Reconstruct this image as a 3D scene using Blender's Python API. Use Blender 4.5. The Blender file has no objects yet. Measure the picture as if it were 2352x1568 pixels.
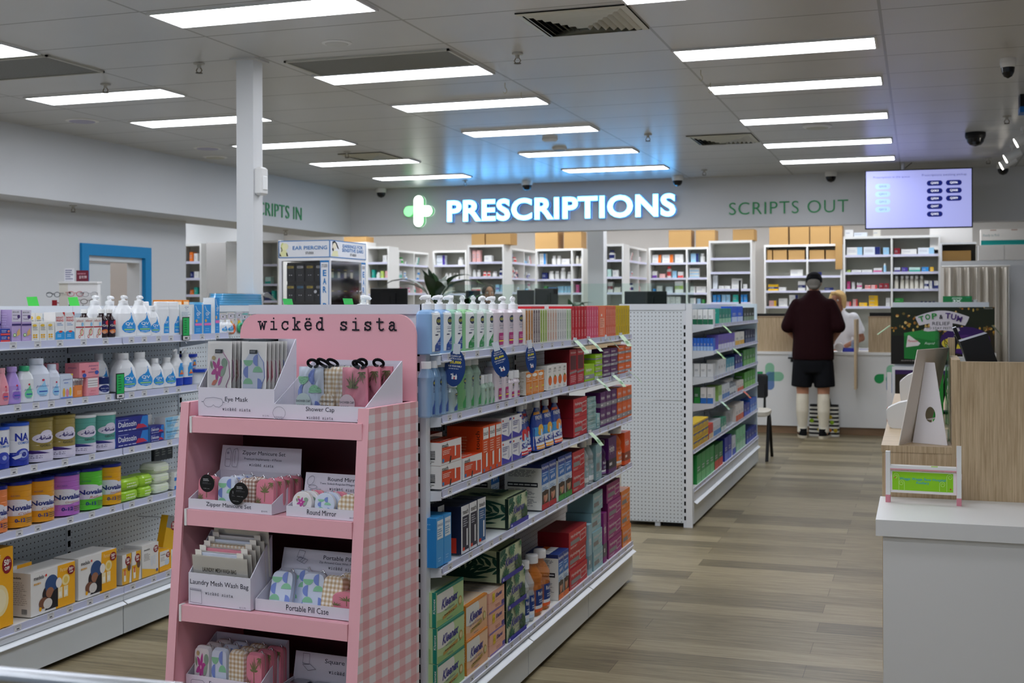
import bpy, math, random
from mathutils import Vector, Matrix
random.seed(7)
S = bpy.context.scene
COL = S.collection
PI = math.pi
# ------------------------------------------------------------------ camera
FPX, YAW, ROLL, CX, CY, EYE, CEIL = 2778.5, math.radians(18.577), math.radians(.1626), 1176., 699.5, 1.52, 3.01
cd = bpy.data.cameras.new('camera'); cam = bpy.data.objects.new('camera', cd); COL.objects.link(cam)
cd.sensor_width = 36; cd.lens = FPX / 2352 * 36
cd.shift_y = (CY - 784) / 2352
cd.clip_start = .05
cam.location = (0, 0, EYE)
cam.rotation_euler = (Matrix.Rotation(YAW, 3, 'Z') @ Matrix.Rotation(PI / 2, 3, 'X') @ Matrix.Rotation(-ROLL, 3, 'Z')).to_euler()
cd.dof.use_dof = True; cd.dof.focus_distance = 4.0; cd.dof.aperture_fstop = 6.0
S.camera = cam
# ------------------------------------------------------------------ view, world, render hints
S.view_settings.view_transform = 'Standard'; S.view_settings.look = 'None'
S.view_settings.gamma = 1; S.view_settings.use_curve_mapping = False
S.view_settings.exposure = 0.42
LAMP = 10.5
w = bpy.data.worlds.new('world'); S.world = w; w.use_nodes = True
w.node_tree.nodes['Background'].inputs[0].default_value = (.62, .72, .85, 1)
w.node_tree.nodes['Background'].inputs[1].default_value = .30
cy = S.cycles
cy.use_denoising = True; cy.max_bounces = 7; cy.diffuse_bounces = 4; cy.glossy_bounces = 3
cy.transmission_bounces = 6; cy.transparent_max_bounces = 10; cy.caustics_reflective = False; cy.caustics_refractive = False
cy.sample_clamp_indirect = 6
# the camera's rays, used to read sizes off the photograph onto true planes of the room
_F = Vector((-math.sin(YAW), math.cos(YAW), 0)); _R0 = Vector((math.cos(YAW), math.sin(YAW), 0)); _D0 = Vector((0, 0, -1))
_R = math.cos(ROLL) * _R0 + math.sin(ROLL) * _D0; _D = -math.sin(ROLL) * _R0 + math.cos(ROLL) * _D0
_C = Vector((0, 0, EYE))
def ray(u, v): return _F + _R * ((u - CX) / FPX) + _D * ((v - CY) / FPX)
def onX(u, v, x): d = ray(u, v); return _C + d * (x / d.x)
def onY(u, v, y): d = ray(u, v); return _C + d * (y / d.y)
def onZ(u, v, z): d = ray(u, v); return _C + d * ((z - EYE) / d.z)

# ------------------------------------------------------------------ materials
def lin(h):
    r = []
    for i in (0, 2, 4):
        c = int(h[i:i + 2], 16) / 255
        r.append(c / 12.92 if c <= .04045 else ((c + .055) / 1.055) ** 2.4)
    return (*r, 1)
MATS = {}
def newmat(name):
    m = bpy.data.materials.new(name); m.use_nodes = True
    return m, m.node_tree.nodes, m.node_tree.links, m.node_tree.nodes['Principled BSDF']
def pm(name, col, rough=.5, metal=0., spec=.4, trans=0., alpha=1., emit=None, es=0., ior=1.45, coat=0.):
    m, n, l, b = newmat(name)
    b.inputs['Base Color'].default_value = lin(col)
    b.inputs['Roughness'].default_value = rough; b.inputs['Metallic'].default_value = metal
    b.inputs['Specular IOR Level'].default_value = spec; b.inputs['Transmission Weight'].default_value = trans
    b.inputs['IOR'].default_value = ior; b.inputs['Alpha'].default_value = alpha
    b.inputs['Coat Weight'].default_value = coat
    if emit: b.inputs['Emission Color'].default_value = lin(emit); b.inputs['Emission Strength'].default_value = es
    MATS[name] = m
    return m
def mt(k):
    """a named material, or a hex colour (g... glossy, m... metal)"""
    if k in MATS: return MATS[k]
    if k[0] == 'G': return pm(k, k[1:], .18, spec=.5)
    if k[0] == 'X': return pm(k, k[1:], .28, metal=1)
    if k[0] == 'K': return pm(k, k[1:], .85, spec=.15)
    if k[0] == 'C': return pm(k, k[1:], .08, alpha=.4, spec=.7)
    if k[0] == 'V': return pm(k, k[1:], .15, trans=.12, ior=1.35, spec=.5)
    return pm(k, k, .42, spec=.4)
class NB:
    """short-hand for building shader nodes"""
    def __init__(s, n, l): s.n, s.l = n, l
    def new(s, t, **kw):
        o = s.n.new(t)
        for k, v in kw.items(): setattr(o, k, v)
        return o
    def put(s, i, v):
        if hasattr(v, 'is_output'): s.l.new(v, i)
        else: i.default_value = v
    def math(s, op, a, b=0., c=None):
        o = s.new('ShaderNodeMath', operation=op); s.put(o.inputs[0], a); s.put(o.inputs[1], b)
        if c is not None: s.put(o.inputs[2], c)
        return o.outputs[0]
    def mix(s, f, a, b):
        o = s.new('ShaderNodeMix', data_type='RGBA'); s.put(o.inputs[0], f); s.put(o.inputs[6], a); s.put(o.inputs[7], b)
        return o.outputs[2]
    def xyz(s):
        t = s.new('ShaderNodeTexCoord'); p = s.new('ShaderNodeSeparateXYZ'); s.l.new(t.outputs['Object'], p.inputs[0]); return p.outputs
    def noise(s, scale, vec=(1, 1, 1), detail=4, rough=.6):
        t = s.new('ShaderNodeTexCoord'); m = s.new('ShaderNodeMapping'); s.l.new(t.outputs['Object'], m.inputs[0]); m.inputs['Scale'].default_value = vec
        o = s.new('ShaderNodeTexNoise'); s.l.new(m.outputs[0], o.inputs[0]); o.inputs['Scale'].default_value = scale; o.inputs['Detail'].default_value = detail; o.inputs['Roughness'].default_value = rough
        return o.outputs[0]
    def ramp(s, f, stops):
        o = s.new('ShaderNodeValToRGB'); e = o.color_ramp.elements
        while len(e) < len(stops): e.new(.5)
        for q, (p, c) in zip(e, stops): q.position = p; q.color = lin(c)
        s.l.new(f, o.inputs[0]); return o.outputs[0]
def film(name, rough, lo, hi, tint=(1, 1, 1, 1)):
    """thin clear plastic or glass: see-through with a glossy coat"""
    m, n, l, b = newmat(name); n.remove(b); q = NB(n, l); t = n.new('ShaderNodeBsdfTransparent'); g = n.new('ShaderNodeBsdfGlossy'); x = n.new('ShaderNodeMixShader'); f = n.new('ShaderNodeLayerWeight')
    t.inputs[0].default_value = tint; g.inputs['Roughness'].default_value = rough; f.inputs[0].default_value = .25
    l.new(q.math('ADD', q.math('MULTIPLY', f.outputs[0], hi), lo), x.inputs[0]); l.new(t.outputs[0], x.inputs[1]); l.new(g.outputs[0], x.inputs[2]); l.new(x.outputs[0], n['Material Output'].inputs[0]); MATS[name] = m
def line_mask(q, c, off, pitch, width):
    """1 on grid lines at off + k*pitch along coordinate c"""
    t = q.math('FRACT', q.math('DIVIDE', q.math('SUBTRACT', c, off - pitch / 2), pitch))
    return q.math('LESS_THAN', q.math('ABSOLUTE', q.math('SUBTRACT', t, .5)), width / 2 / pitch)
def gingham(name, light, midc, dark, pitch, ax='xz', rough=.6, p2=None):
    m, n, l, b = newmat(name); q = NB(n, l); p = q.xyz()
    A, B = ('xyz'.index(a) for a in ax)
    g = [q.math('GREATER_THAN', q.math('FRACT', q.math('ADD', q.math('DIVIDE', p[i], pt), 50.25)), .5) for i, pt in ((A, pitch), (B, p2 or pitch))]
    col = q.mix(q.math('MULTIPLY', g[0], g[1]), q.mix(q.math('MAXIMUM', g[0], g[1]), lin(light), lin(midc)), lin(dark))
    l.new(col, b.inputs['Base Color']); b.inputs['Roughness'].default_value = rough; MATS[name] = m
def pegboard(name, ax, col='d6dde2', pitch=.025, r=.0035):
    m, n, l, b = newmat(name); q = NB(n, l); p = q.xyz(); i = 'xyz'.index(ax)
    d = [q.math('SUBTRACT', q.math('FRACT', q.math('ADD', q.math('DIVIDE', p[k], pitch), 60.)), .5) for k in (i, 2)]
    rr = q.math('ADD', q.math('MULTIPLY', d[0], d[0]), q.math('MULTIPLY', d[1], d[1]))
    l.new(q.mix(q.math('LESS_THAN', rr, (r / pitch) ** 2), lin(col), lin('15191c')), b.inputs['Base Color'])
    b.inputs['Roughness'].default_value = .4; MATS[name] = m
def wood(name, c0, c1, vec, rough=.45):
    m, n, l, b = newmat(name); q = NB(n, l)
    f = q.noise(3., vec, 5, .65)
    l.new(q.ramp(f, [(.3, c0), (.7, c1)]), b.inputs['Base Color']); b.inputs['Roughness'].default_value = rough; MATS[name] = m
wood('laminate', 'a68d6a', 'd4bd9a', (48, 48, 1.6))
wood('laminate flat', 'b29a78', 'd8c2a0', (1.2, 26, 26))
wood('kick wood', '7a5f42', '94765a', (1, 20, 20))
gingham('pink gingham', 'ece4e6', 'ebc2c4', 'e6a8ac', .075, 'yz', .6, .049)
gingham('tan gingham', 'f0ebe2', 'd9c6aa', 'bfa27c', .014, 'xz')
gingham('brown gingham', 'ece4de', 'c3a79a', '9c7768', .012, 'xz')
pegboard('peg yz', 'y'); pegboard('peg xz', 'x', 'dbe2e6')
pm('white metal', 'dfe4ea', .35); pm('rail', 'c9cde6', .3); pm('white paint', 'dcdedf', .55); pm('shop white', 'e6e6e4', .4)
pm('wall', 'd3d5d8', .7, spec=.2); pm('fascia', 'd2d4d7', .6, spec=.2); pm('black', '0b0b0c', .5); pm('void', '050506', .9, spec=.1)
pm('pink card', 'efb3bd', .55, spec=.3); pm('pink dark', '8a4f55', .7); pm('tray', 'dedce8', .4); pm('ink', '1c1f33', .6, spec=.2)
film('clear film', .05, .03, .5); film('glass', .02, .03, .6, (.9, .97, .94, 1)); film('bag film', .08, .06, .6)
pm('steel', 'b9bdc2', .3, metal=1); pm('chrome', 'e8eaee', .12, metal=1); pm('brass', '8d6b3a', .35, metal=1)
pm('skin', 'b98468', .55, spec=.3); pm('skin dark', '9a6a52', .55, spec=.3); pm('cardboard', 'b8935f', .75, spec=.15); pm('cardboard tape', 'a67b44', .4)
pm('leaf', '1f3d1c', .35); pm('leaf light', '2f5a28', .35); pm('shelf white', 'e9e8e4', .45); pm('shelf back', 'c9cabf', .6)
pm('lamp panel', 'ffffff', emit='f2f6ff', es=LAMP); pm('lamp frame', 'd8d8d6', .5)
pm('sign white', 'f4fbff', .4, emit='52b4ff', es=6.5); pm('sign halo', 'a8d4ff', .4)
pm('sign white green', 'f6fff6', .4, emit='f4fff4', es=2.4); pm('sign halo green', '8fe0a0', .4, emit='6fe08a', es=.25); pm('sign leaf', '9ff0a8', .4, emit='7be08c', es=1.3)
pm('sign green', '3f9a63', .5); pm('screen', '9fa4e8', .3, emit='b2b6ee', es=.43); pm('spot glow', 'ffffff', emit='fff6e8', es=9.)
pm('screen pale', 'a8c6ee', .3, emit='a4c4f0', es=.30); pm('screen navy', '101a60', .3, emit='101a64', es=.6); pm('screen text', 'ffffff', .3, emit='f0f2ff', es=.8); pm('screen grey', '5a6090', .3, emit='565c94', es=.3)

# ------------------------------------------------------------------ mesh builder
TXT = {}
def text2d(s, bold, shear, font=None):
    k = (s, bold, shear)
    if k not in TXT:
        c = bpy.data.curves.new('lettering', 'FONT'); c.body = s; c.resolution_u = 2; c.shear = shear; c.offset = bold; c.fill_mode = 'FRONT'
        o = bpy.data.objects.new('lettering', c); me = o.to_mesh()
        vs = [(v.co.x, v.co.y) for v in me.vertices]; fs = [tuple(p.vertices) for p in me.polygons if p.normal.z > -.5 or True]
        o.to_mesh_clear(); bpy.data.objects.remove(o); bpy.data.curves.remove(c)
        if vs:
            x0 = min(v[0] for v in vs); x1 = max(v[0] for v in vs); y0 = min(v[1] for v in vs); y1 = max(v[1] for v in vs)
            vs = [((a - x0) / max(1e-6, x1 - x0), (b - y0) / max(1e-6, y1 - y0)) for a, b in vs]
            TXT[k] = (vs, fs, (x1 - x0) / max(1e-6, y1 - y0))
        else: TXT[k] = ([], [], 1)
    return TXT[k]
class MB:
    def __init__(s): s.v, s.f, s.mi, s.sm, s.mats, s.T = [], [], [], [], [], None
    def k(s, key):
        if key not in s.mats: s.mats.append(key)
        return s.mats.index(key)
    def add(s, pts, faces, key, smooth=False):
        o = len(s.v)
        s.v += [tuple(s.T @ Vector(p)) for p in pts] if s.T else [tuple(p) for p in pts]
        i = s.k(key)
        for f in faces: s.f.append([o + q for q in f]); s.mi.append(i); s.sm.append(smooth)
    def face(s, pts, key): s.add(pts, [range(len(pts))], key)
    def box(s, x0, x1, y0, y1, z0, z1, key, fk={}, skip=''):
        P = [(x0, y0, z0), (x1, y0, z0), (x1, y1, z0), (x0, y1, z0), (x0, y0, z1), (x1, y0, z1), (x1, y1, z1), (x0, y1, z1)]
        for n, q in dict(F=(0, 1, 5, 4), R=(1, 2, 6, 5), B=(2, 3, 7, 6), L=(3, 0, 4, 7), T=(4, 5, 6, 7), D=(3, 2, 1, 0)).items():
            if n not in skip: s.add([P[i] for i in q], [(0, 1, 2, 3)], fk.get(n, key))
    def cbox(s, x0, x1, y0, y1, z0, z1, key, c=.006):
        """box with chamfered edges"""
        n = 5
        s.loft([(z0, (x0 + x1) / 2, (y0 + y1) / 2, (x1 - x0) / 2 - c, (y1 - y0) / 2 - c), (z0 + c, (x0 + x1) / 2, (y0 + y1) / 2, (x1 - x0) / 2, (y1 - y0) / 2),
                (z1 - c, (x0 + x1) / 2, (y0 + y1) / 2, (x1 - x0) / 2, (y1 - y0) / 2), (z1, (x0 + x1) / 2, (y0 + y1) / 2, (x1 - x0) / 2 - c, (y1 - y0) / 2 - c)], key, 24, 9.)
    def loft(s, secs, key, seg=20, n=2., keys=None, caps=(1, 1), smooth=True):
        """secs: (z, cx, cy, hx, hy); superellipse of power n (2 = ellipse)"""
        ring = []
        for j in range(seg):
            a = 2 * PI * (j + .5) / seg; c, d = math.cos(a), math.sin(a)
            ring.append((math.copysign(abs(c) ** (2 / n), c), math.copysign(abs(d) ** (2 / n), d)))
        R = [[(cx + hx * a, cy_ + hy * b, z) for a, b in ring] for z, cx, cy_, hx, hy in secs]
        for i in range(len(R) - 1):
            s.add(R[i] + R[i + 1], [(j, (j + 1) % seg, seg + (j + 1) % seg, seg + j) for j in range(seg)], keys[i] if keys else key, smooth)
        if caps[0]: s.add(R[0], [list(range(seg))[::-1]], keys[0] if keys else key)
        if caps[1]: s.add(R[-1], [range(seg)], keys[-1] if keys else key)
    def lathe(s, prof, key, seg=20, keys=None, cx=0, cy_=0, caps=(1, 1)):
        s.loft([(z, cx, cy_, r, r) for r, z in prof], key, seg, 2., keys, caps)
    def tube(s, pts, r, key, seg=8, caps=True):
        pts = [Vector(p) for p in pts]; rr = r if isinstance(r, (list, tuple)) else [r] * len(pts)
        R = []; prev = None
        for i, p in enumerate(pts):
            t = (pts[min(i + 1, len(pts) - 1)] - pts[max(i - 1, 0)]).normalized()
            if prev is None: a = t.orthogonal().normalized()
            else: a = (prev - t * prev.dot(t)).normalized()
            prev = a; b = t.cross(a)
            R.append([tuple(p + (a * math.cos(2 * PI * j / seg) + b * math.sin(2 * PI * j / seg)) * rr[i]) for j in range(seg)])
        for i in range(len(R) - 1):
            s.add(R[i] + R[i + 1], [(j, (j + 1) % seg, seg + (j + 1) % seg, seg + j) for j in range(seg)], key, True)
        if caps: s.add(R[0], [list(range(seg))[::-1]], key); s.add(R[-1], [range(seg)], key)
    def prism(s, p2, fr, d, key, side=None):
        """polygon p2 in the frame fr(x, z, depth) given a thickness d"""
        A = [fr(x, z, 0) for x, z in p2]; B = [fr(x, z, d) for x, z in p2]; n = len(p2)
        s.add(A, [range(n)], key); s.add(B, [list(range(n))[::-1]], key)
        s.add(A + B, [(i, n + i, n + (i + 1) % n, (i + 1) % n) for i in range(n)], side or key)
    def ball(s, c, r, key, seg=12, sc=(1, 1, 1)):
        n = seg // 2
        secs = [(c[2] + r * sc[2] * -math.cos(PI * i / n), c[0], c[1], max(1e-4, r * sc[0] * math.sin(PI * i / n)), max(1e-4, r * sc[1] * math.sin(PI * i / n))) for i in range(n + 1)]
        s.loft(secs, key, seg, 2.)
    # ---- printing on a surface: proj(x, z, lift) -> point; x, z are metres on the face
    def patch(s, P, proj, W, H, L, c, clip):
        """a flat polygon printed on the face; cut at the edges of the face and, on curved faces, subdivided"""
        if clip:
            for ax, lim, sg in ((0, 0., 1), (0, 1., -1), (1, 0., 1), (1, 1., -1)):
                Q = []
                for i in range(len(P)):
                    a, d = P[i - 1], P[i]; fa, fd = sg * (a[ax] - lim), sg * (d[ax] - lim)
                    if (fa < 0) != (fd < 0): t = fa / (fa - fd); Q.append((a[0] + (d[0] - a[0]) * t, a[1] + (d[1] - a[1]) * t))
                    if fd >= 0: Q.append(d)
                P = Q
                if len(P) < 3: return
        if not getattr(proj, 'curved', 0): s.face([proj(x * W, z * H, L) for x, z in P], c); return
        mx = sum(p[0] for p in P) / len(P); mz = sum(p[1] for p in P) / len(P); T = [((mx, mz), P[i - 1], P[i]) for i in range(len(P))]
        for _ in range(2):
            N = []
            for a, d, g in T:
                if max(abs(a[0] - d[0]), abs(d[0] - g[0]), abs(a[0] - g[0])) < .07 and max(abs(a[1] - d[1]), abs(d[1] - g[1]), abs(a[1] - g[1])) < .06: N.append((a, d, g)); continue
                h = lambda p, q: ((p[0] + q[0]) / 2, (p[1] + q[1]) / 2); ad, dg, ga = h(a, d), h(d, g), h(g, a); N += [(a, ad, ga), (ad, d, dg), (ga, dg, g), (ad, dg, ga)]
            T = N
        s.add([proj(x * W, z * H, L) for t in T for x, z in t], [(3 * i, 3 * i + 1, 3 * i + 2) for i in range(len(T))], c)
    def art(s, ops, proj, W, H, e=.0006, step=.00011, clip=True):
        for i, op in enumerate(ops):
            t = op[0]; L = e + step * i
            if t == 'r':
                x0, z0, x1, z1, c = op[1:6]; n = 8 if getattr(proj, 'curved', 0) else 1; m = 1 if n == 1 else max(1, round((z1 - z0) * 22))
                for j in range(n):
                    a, b = x0 + (x1 - x0) * j / n, x0 + (x1 - x0) * (j + 1) / n
                    for i2 in range(m): za, zb = z0 + (z1 - z0) * i2 / m, z0 + (z1 - z0) * (i2 + 1) / m; s.add([proj(a * W, za * H, L), proj(b * W, za * H, L), proj(b * W, zb * H, L), proj(a * W, zb * H, L)], [(0, 1, 2, 3)], c)
            elif t == 'e':
                cx, cz, rx, rz, c = op[1:6]; n = 20
                s.patch([(cx + rx * math.cos(2 * PI * j / n), cz + rz * math.sin(2 * PI * j / n)) for j in range(n)], proj, W, H, L, c, clip)
            elif t == 'p':
                s.patch(op[1], proj, W, H, L, op[2], clip)
            elif t == 't':
                st, x, z, tw, th, c = op[1:7]; o = op[7] if len(op) > 7 else ''
                vs, fs, asp = text2d(st, .035 if 'B' in o else .012 if 'b' in o else 0., .35 if 'i' in o else 0.)
                if 'v' in o: P = [proj((x + tw * (1 - b)) * W, (z + th * a) * H, L) for a, b in vs]
                elif 'V' in o: P = [proj((x + tw * b) * W, (z + th * (1 - a)) * H, L) for a, b in vs]
                elif 's' in o: P = [proj((x + tw * a) * W, (z + th * (.86 * b + .14 * a)) * H, L) for a, b in vs]   # rising line
                else: P = [proj((x + tw * a) * W, (z + th * b) * H, L) for a, b in vs]
                s.add(P, fs, c)
            elif t == 'l':      # rows of small print
                x0, z0, x1, z1, n, c = op[1:7]; rnd = random.Random(n * 7 + int(x0 * 99) + int(z0 * 77))
                for j in range(n):
                    zz = z1 - (z1 - z0) * (j + .5) / n; hh = (z1 - z0) / n * .22; xx = x0; xe = x0 + (x1 - x0) * (.6 + .4 * rnd.random())
                    while xx < xe:
                        b = min(xe, xx + (x1 - x0) * (.08 + .14 * rnd.random()))
                        s.add([proj(xx * W, (zz - hh) * H, L), proj(b * W, (zz - hh) * H, L), proj(b * W, (zz + hh) * H, L), proj(xx * W, (zz + hh) * H, L)], [(0, 1, 2, 3)], c); xx = b + (x1 - x0) * .035
            elif t == 'k':      # a stroke drawn with a pen of width wd: list of points
                P, wd, c = op[1:4]
                for (x0, z0), (x1, z1) in zip(P, P[1:]):
                    ax, az, bx, bz = x0 * W, z0 * H, x1 * W, z1 * H; dx, dz = bx - ax, bz - az; q = math.hypot(dx, dz) or 1
                    nx, nz = -dz / q * wd / 2, dx / q * wd / 2; ex, ez = dx / q * wd * .4, dz / q * wd * .4
                    s.add([proj(ax - nx - ex, az - nz - ez, L), proj(bx - nx + ex, bz - nz + ez, L), proj(bx + nx + ex, bz + nz + ez, L), proj(ax + nx - ex, az + nz - ez, L)], [(0, 1, 2, 3)], c)
    def mesh(s, name):
        me = bpy.data.meshes.new(name); me.from_pydata(s.v, [], s.f)
        for key in s.mats: me.materials.append(mt(key))
        me.polygons.foreach_set('material_index', s.mi); me.polygons.foreach_set('use_smooth', s.sm); me.update()
        return me
    def build(s, name, parent=None, **kw):
        return link(name, s.mesh(name), parent, **kw)
def link(name, me, parent=None, loc=None, rz=0., label=None, cat=None, group=None, kind=None):
    o = bpy.data.objects.new(name, me); COL.objects.link(o)
    if parent: o.parent = parent
    if loc is not None: o.location = loc
    if rz: o.rotation_euler = (0, 0, rz)
    if label: o['label'] = label
    if cat: o['category'] = cat
    if group: o['group'] = group
    if kind: o['kind'] = kind
    return o
def thing(name, label, cat, loc=(0, 0, 0), rz=0., group=None): return link(name, None, None, loc, rz, label, cat, group)
def structure(name, mb): return mb.build(name, kind='structure')
ORD = 'nearest second third fourth fifth sixth seventh eighth ninth tenth eleventh twelfth thirteenth fourteenth fifteenth sixteenth'.split()
ORL = 'leftmost second third fourth fifth sixth seventh eighth ninth tenth eleventh twelfth'.split()
class Proto:
    """a body mesh and its named parts; inst() makes a copy that shares the meshes"""
    def __init__(s, body, parts=()): s.body, s.parts = body, list(parts)
    def inst(s, name, label, cat, loc, rz=0., group=None):
        o = link(name, s.body, None, loc, rz, label, cat, group)
        for n, me in s.parts: link(n, me, o)
        return o
def flatproj(W, H, y=0.): return lambda x, z, L: (x - W / 2, y - L, z)
def sideproj(W, D): return lambda x, z, L: (-W / 2 - L, D - x, z)
def topproj(W, H): return lambda x, z, L: (x - W / 2, z, H + L)
# ================================================================== the room
def mk_floor():
    m, n, l, b = newmat('vinyl plank'); q = NB(n, l)
    t = q.new('ShaderNodeTexCoord'); br = q.new('ShaderNodeTexBrick'); l.new(t.outputs['Object'], br.inputs[0])
    br.offset = .37; br.inputs['Scale'].default_value = 1; br.inputs['Brick Width'].default_value = 1.22; br.inputs['Row Height'].default_value = .18
    br.inputs['Mortar Size'].default_value = .0012; br.inputs['Color1'].default_value = (0, 0, 0, 1); br.inputs['Color2'].default_value = (1, 1, 1, 1); br.inputs['Mortar'].default_value = (.1, .1, .1, 1)
    g = q.noise(3.2, (1.1, 14, 1), 6, .68); g2 = q.noise(1.1, (1, 3, 1), 2)
    f = q.math('ADD', q.math('MULTIPLY', g, .8), q.math('MULTIPLY', br.outputs[0], .30)); f = q.math('ADD', f, q.math('MULTIPLY', g2, .12))
    c = q.ramp(f, [(.34, '4c4230'), (.52, '776b50'), (.70, '938668'), (.90, 'a99c7e')])
    l.new(q.mix(br.outputs[1], c, lin('4a3d30')), b.inputs['Base Color']); b.inputs['Roughness'].default_value = .38; b.inputs['Specular IOR Level'].default_value = .35
    MATS['floor'] = m
def mk_ceiling():
    m, n, l, b = newmat('ceiling tile'); q = NB(n, l); p = q.xyz()
    a = line_mask(q, p[1], 7.61, .5985, .012); x = line_mask(q, p[0], -2.555, 1.186, .016)
    g = q.noise(.9, (1, 1, 1), 3)
    c = q.ramp(g, [(.3, 'bcbcba'), (.7, 'c4c4c2')])
    c = q.mix(a, c, lin('6d6c66')); c = q.mix(x, c, lin('8b8a84'))
    l.new(c, b.inputs['Base Color']); b.inputs['Roughness'].default_value = .3; b.inputs['Specular IOR Level'].default_value = .55
    MATS['ceiling'] = m
mk_floor(); mk_ceiling()
b = MB(); b.box(-10.5, 3.2, -1.5, 18.6, -.08, 0, 'floor'); structure('floor', b)
b = MB(); b.box(-10.5, 3.2, -1.5, 18.6, CEIL, CEIL + .1, 'ceiling'); structure('ceiling', b)
b = MB()                                                            # left wall with a doorway
for y0, y1, z0, z1 in ((-1.5, 9.53, 0, 2.43), (9.53, 10.46, 2.04, 2.43), (10.46, 11.19, 0, 2.43)): b.box(-7.65, -7.45, y0, y1, z0, z1, 'wall')
structure('wall_left', b)
b = MB(); b.box(-7.65, -7.0, -1.5, 14.45, 2.425, CEIL, 'fascia'); structure('trim_1', b)
b = MB(); b.box(-7.0, 3.2, 14.25, 14.45, 2.42, CEIL, 'fascia'); structure('trim_2', b)
b = MB(); b.box(-10.5, 3.2, 18.4, 18.6, 0, CEIL, 'dfdad3'); structure('wall_back', b)
b = MB(); b.box(-10.5, -10.3, 11.19, 18.4, 0, CEIL, 'white paint'); b.box(-10.3, -7.65, 11.0, 11.19, 0, CEIL, 'white paint'); structure('wall_corner', b)
b = MB(); b.box(3.0, 3.2, -1.5, 18.4, 0, CEIL, 'wall'); structure('wall_right', b)
b = MB(); b.box(-7.45, -7.44, -1.5, 9.4, 0, .09, 'wall'); structure('baseboard_left', b)
b = MB()                                                            # blue door frame, white inner frame, half-open white sliding door
for y0, y1, z0, z1 in ((9.456, 9.56, 0, 2.11), (10.44, 10.54, 0, 2.11), (9.56, 10.44, 2.0, 2.11)): b.box(-7.47, -7.425, y0, y1, z0, z1, '0f86c4')
for y0, y1, z0, z1 in ((9.56, 9.6, 0, 2.0), (10.4, 10.44, 0, 2.0), (9.6, 10.4, 1.95, 2.0)): b.box(-7.62, -7.47, y0, y1, z0, z1, 'white paint')
dr = structure('door_1', b)
b = MB(); b.box(-7.56, -7.52, 9.6, 10.0, 0.01, 1.94, 'd3d6d8'); b.box(-7.522, -7.512, 9.64, 9.86, .3, 1.62, 'dfe1e2'); b.build('door_leaf', dr)
b = MB(); b.box(-10.3, -9.6, 9.0, 11.0, 0, 2.4, 'e9ddd0'); b.box(-9.6, -7.66, 8.9, 9.0, 0, 2.4, 'e9ddd0'); b.box(-9.6, -7.66, 10.62, 10.7, 0, 2.4, 'd8cfc6'); structure('wall_passage', b)
b = MB(); b.box(-3.905, -3.79, 6.40, 6.51, 0, CEIL, 'white paint'); b.box(-3.935, -3.76, 6.37, 6.54, CEIL - .012, CEIL, 'c9cac8'); structure('column_1', b)
b = MB(); b.box(onY(1350, 600, 15.3).x, onY(1386, 600, 15.3).x, 15.3, 15.48, 0, CEIL, 'white paint'); structure('column_2', b)
o = thing('motion_detector', 'small white motion detector fixed to the side of the white column', 'sensor', (-3.79, 6.45, 2.27))
b = MB(); b.cbox(0, .05, -.04, .04, -.085, .085, 'shop white', .012); b.build('housing', o)
b = MB(); b.cbox(.045, .056, -.026, .026, -.055, .03, 'f4f5f4', .004); b.build('lens', o)

# ------------------------------------------------------------------ ceiling fittings
def panel(x0, y1, lab):
    o = thing('ceiling_light', lab, 'light', (x0 + .565, y1 - .155, CEIL), group='white panel lights in the ceiling')
    b = MB(); W, D = .575, .16
    b.box(-W, W, -D, -D + .012, -.012, -.0005, 'lamp frame'); b.box(-W, W, D - .012, D, -.012, -.0005, 'lamp frame')
    b.box(-W, -W + .012, -D + .012, D - .012, -.012, -.0005, 'lamp frame'); b.box(W - .012, W, -D + .012, D - .012, -.012, -.0005, 'lamp frame'); b.build('frame', o)
    b = MB(); b.box(-W + .012, W - .012, -D + .012, D - .012, -.009, -.0005, 'lamp panel'); b.build('diffuser', o)
rows = [('middle', -3.715, [-.6, .9, 2.4, 3.9, 5.56, 7.33, 8.56, 10.03, 11.58, 13.1]), ('column-side', -6.04, [-.6, .9, 2.4, 4.1, 5.87, 7.38, 8.59, 10.12, 11.62, 13.16]), ('service-counter', -1.36, [-.6, .9, 2.6, 4.2, 5.85, 7.33, 8.56, 10.12, 11.68, 13.07])]  # panels out of view are added to light the near fronts
for nm, x0, ys in rows:
    vis = [y for y in ys if y > 5.2][::-1]
    for y in ys:
        lab = f'white panel light in the {nm} row, ' + (('closest to' if vis.index(y) == 0 else ORD[vis.index(y)] + ' from') + ' the prescriptions wall' if y in vis else f'added unseen as fill, {ORD[ys.index(y)]} one from the rear')
        panel(x0, y, lab)
for i, x0 in enumerate((-9.8, -8.5, -7.2, -5.9, -4.9 + .35, -3.2, -1.9, -.5)):  # panels hidden by the fascia, added until the dispensary is bright enough
    for y, t in ((15.5, 'front'), (17.2, 'back')): panel(x0, y, f'unseen white panel light added over the dispensary, {ORD[i]} column, {t} one')
panel(-8.85, 12.5, 'added unseen white panel light past the end of the left wall'); panel(-9.2, 10.0, 'added unseen white panel light in the passage behind the blue-framed door')  # both added out of sight to brighten the shelving and the passage
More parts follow.
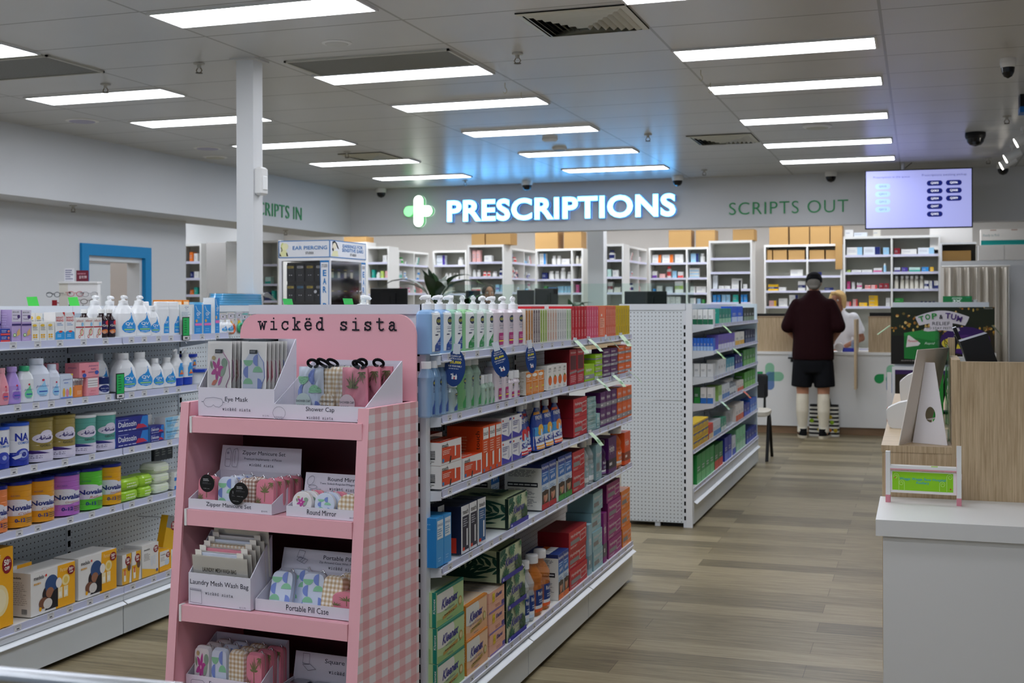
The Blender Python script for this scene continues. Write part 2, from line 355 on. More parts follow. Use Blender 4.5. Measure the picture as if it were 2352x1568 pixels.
def vent(x0, x1, y0, y1, lab):
    o = thing('air_vent', lab, 'vent', ((x0 + x1) / 2, (y0 + y1) / 2, CEIL)); W, D = (x1 - x0) / 2, (y1 - y0) / 2
    b = MB(); b.box(-W, W, -D, D, -.006, -.0005, 'void', skip='T'); b.build('backing', o)
    b = MB()
    for i in range(8):
        f0, f1 = 1 - .118 * i, 1 - .118 * i - (.075 if i else .1)
        z = -.016 - .004 * i
        P = [(-W * f0, -D * f0), (W * f0, -D * f0), (W * f0, D * f0), (-W * f0, D * f0)]; Q = [(x * f1 / f0, y * f1 / f0) for x, y in P]
        for j in range(4):
            a, c = P[j], P[(j + 1) % 4]; d, e = Q[(j + 1) % 4], Q[j]
            zz = z if i else -.013
            b.add([(*a, -.008), (*c, -.008), (*d, zz), (*e, zz)], [(0, 1, 2, 3)], 'c4c3b4'); b.add([(*a, -.006), (*c, -.006), (*d, zz + .002), (*e, zz + .002)], [(3, 2, 1, 0)], 'c4c3b4')
    b.build('louvres', o)
vent(-1.955, -1.375, 5.87, 6.43, 'square louvred white air vent nearest the camera, ahead of the middle lights')
vent(-1.95, -1.38, 10.65, 11.25, 'square louvred air vent between the two lit sign rows, above the scripts out lettering')
vent(-5.42, -4.96, 10.75, 11.3, 'flat louvred air vent behind the white column, above the scripts in lettering')
for x0, x1, y0, y1, lab in ((-3.665, -2.585, 6.55, 7.03, 'dark mesh return grille beside the column, next to a panel light'), (-6.05, -4.895, 5.92, 6.46, 'dark mesh return grille over the baby shelves, cut by the photo edge')):
    o = thing('return_grille', lab, 'grille', ((x0 + x1) / 2, (y0 + y1) / 2, CEIL)); W, D = (x1 - x0) / 2, (y1 - y0) / 2
    m_ = 'grille mesh'
    if m_ not in MATS:
        m, n, l, bb = newmat(m_); q = NB(n, l); p = q.xyz()
        k = q.math('MAXIMUM', line_mask(q, p[0], 0, .012, .005), line_mask(q, p[1], 0, .012, .005)); l.new(q.mix(k, lin('1c1c1a'), lin('77766e')), bb.inputs['Base Color']); MATS[m_] = m
    b = MB(); b.box(-W + .01, W - .01, -D + .01, D - .01, -.007, -.0005, m_); b.build('mesh_panel', o)
    b = MB()
    for r in ((-W, W, -D, -D + .014), (-W, W, D - .014, D), (-W, -W + .014, -D, D), (W - .014, W, -D, D)): b.box(*r, -.012, -.0005, 'c0bfb4')
    b.build('frame', o)
def sprinkler():
    b = MB(); b.lathe([(.035, -.001), (.033, -.008), (.012, -.012), (.012, -.03)], 'b5b3aa', 14)
    for s in (-1, 1): b.tube([(s * .01, 0, -.028), (s * .02, 0, -.045), (s * .008, 0, -.062)], .003, '6d5b3c', 6)
    b.lathe([(.003, -.064), (.022, -.062), (.022, -.059), (.003, -.055)], '4b4336', 12); return Proto(b.mesh('sprinkler'))
SPK = sprinkler()
for x, y, z, lab in ((-5.17, 6.83, CEIL, 'over the baby shelves, past the dark grille'), (-2.25, 6.81, CEIL, 'in front of the large square air vent'), (-2.244, 10.43, CEIL, 'beside the far square air vent'), (-5.255, 10.62, CEIL, 'just before the flat vent behind the column'), (-5.14, 13.55, CEIL, 'behind the last light before the prescriptions sign'), (-4.19, 6.44, CEIL, 'beside the top of the white column'), (.67, 10.38, CEIL, 'between the track spotlights and the blue-striped box'), (-2.25, 13.4, CEIL, 'above the gap between the two fascia words'), (.68, 13.29, CEIL, 'above the television, beside the last spotlight'), (-7.2, 9.05, 2.425, 'under the bulkhead near the blue door'), (-7.2, 12.9, 2.425, 'under the bulkhead below scripts in lettering')):
    SPK.inst('fire_sprinkler', 'small metal fire sprinkler ' + lab, 'sprinkler', (x, y, z - .0005), 0, 'ceiling fire sprinklers')
def disc(name, x, y, r, h, col, lab, cat, ring=None):
    o = thing(name, lab, cat, (x, y, CEIL)); b = MB(); b.lathe([(r, -.0005), (r, -h * .4), (r * .85, -h)], 'shop white', 28); b.build('rim', o)
    b = MB(); b.lathe([(r * .8, -h * .9), (r * .74, -h - .003)], col, 28); b.build('cover', o)
disc('ceiling_speaker', -6.378, 8.13, .13, .008, 'a9a6c0', 'round lilac-grey ceiling speaker near the left wall, the nearer one', 'speaker')
disc('ceiling_speaker', -6.376, 9.94, .13, .008, 'a9a6c0', 'round lilac-grey ceiling speaker just before the white column', 'speaker')
disc('ceiling_speaker', -3.13, 6.2, .085, .008, 'c6c6c2', 'faint white ceiling speaker above the dark grille beside the column', 'speaker')
disc('ceiling_speaker', -6.68, 10.55, .12, .012, 'c2c0ae', 'cream ceiling disc between the far speaker and the bulkhead', 'speaker')
disc('smoke_detector', -.8, 10.42, .12, .02, 'bdbcae', 'round cream detector among the service-counter row of lights', 'detector')
disc('smoke_detector', -3.14, 10.43, .07, .02, 'c8c8c4', 'round white detector in the middle row, the nearer one', 'detector')
disc('smoke_detector', -3.24, 11.07, .07, .02, '8f8f88', 'grey round detector right behind the white one, middle row', 'detector')
def hook():
    b = MB(); b.tube([(0, 0, 0), (0, 0, -.03), (.012, 0, -.045), (.012, 0, -.06), (0, 0, -.072), (-.012, 0, -.06)], .0025, 'b8b29a', 6); return Proto(b.mesh('hook'))
HK = hook()
for x, y, lab in ((-2.63, 7.69, 'nearer hook of the pair by the middle lights'), (-2.64, 8.07, 'farther hook of the pair by the middle lights'), (-1.31, 7.68, 'nearer hook of the pair by the counter lights'), (-1.325, 8.15, 'farther hook of the pair by the counter lights')):
    HK.inst('ceiling_hook', 'small bare wire ceiling hook, ' + lab, 'hook', (x, y, CEIL - .0005), .6, 'wire ceiling hooks')
def domecam(x, y, lab, r=.065, black=False):
    o = thing('dome_camera', lab, 'camera', (x, y, CEIL), group='dome security cameras')
    c = 'black' if black else 'e8e8e6'
    b = MB(); b.lathe([(r, -.0005), (r * 1.02, -.03), (r * .92, -.055)], c, 20); b.build('base', o)
    b = MB(); b.lathe([(r * .9, -.05), (r * .8, -.085), (r * .55, -.108), (.004, -.12)], 'G0c0d10', 20); b.build('dome', o)
for x, y, lab in ((-6.51, 14.13, 'white dome camera above the inside corner of the bulkhead'), (-4.46, 13.85, 'white dome camera above the letters of the lit sign'), (-2.653, 13.95, 'white dome camera above the end of the lit sign'), (-.935, 14.1, 'white dome camera above scripts out, beside the television'), (.86, 13.93, 'white dome camera in the corner beyond the television')): domecam(x, y, lab)
domecam(.474, 11.3, 'large black dome camera hanging above the television', .085, True); domecam(.52, 7.95, 'white camera with black eye on the ceiling near the counter', .045)
for i, (x, y, lab) in enumerate(((.787, 11.1, 'nearest of the white track spotlights above the counter'), (.78, 12.3, 'middle white track spotlight of the three'), (.78, 12.9, 'white track spotlight closest to the television'))):
    o = thing('track_spotlight', lab, 'light', (x + .06, y, CEIL), group='white track spotlights')
    b = MB(); b.box(-.02, .02, -.06, .06, -.02, -.0005, 'shop white'); b.tube([(0, 0, -.02), (0, 0, -.07)], .008, 'shop white'); b.build('bracket', o)
    b = MB(); b.tube([(.07, .0, -.06), (-.06, -.0, -.13)], [.04, .045], 'shop white', 16); b.build('can', o)
    b = MB(); b.tube([(-.0605, 0, -.1304), (-.064, 0, -.132)], .04, 'spot glow', 16); b.build('lens', o)
o = thing('ceiling_sensor_box', 'black box with blue band hanging from the ceiling at the photo edge', 'sensor', (.78, 9.4, CEIL))
b = MB(); b.box(-.09, .12, -.08, .08, -.12, -.0005, 'black', skip=''); b.build('housing', o)
b = MB(); b.box(-.092, .122, -.082, .082, -.13, -.09, '0a5fa8'); b.build('band', o)

# ------------------------------------------------------------------ lettering on the fascias
def sign(name, lab, st, P0, ux, wd, ht, key, side, dep, bold=.03, spacing=1.0, back=(0, 1, 0)):
    """raised letters; P0 lower left corner, ux writing direction; each letter its own part"""
    o = thing(name, lab, 'sign', P0); ux = Vector(ux); bk = Vector(back)
    full = []; c = bpy.data.curves.new('t', 'FONT'); c.body = st; c.offset = bold; c.space_character = spacing; c.resolution_u = 4
    lx = []
    adv = []
    # widths of the letters from the font itself
    for i, ch in enumerate(st):
        c.body = st[:i + 1]; ob = bpy.data.objects.new('t', c); me = ob.to_mesh(); xs = [v.co.x for v in me.vertices]; adv.append(max(xs)); ob.to_mesh_clear(); bpy.data.objects.remove(ob)
    for i, ch in enumerate(st):
        if ch == ' ': continue
        c.body = ch; ob = bpy.data.objects.new('t', c); me = ob.to_mesh(); P = [(v.co.x, v.co.y) for v in me.vertices]; F = [tuple(p.vertices) for p in me.polygons]
        ed = {}
        for f in F:
            for a_, b_ in zip(f, f[1:] + f[:1]): ed[tuple(sorted((a_, b_)))] = ed.get(tuple(sorted((a_, b_))), 0) + 1
        ob.to_mesh_clear(); bpy.data.objects.remove(ob)
        lx.append((i, P, F, [e for e, k in ed.items() if k == 1]))
    x0 = min(p[0] for p in lx[0][1]); sc = wd / (adv[-1] - x0)
    mh = max(p[1] for _, P, _, _ in lx for p in P if True); ml = 0
    for i, P, F, E in lx:
        sh = adv[i] - max(p[0] for p in P) - x0
        b = MB(); f3 = lambda p, d: tuple(ux * ((p[0] + sh) * sc) + Vector((0, 0, p[1] / mh * ht)) - bk * d)
        A = [f3(p, dep) for p in P]; B = [f3(p, .002) for p in P]; n = len(P)
        b.add(A, F, key); b.add(A + B, [(a_, b_, n + b_, n + a_) for a_, b_ in E], side)
        b.build('letter', o)
    bpy.data.curves.remove(c); return o
FY = 14.25
sign('sign_lettering', 'large glowing white PRESCRIPTIONS letters on the fascia', 'PRESCRIPTIONS', (-5.617, FY, 2.575), (1, 0, 0), 2.90, .257, 'sign white', 'sign halo', .09, .035, 1.06)
sign('sign_lettering', 'thin green SCRIPTS OUT letters on the fascia beside the television', 'SCRIPTS OUT', (-2.10, FY, 2.563), (1, 0, 0), 1.345, .143, 'sign green', 'sign green', .012, -.008, 1.1)
sign('sign_lettering', 'green SCRIPTS IN letters on the side bulkhead behind the column', 'SCRIPTS IN', (-7.0, 11.80, 2.535), (0, 1, 0), 1.115, .15, 'sign green', 'sign green', .012, -.008, 1.08, (-1, 0, 0))
o = thing('cross_logo', 'glowing white rounded plus logo with green leaf beside the lit sign', 'sign', (-6.01, FY, 2.71))
def stad(cx, cz, hx, hz, n=10):
    r = min(hx, hz); P = []
    for k, (sx, sz) in enumerate(((1, -1), (1, 1), (-1, 1), (-1, -1))):
        for j in range(n + 1):
            a = -PI / 2 + k * PI / 2 + PI / 2 * j / n; P.append((cx + sx * (hx - r) + r * math.cos(a), cz + sz * (hz - r) + r * math.sin(a)))
    return P
fr = lambda x, z, d: (x, -.08 + d, z)
b = MB(); b.prism(stad(0, 0, .066, .198), fr, .078, 'sign white green', 'sign halo green'); b.build('upright_bar', o)
b = MB(); b.prism(stad(.1, 0, .088, .068), lambda x, z, d: (x, -.078 + d, z), .076, 'sign white green', 'sign halo green'); b.build('side_arm', o)
leaf = [(-.07, .066)] + [(-.138 + .066 * math.cos(a), .066 * math.sin(a)) for a in [PI / 2 + j * PI * 1.5 / 14 for j in range(15)]]
b = MB(); b.prism(leaf[::-1], fr, .078, 'sign leaf', 'sign halo green'); b.build('leaf', o)

# ------------------------------------------------------------------ television
o = thing('television', 'wide lit television showing the prescription queue, hung from the ceiling', 'television', (0, 13.4, 2.62), math.radians(3.2))
W, D = .525, .30
b = MB(); b.box(-W - .012, W + .012, 0, .06, -D - .012, D + .012, 'black'); b.build('casing', o)
b = MB(); b.box(-W, W, -.003, 0.001, -D, D, 'screen'); pj = lambda x, z, L: (-W + x, -.003 - L, -D + z)
A = [('t', 'Prescriptions in the queue', .07, .865, .35, .045, 'screen grey'), ('t', 'Prescriptions awaiting pickup', .535, .875, .42, .055, 'screen grey')]
for i, t in enumerate(('Q010', 'Q011', 'Q012', 'Q013')):
    z = .73 - i * .135; A += [('p', [(.16 + a / W / 2, z + c / D / 2) for a, c in stad(0, 0, .077, .03)], 'screen pale'), ('t', t, .125, z - .02, .07, .04, 'screen grey')]
for i, t in enumerate(('Q005', 'Q003', 'Q004', 'Q007', 'Q002', 'Q006', 'Q008', 'Q009')):
    z = .765 - (i % 5) * .135; x = .655 if i < 5 else .835; A += [('p', [(x + a / W / 2, z + c / D / 2) for a, c in stad(0, 0, .078, .0275)], 'screen navy'), ('t', t, x - .036, z - .021, .072, .042, 'screen text')]
b.art(A, pj, 2 * W, 2 * D); b.build('screen', o)
b = MB(); b.tube([(-.15, .05, D), (-.15, .05, CEIL - 2.62)], .018, 'b8bac0'); b.tube([(-.13, .05, .33), (-.08, .05, .37), (-.06, .05, .385)], .004, 'black', 6); b.build('ceiling_mount', o)
# ================================================================== gondola shelving
def upright(b, x0, x1, y0, y1, z0, z1, slots):
    b.box(x0, x1, y0, y1, z0, z1, 'white metal')
    n = int((z1 - z0 - .08) / .05)
    for i in range(n):
        z = z0 + .05 + i * .05
        if slots == 'F': b.face([(x0 + .004, y0 - .0006, z), (x1 - .004, y0 - .0006, z), (x1 - .004, y0 - .0006, z + .028), (x0 + .004, y0 - .0006, z + .028)], 'void')
        else: b.face([(x1 + .0006, y0 + .006, z), (x1 + .0006, y1 - .006, z), (x1 + .0006, y1 - .006, z + .028), (x1 + .0006, y0 + .006, z + .028)], 'void')
def price_rail(b, xf, y0, y1, zt, zb, seed, dens=.13):
    b.box(xf - .004, xf, y0, y1, zb, zt, 'rail')
    b.box(xf - .006, xf + .004, y0, y1, zb - .004, zb + .001, 'e8eaf2')
    rnd = random.Random(seed); y = y0 + .04
    while y < y1 - .05:
        pj = lambda x, z, L, y=y: (xf + L, y + x, zb + .002 + z)
        h = zt - zb - .003
        b.art([('r', 0, 0, 1, 1, 'd9d9dc'), ('l', .1, .6, .9, .95, 2, '9a9aa0'), ('r', .32, .26, .7, .46, '5a5b64'), ('l', .15, .02, .85, .2, 1, '77777f')], pj, .042, h)
        y += dens * (.7 + .9 * rnd.random())
def gondola(name, label, xf, xb, ys, shelves, basez, base_bays=None, endcap=None, top=1.52, railh=.024, seed=1, pegs='peg yz', back_side=True):
    """bays between the y values in ys; shelves: (z, first bay, last bay); faces +x"""
    o = thing(name, label, 'shop shelving', ((xf + xb) / 2, (ys[0] + ys[-1]) / 2, 0)); ox, oy = o.location.x, o.location.y
    def tr(b): b.T = Matrix.Translation((-ox, -oy, 0)); return b
    for i, (a, c) in enumerate(zip(ys, ys[1:])):
        b = tr(MB()); b.box(xb - .02, xb, a + .016, c - .016, .2, top - .035, pegs); b.build('back_panel', o)
        b = tr(MB()); b.box(xb - .12, xb + .03, a + .001, c - .001, top - .035, top, 'white metal'); b.box(xb - .001, xb + .026, a + .001, c - .001, top - .05, top - .035, 'c2ccd6'); b.build('top_rail', o)
        b = tr(MB()); b.box(xb, xf, a + .002, c - .002, .175, basez - .001, 'white metal'); b.box(xb, xf - .004, a + .002, c - .002, basez - .001, basez, 'shelf white')
        sh = b.build('base_shelf', o); b = tr(MB()); price_rail(b, xf + .004, a + .003, c - .003, basez + .006, basez - railh + .006, seed * 31 + i); b.build('price_rail', sh)
        b = tr(MB()); b.box(xb, xf - .012, a + .004, c - .004, .03, .17, 'white metal'); b.box(xf - .012, xf, a + .004, c - .004, .022, .172, 'dde3e6')
        b.add([(xf, a + .004, .172), (xf, c - .004, .172), (xf + .022, c - .004, .160), (xf + .022, a + .004, .160)], [(0, 1, 2, 3)], 'eef2f6'); b.add([(xf, a + .004, .171), (xf, c - .004, .171), (xf + .022, c - .004, .158), (xf + .022, a + .004, .158)], [(3, 2, 1, 0)], 'eef2f6')
        b.build('kick_drawer', o)
        b = tr(MB()); b.box(xb + .02, xf - .05, a + .004, c - .004, 0, .03, 'black'); b.build('plinth', o)
    for i, y in enumerate(ys):
        b = tr(MB()); upright(b, xb - .03, xb + .006, y - .016, y + .016, .0, top - .036, 'R'); b.build('upright', o)
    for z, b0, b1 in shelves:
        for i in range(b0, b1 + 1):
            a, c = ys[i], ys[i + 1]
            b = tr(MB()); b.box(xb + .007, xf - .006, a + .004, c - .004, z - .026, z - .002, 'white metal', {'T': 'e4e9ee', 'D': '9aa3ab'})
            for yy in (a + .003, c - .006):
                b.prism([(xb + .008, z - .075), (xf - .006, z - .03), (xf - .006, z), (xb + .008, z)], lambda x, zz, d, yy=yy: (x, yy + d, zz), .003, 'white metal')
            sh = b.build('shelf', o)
            b = tr(MB()); price_rail(b, xf, a + .004, c - .004, z + .006, z + .006 - railh, seed * 17 + int(z * 100) + i); b.build('price_rail', sh)
    return o
g1 = gondola('shelf_gondola', 'white metal shelving run behind the pink stand, stocked with tissues and sanitiser', -1.5, -1.872, [3.735, 4.66, 5.6, 6.54], [(1.351, 0, 2), (1.145, 0, 2), (.899, 0, 2), (.644, 0, 2)], .211, seed=3)
b = MB(); b.T = Matrix.Translation((1.686, -5.1375, 0))
b.box(-2.19, -1.58, 3.712, 3.73, .03, 1.49, 'dfe6ea'); b.box(-2.21, -1.56, 3.70, 3.735, 1.49, 1.522, 'white metal'); b.build('end_panel', g1)
for x in (-2.205, -1.585):
    b = MB(); b.T = Matrix.Translation((1.686, -5.1375, 0)); upright(b, x, x + .02, 3.706, 3.735, 0, 1.49, 'F'); b.build('end_upright', g1)
b = MB(); b.T = Matrix.Translation((1.686, -5.1375, 0)); b.box(-1.565, -1.545, 3.70, 3.736, 0, 1.522, 'e3e7ee'); b.build('corner_post', g1)
b = MB(); b.T = Matrix.Translation((1.686, -5.1375, 0)); b.box(-2.21, -1.892, 3.74, 6.54, .03, .21, 'white metal')
for z in (.65, 1.0, 1.3): b.box(-2.2, -1.91, 3.74, 6.54, z - .02, z, 'white metal')
b.build('rear_shelves', g1)
g0 = gondola('shelf_gondola', 'long white shelving run stocked with baby care, beyond the pink stand', -3.45, -3.753, [2.875, 3.775, 4.675, 5.575, 6.3], [(1.371, 0, 2), (1.118, 0, 2), (.864, 0, 2), (.612, 0, 2)], .232, seed=5, railh=.03)
g2 = gondola('shelf_gondola', 'white shelving run further down the aisle with an empty pegboard end', -1.455, -1.69, [8.205, 9.1, 10.0, 10.85, 11.7], [(1.366, 1, 3), (1.168, 1, 3), (.97, 1, 3), (.77, 1, 3), (.522, 0, 3)], .262, seed=8)
b = MB(); b.T = Matrix.Translation((1.5725, -9.9525, 0))
b.box(-1.955, -1.52, 8.18, 8.203, .03, .86, 'peg xz'); b.box(-1.955, -1.52, 8.18, 8.203, .865, 1.478, 'peg xz'); b.box(-1.965, -1.505, 8.175, 8.204, 1.48, 1.522, 'white metal'); b.build('end_panel', g2)
b = MB(); b.T = Matrix.Translation((1.5725, -9.9525, 0)); upright(b, -1.52, -1.5, 8.178, 8.203, 0, 1.478, 'F'); b.box(-1.5, -1.46, 8.178, 8.204, .0, 1.522, 'e6eaee'); b.build('corner_post', g2)
b = MB(); b.T = Matrix.Translation((1.5725, -9.9525, 0)); b.box(-1.69, -1.465, 11.705, 11.72, .03, 1.522, 'd5e4ea'); b.build('far_end_panel', g2)
b = MB(); b.T = Matrix.Translation((1.5725, -9.9525, 0)); b.box(-1.955, -1.72, 8.205, 11.7, .02, .24, 'white metal'); b.build('rear_base', g2)

# ================================================================== packaging
def carton(w, h, d, base, F=(), N=(), T=(), side=None, top=None):
    b = MB(); b.box(-w / 2, w / 2, 0, d, 0, h, base, {'L': side or base, 'R': side or base, 'T': top or base, 'B': side or base})
    if F: b.art(F, flatproj(w, h), w, h)
    if N: b.art(N, sideproj(w, d), d, h)
    if T: b.art(T, topproj(w, h), w, d)
    return Proto(b.mesh('carton'))
def bottle(w, d, h, prof, key, n=2.6, A=(), parts=(), keys=None, seg=24, zone=None):
    """prof: (z fraction, width fraction, depth fraction)"""
    P = [(z * h, 0, d / 2, sx * w / 2, sy * d / 2) for z, sx, sy in prof]
    b = MB(); b.loft(P, key, seg, n, keys)
    def pj(x, z, L):
        x -= w / 2
        for (za, _, _, xa, ya), (zb, _, _, xb_, yb) in zip(P, P[1:]):
            if za <= z <= zb or zb == P[-1][0]:
                t = 0 if zb == za else min(1, max(0, (z - za) / (zb - za))); hx = xa + (xb_ - xa) * t; hy = ya + (yb - ya) * t; break
        q = min(.985, abs(x) / max(hx, 1e-5))
        return (math.copysign(q * hx, x), d / 2 - hy * (1 - q ** n) ** (1 / n) - L, z)
    pj.curved = 1
    if A: b.art(A, pj, w, h, .0016 if keys and len(keys) > 12 else .0008)
    return Proto(b.mesh('bottle'), parts)
def cap(r, z0, z1, key, d, name='cap', taper=.94, ribs=False):
    b = MB(); b.lathe([(r, z0), (r, z0 + (z1 - z0) * .85), (r * taper, z1)], key, 18, None, 0, d / 2); return (name, b.mesh(name))
def pump(r, z0, h, key, d, ang=0.):
    """collar, neck and curved nozzle of a dispenser pump"""
    b = MB(); c = d / 2
    b.lathe([(r, z0), (r, z0 + h * .42), (r * .82, z0 + h * .45)], key, 18, None, 0, c)
    b.lathe([(r * .5, z0 + h * .44), (r * .5, z0 + h * .55), (r * .34, z0 + h * .57), (r * .34, z0 + h * .82)], key, 14, None, 0, c)
    ca, sa = math.cos(ang), math.sin(ang)
    b.tube([(-.4 * r * ca, c - .4 * r * sa, z0 + h * .9), (r * .3 * ca, c + .3 * r * sa, z0 + h * .93), (r * 1.0 * ca, c + r * sa, z0 + h * .9), (r * 1.25 * ca, c + r * 1.25 * sa, z0 + h * .78)], [r * .42, r * .42, r * .3, r * .22], key, 10)
    b.lathe([(r * .45, z0 + h * .8), (r * .5, z0 + h * .9), (r * .38, z0 + h)], key, 14, None, 0, c)
    return ('pump', b.mesh('pump'))
class Run:
    """one face of a gondola: items stand on shelf z with their fronts on x = xf, facing +x"""
    def __init__(s, xf, place): s.xf, s.place = xf, place
    def y(s, u): return onX(u, 950, s.xf).y
    def top(s, u, v): return onX(u, v, s.xf).z
    def put(s, proto, name, label, cat, y, z, group=None, dx=0., rz=0.):
        return proto.inst(name, label, cat, (s.xf - dx, y, z), PI / 2 + rz, group)
    def row(s, fn, name, desc, cat, z, u0, u1, n, vt, where, stack=1, d=.08, gap=.94, back=0, jit=0., dx=0., turn=0., h=None):
        """n columns between the photo columns u0..u1, each a stack; vt is the photo row of the front top edge"""
        y0, y1 = s.y(u0), s.y(u1); w = (y1 - y0) / n; H = (h if h else (s.top(u0, vt) - z) / stack); P = fn(w * gap, H * .985, d)
        out = []; many = n * stack * (1 + back) > 1
        for q in range(back + 1):
            for i in range(n):
                for k in range(stack):
                    lb = desc; wh = where.replace('the ', '')
                    if stack > 1: lb = (('lower', 'upper') if stack == 2 else ('bottom', 'middle', 'top') if stack == 3 else ('bottom', 'second-lowest', 'second-highest', 'top') if stack == 4 else ('lowest', 'second-lowest', 'third-lowest', 'third-highest', 'second-highest', 'topmost'))[k] + ' ' + lb
                    if q: lb = 'back-row ' + lb
                    if n > 1: lb += f', {ORD[i]}' + (' along' if i else '')
                    lb += f', {wh} {s.place}' if n > 1 or 'along' in lb else f' on {wh} {s.place}'
                    r_ = (w * gap if name == 'formula_tin' else d) / 2
                    o = s.put(P, name, lb, cat, y0 + w * (i + .5) + random.uniform(-jit, jit) - r_ * math.sin(turn), z + k * H, f'{desc}s {where} {s.place}' if many else None, dx + q * (d + .006) + (0 if not k else random.uniform(0, jit)) + r_ * (1 - math.cos(turn)), turn)
                    out.append(o)
        return out
def mem(f):
    c = {}
    def g(*a):
        k = tuple(round(x, 4) if isinstance(x, float) else x for x in a)
        if k not in c: c[k] = f(*a)
        return c[k]
    return g
# ================================================================== tissue and sanitiser run
T1 = Run(-1.512, 'tissue shelf')
def leafshape(cx, cz, ln, wd, a):
    ca, sa = math.cos(a), math.sin(a); P = []
    for t, q in ((0, 0), (.25, .8), (.5, 1), (.8, .6), (1, 0), (.8, -.6), (.5, -1), (.25, -.8)):
        x, z = t * ln, q * wd / 2; P.append((cx + ca * x - sa * z, cz + sa * x + ca * z))
    return P
def palm(cx, cz, r, c, n=9, a0=.3, a1=2.9, sx=1.):
    return [('p', [((x - cx) * sx + cx, z) for x, z in leafshape(cx, cz, r * (.8 + .2 * (i % 2)), r * .16, a0 + (a1 - a0) * i / (n - 1))], c) for i in range(n)]
def monstera(cx, cz, r, c, a, sx=.55):
    o = []
    for i in range(6):
        for s in (-1, 1):
            o.append(('p', [((x - cx) * sx + cx, z) for x, z in leafshape(cx + math.cos(a) * r * (i / 4 - .6) * .8 * sx / .55, cz + math.sin(a) * r * (i / 4 - .6) * .8, r * (.95 - .1 * abs(i - 2)), r * .28, a + s * (1.25 - .12 * i))], c))
    return o
# -- dispenser bottles
def pumpfn(tint, lab, accent, diag, bodykey=None):
    def f(w, h, d):
        A = [('r', .12, .06, .97, .93, bodykey or 'f1f5f6')] if not bodykey else []
        A += [('e', .70, .74, .25, .095, 'navy' if 0 else '1d2f57'), ('t', 'AQIUM', .49, .70, .42, .08, 'e5e23c', 'b'), ('t', 'ANTIBACTERIAL', .42, .60, .5, .02, '2d3f6b'), ('t', 'HAND SANITISER', .42, .555, .55, .026, '2d3f6b', 'b'), ('l', .5, .48, .9, .53, 1, '7b86a0')]
        if diag: A += [('r', .36, .42, .62, .445, '16264f'), ('p', [(.30, .07), (.97, .07), (.97, .44), (.34, .20)], accent), ('t', 'KILLS 99.9%', .55, .24, .4, .03, 'f2f5f5'), ('t', 'OF GERMS', .58, .20, .37, .03, 'f2f5f5'), ('t', '1 Litre', .40, .10, .22, .03, 'f2f5f5')]
        else: A += [('p', [(.38, .07), (.97, .07), (.97, .33), (.9, .38), (.38, .38)], accent), ('r', .38, .155, .97, .19, 'efe23a'), ('t', 'KILLS 99.9%', .46, .27, .42, .03, 'ffe6f3'), ('t', 'OF GERMS', .46, .225, .4, .03, 'ffe6f3')]
        return bottle(w, d, h * .77, [(0, .94, .9), (.02, 1, 1), (.9, 1, 1), (.96, .9, .85), (1, .5, .55)], tint, 4.5, A, [pump(.0215, h * .77, h * .23, 'Gf4f5f6', d)])
    return mem(f)
SN = 'sanitiser_bottle'; W1 = 'top'
def rowp(fn, desc, u0, u1, n, where, z, vt, d, angs, **kw):
    for o, a in zip(T1.row(fn, kw.get('name', SN), desc, 'bottle', z, u0, u1, n, vt, where, d=d), angs):
        for c in o.children:
            if c.name.startswith('pump'): c.location = (math.cos(a) * 0, d / 2, 0); c.rotation_euler = (0, 0, a); c.location = (d / 2 * math.sin(a), d / 2 - d / 2 * math.cos(a), 0)
rowp(pumpfn('V9cc6f4', 0, '1d4a9a', 1), 'blue sanitiser pump bottle', 990, 1042, 2, 'top', 1.357, 678, .06, (1.9, 2.3))
rowp(pumpfn('Va9dcc0', 0, '1d4a9a', 1), 'pale green pump bottle with blue label', 1043, 1066, 1, 'top', 1.357, 679, .06, (2.0,))
rowp(pumpfn('V9fdc9f', 0, '1f8d46', 1), 'mint green sanitiser pump bottle', 1067, 1094, 1, 'top', 1.357, 679.5, .06, (.3,))
rowp(pumpfn('Vd6ebe0', 0, '22934a', 1), 'clear pump bottle with green label', 1094, 1137, 2, 'top', 1.357, 680, .06, (.4, 3.0))
rowp(pumpfn('Vf0e4ec', 0, 'b5237a', 0, 'Vf0e4ec'), 'pinkish pump bottle with magenta label', 1137, 1205, 3, 'top', 1.357, 681, .06, (2.4, 2.9, .6))
o = pumpfn('V9cc6f4', 0, '1d4a9a', 1)(.072, .196, .06).inst(SN, 'lone sanitiser pump showing above the end panel beside the pink stand header', 'bottle', (-1.79, 3.80, 1.353), PI / 2)
for c in o.children: c.rotation_euler = (0, 0, -1.2); c.location = (-.0280, .0191, 0)
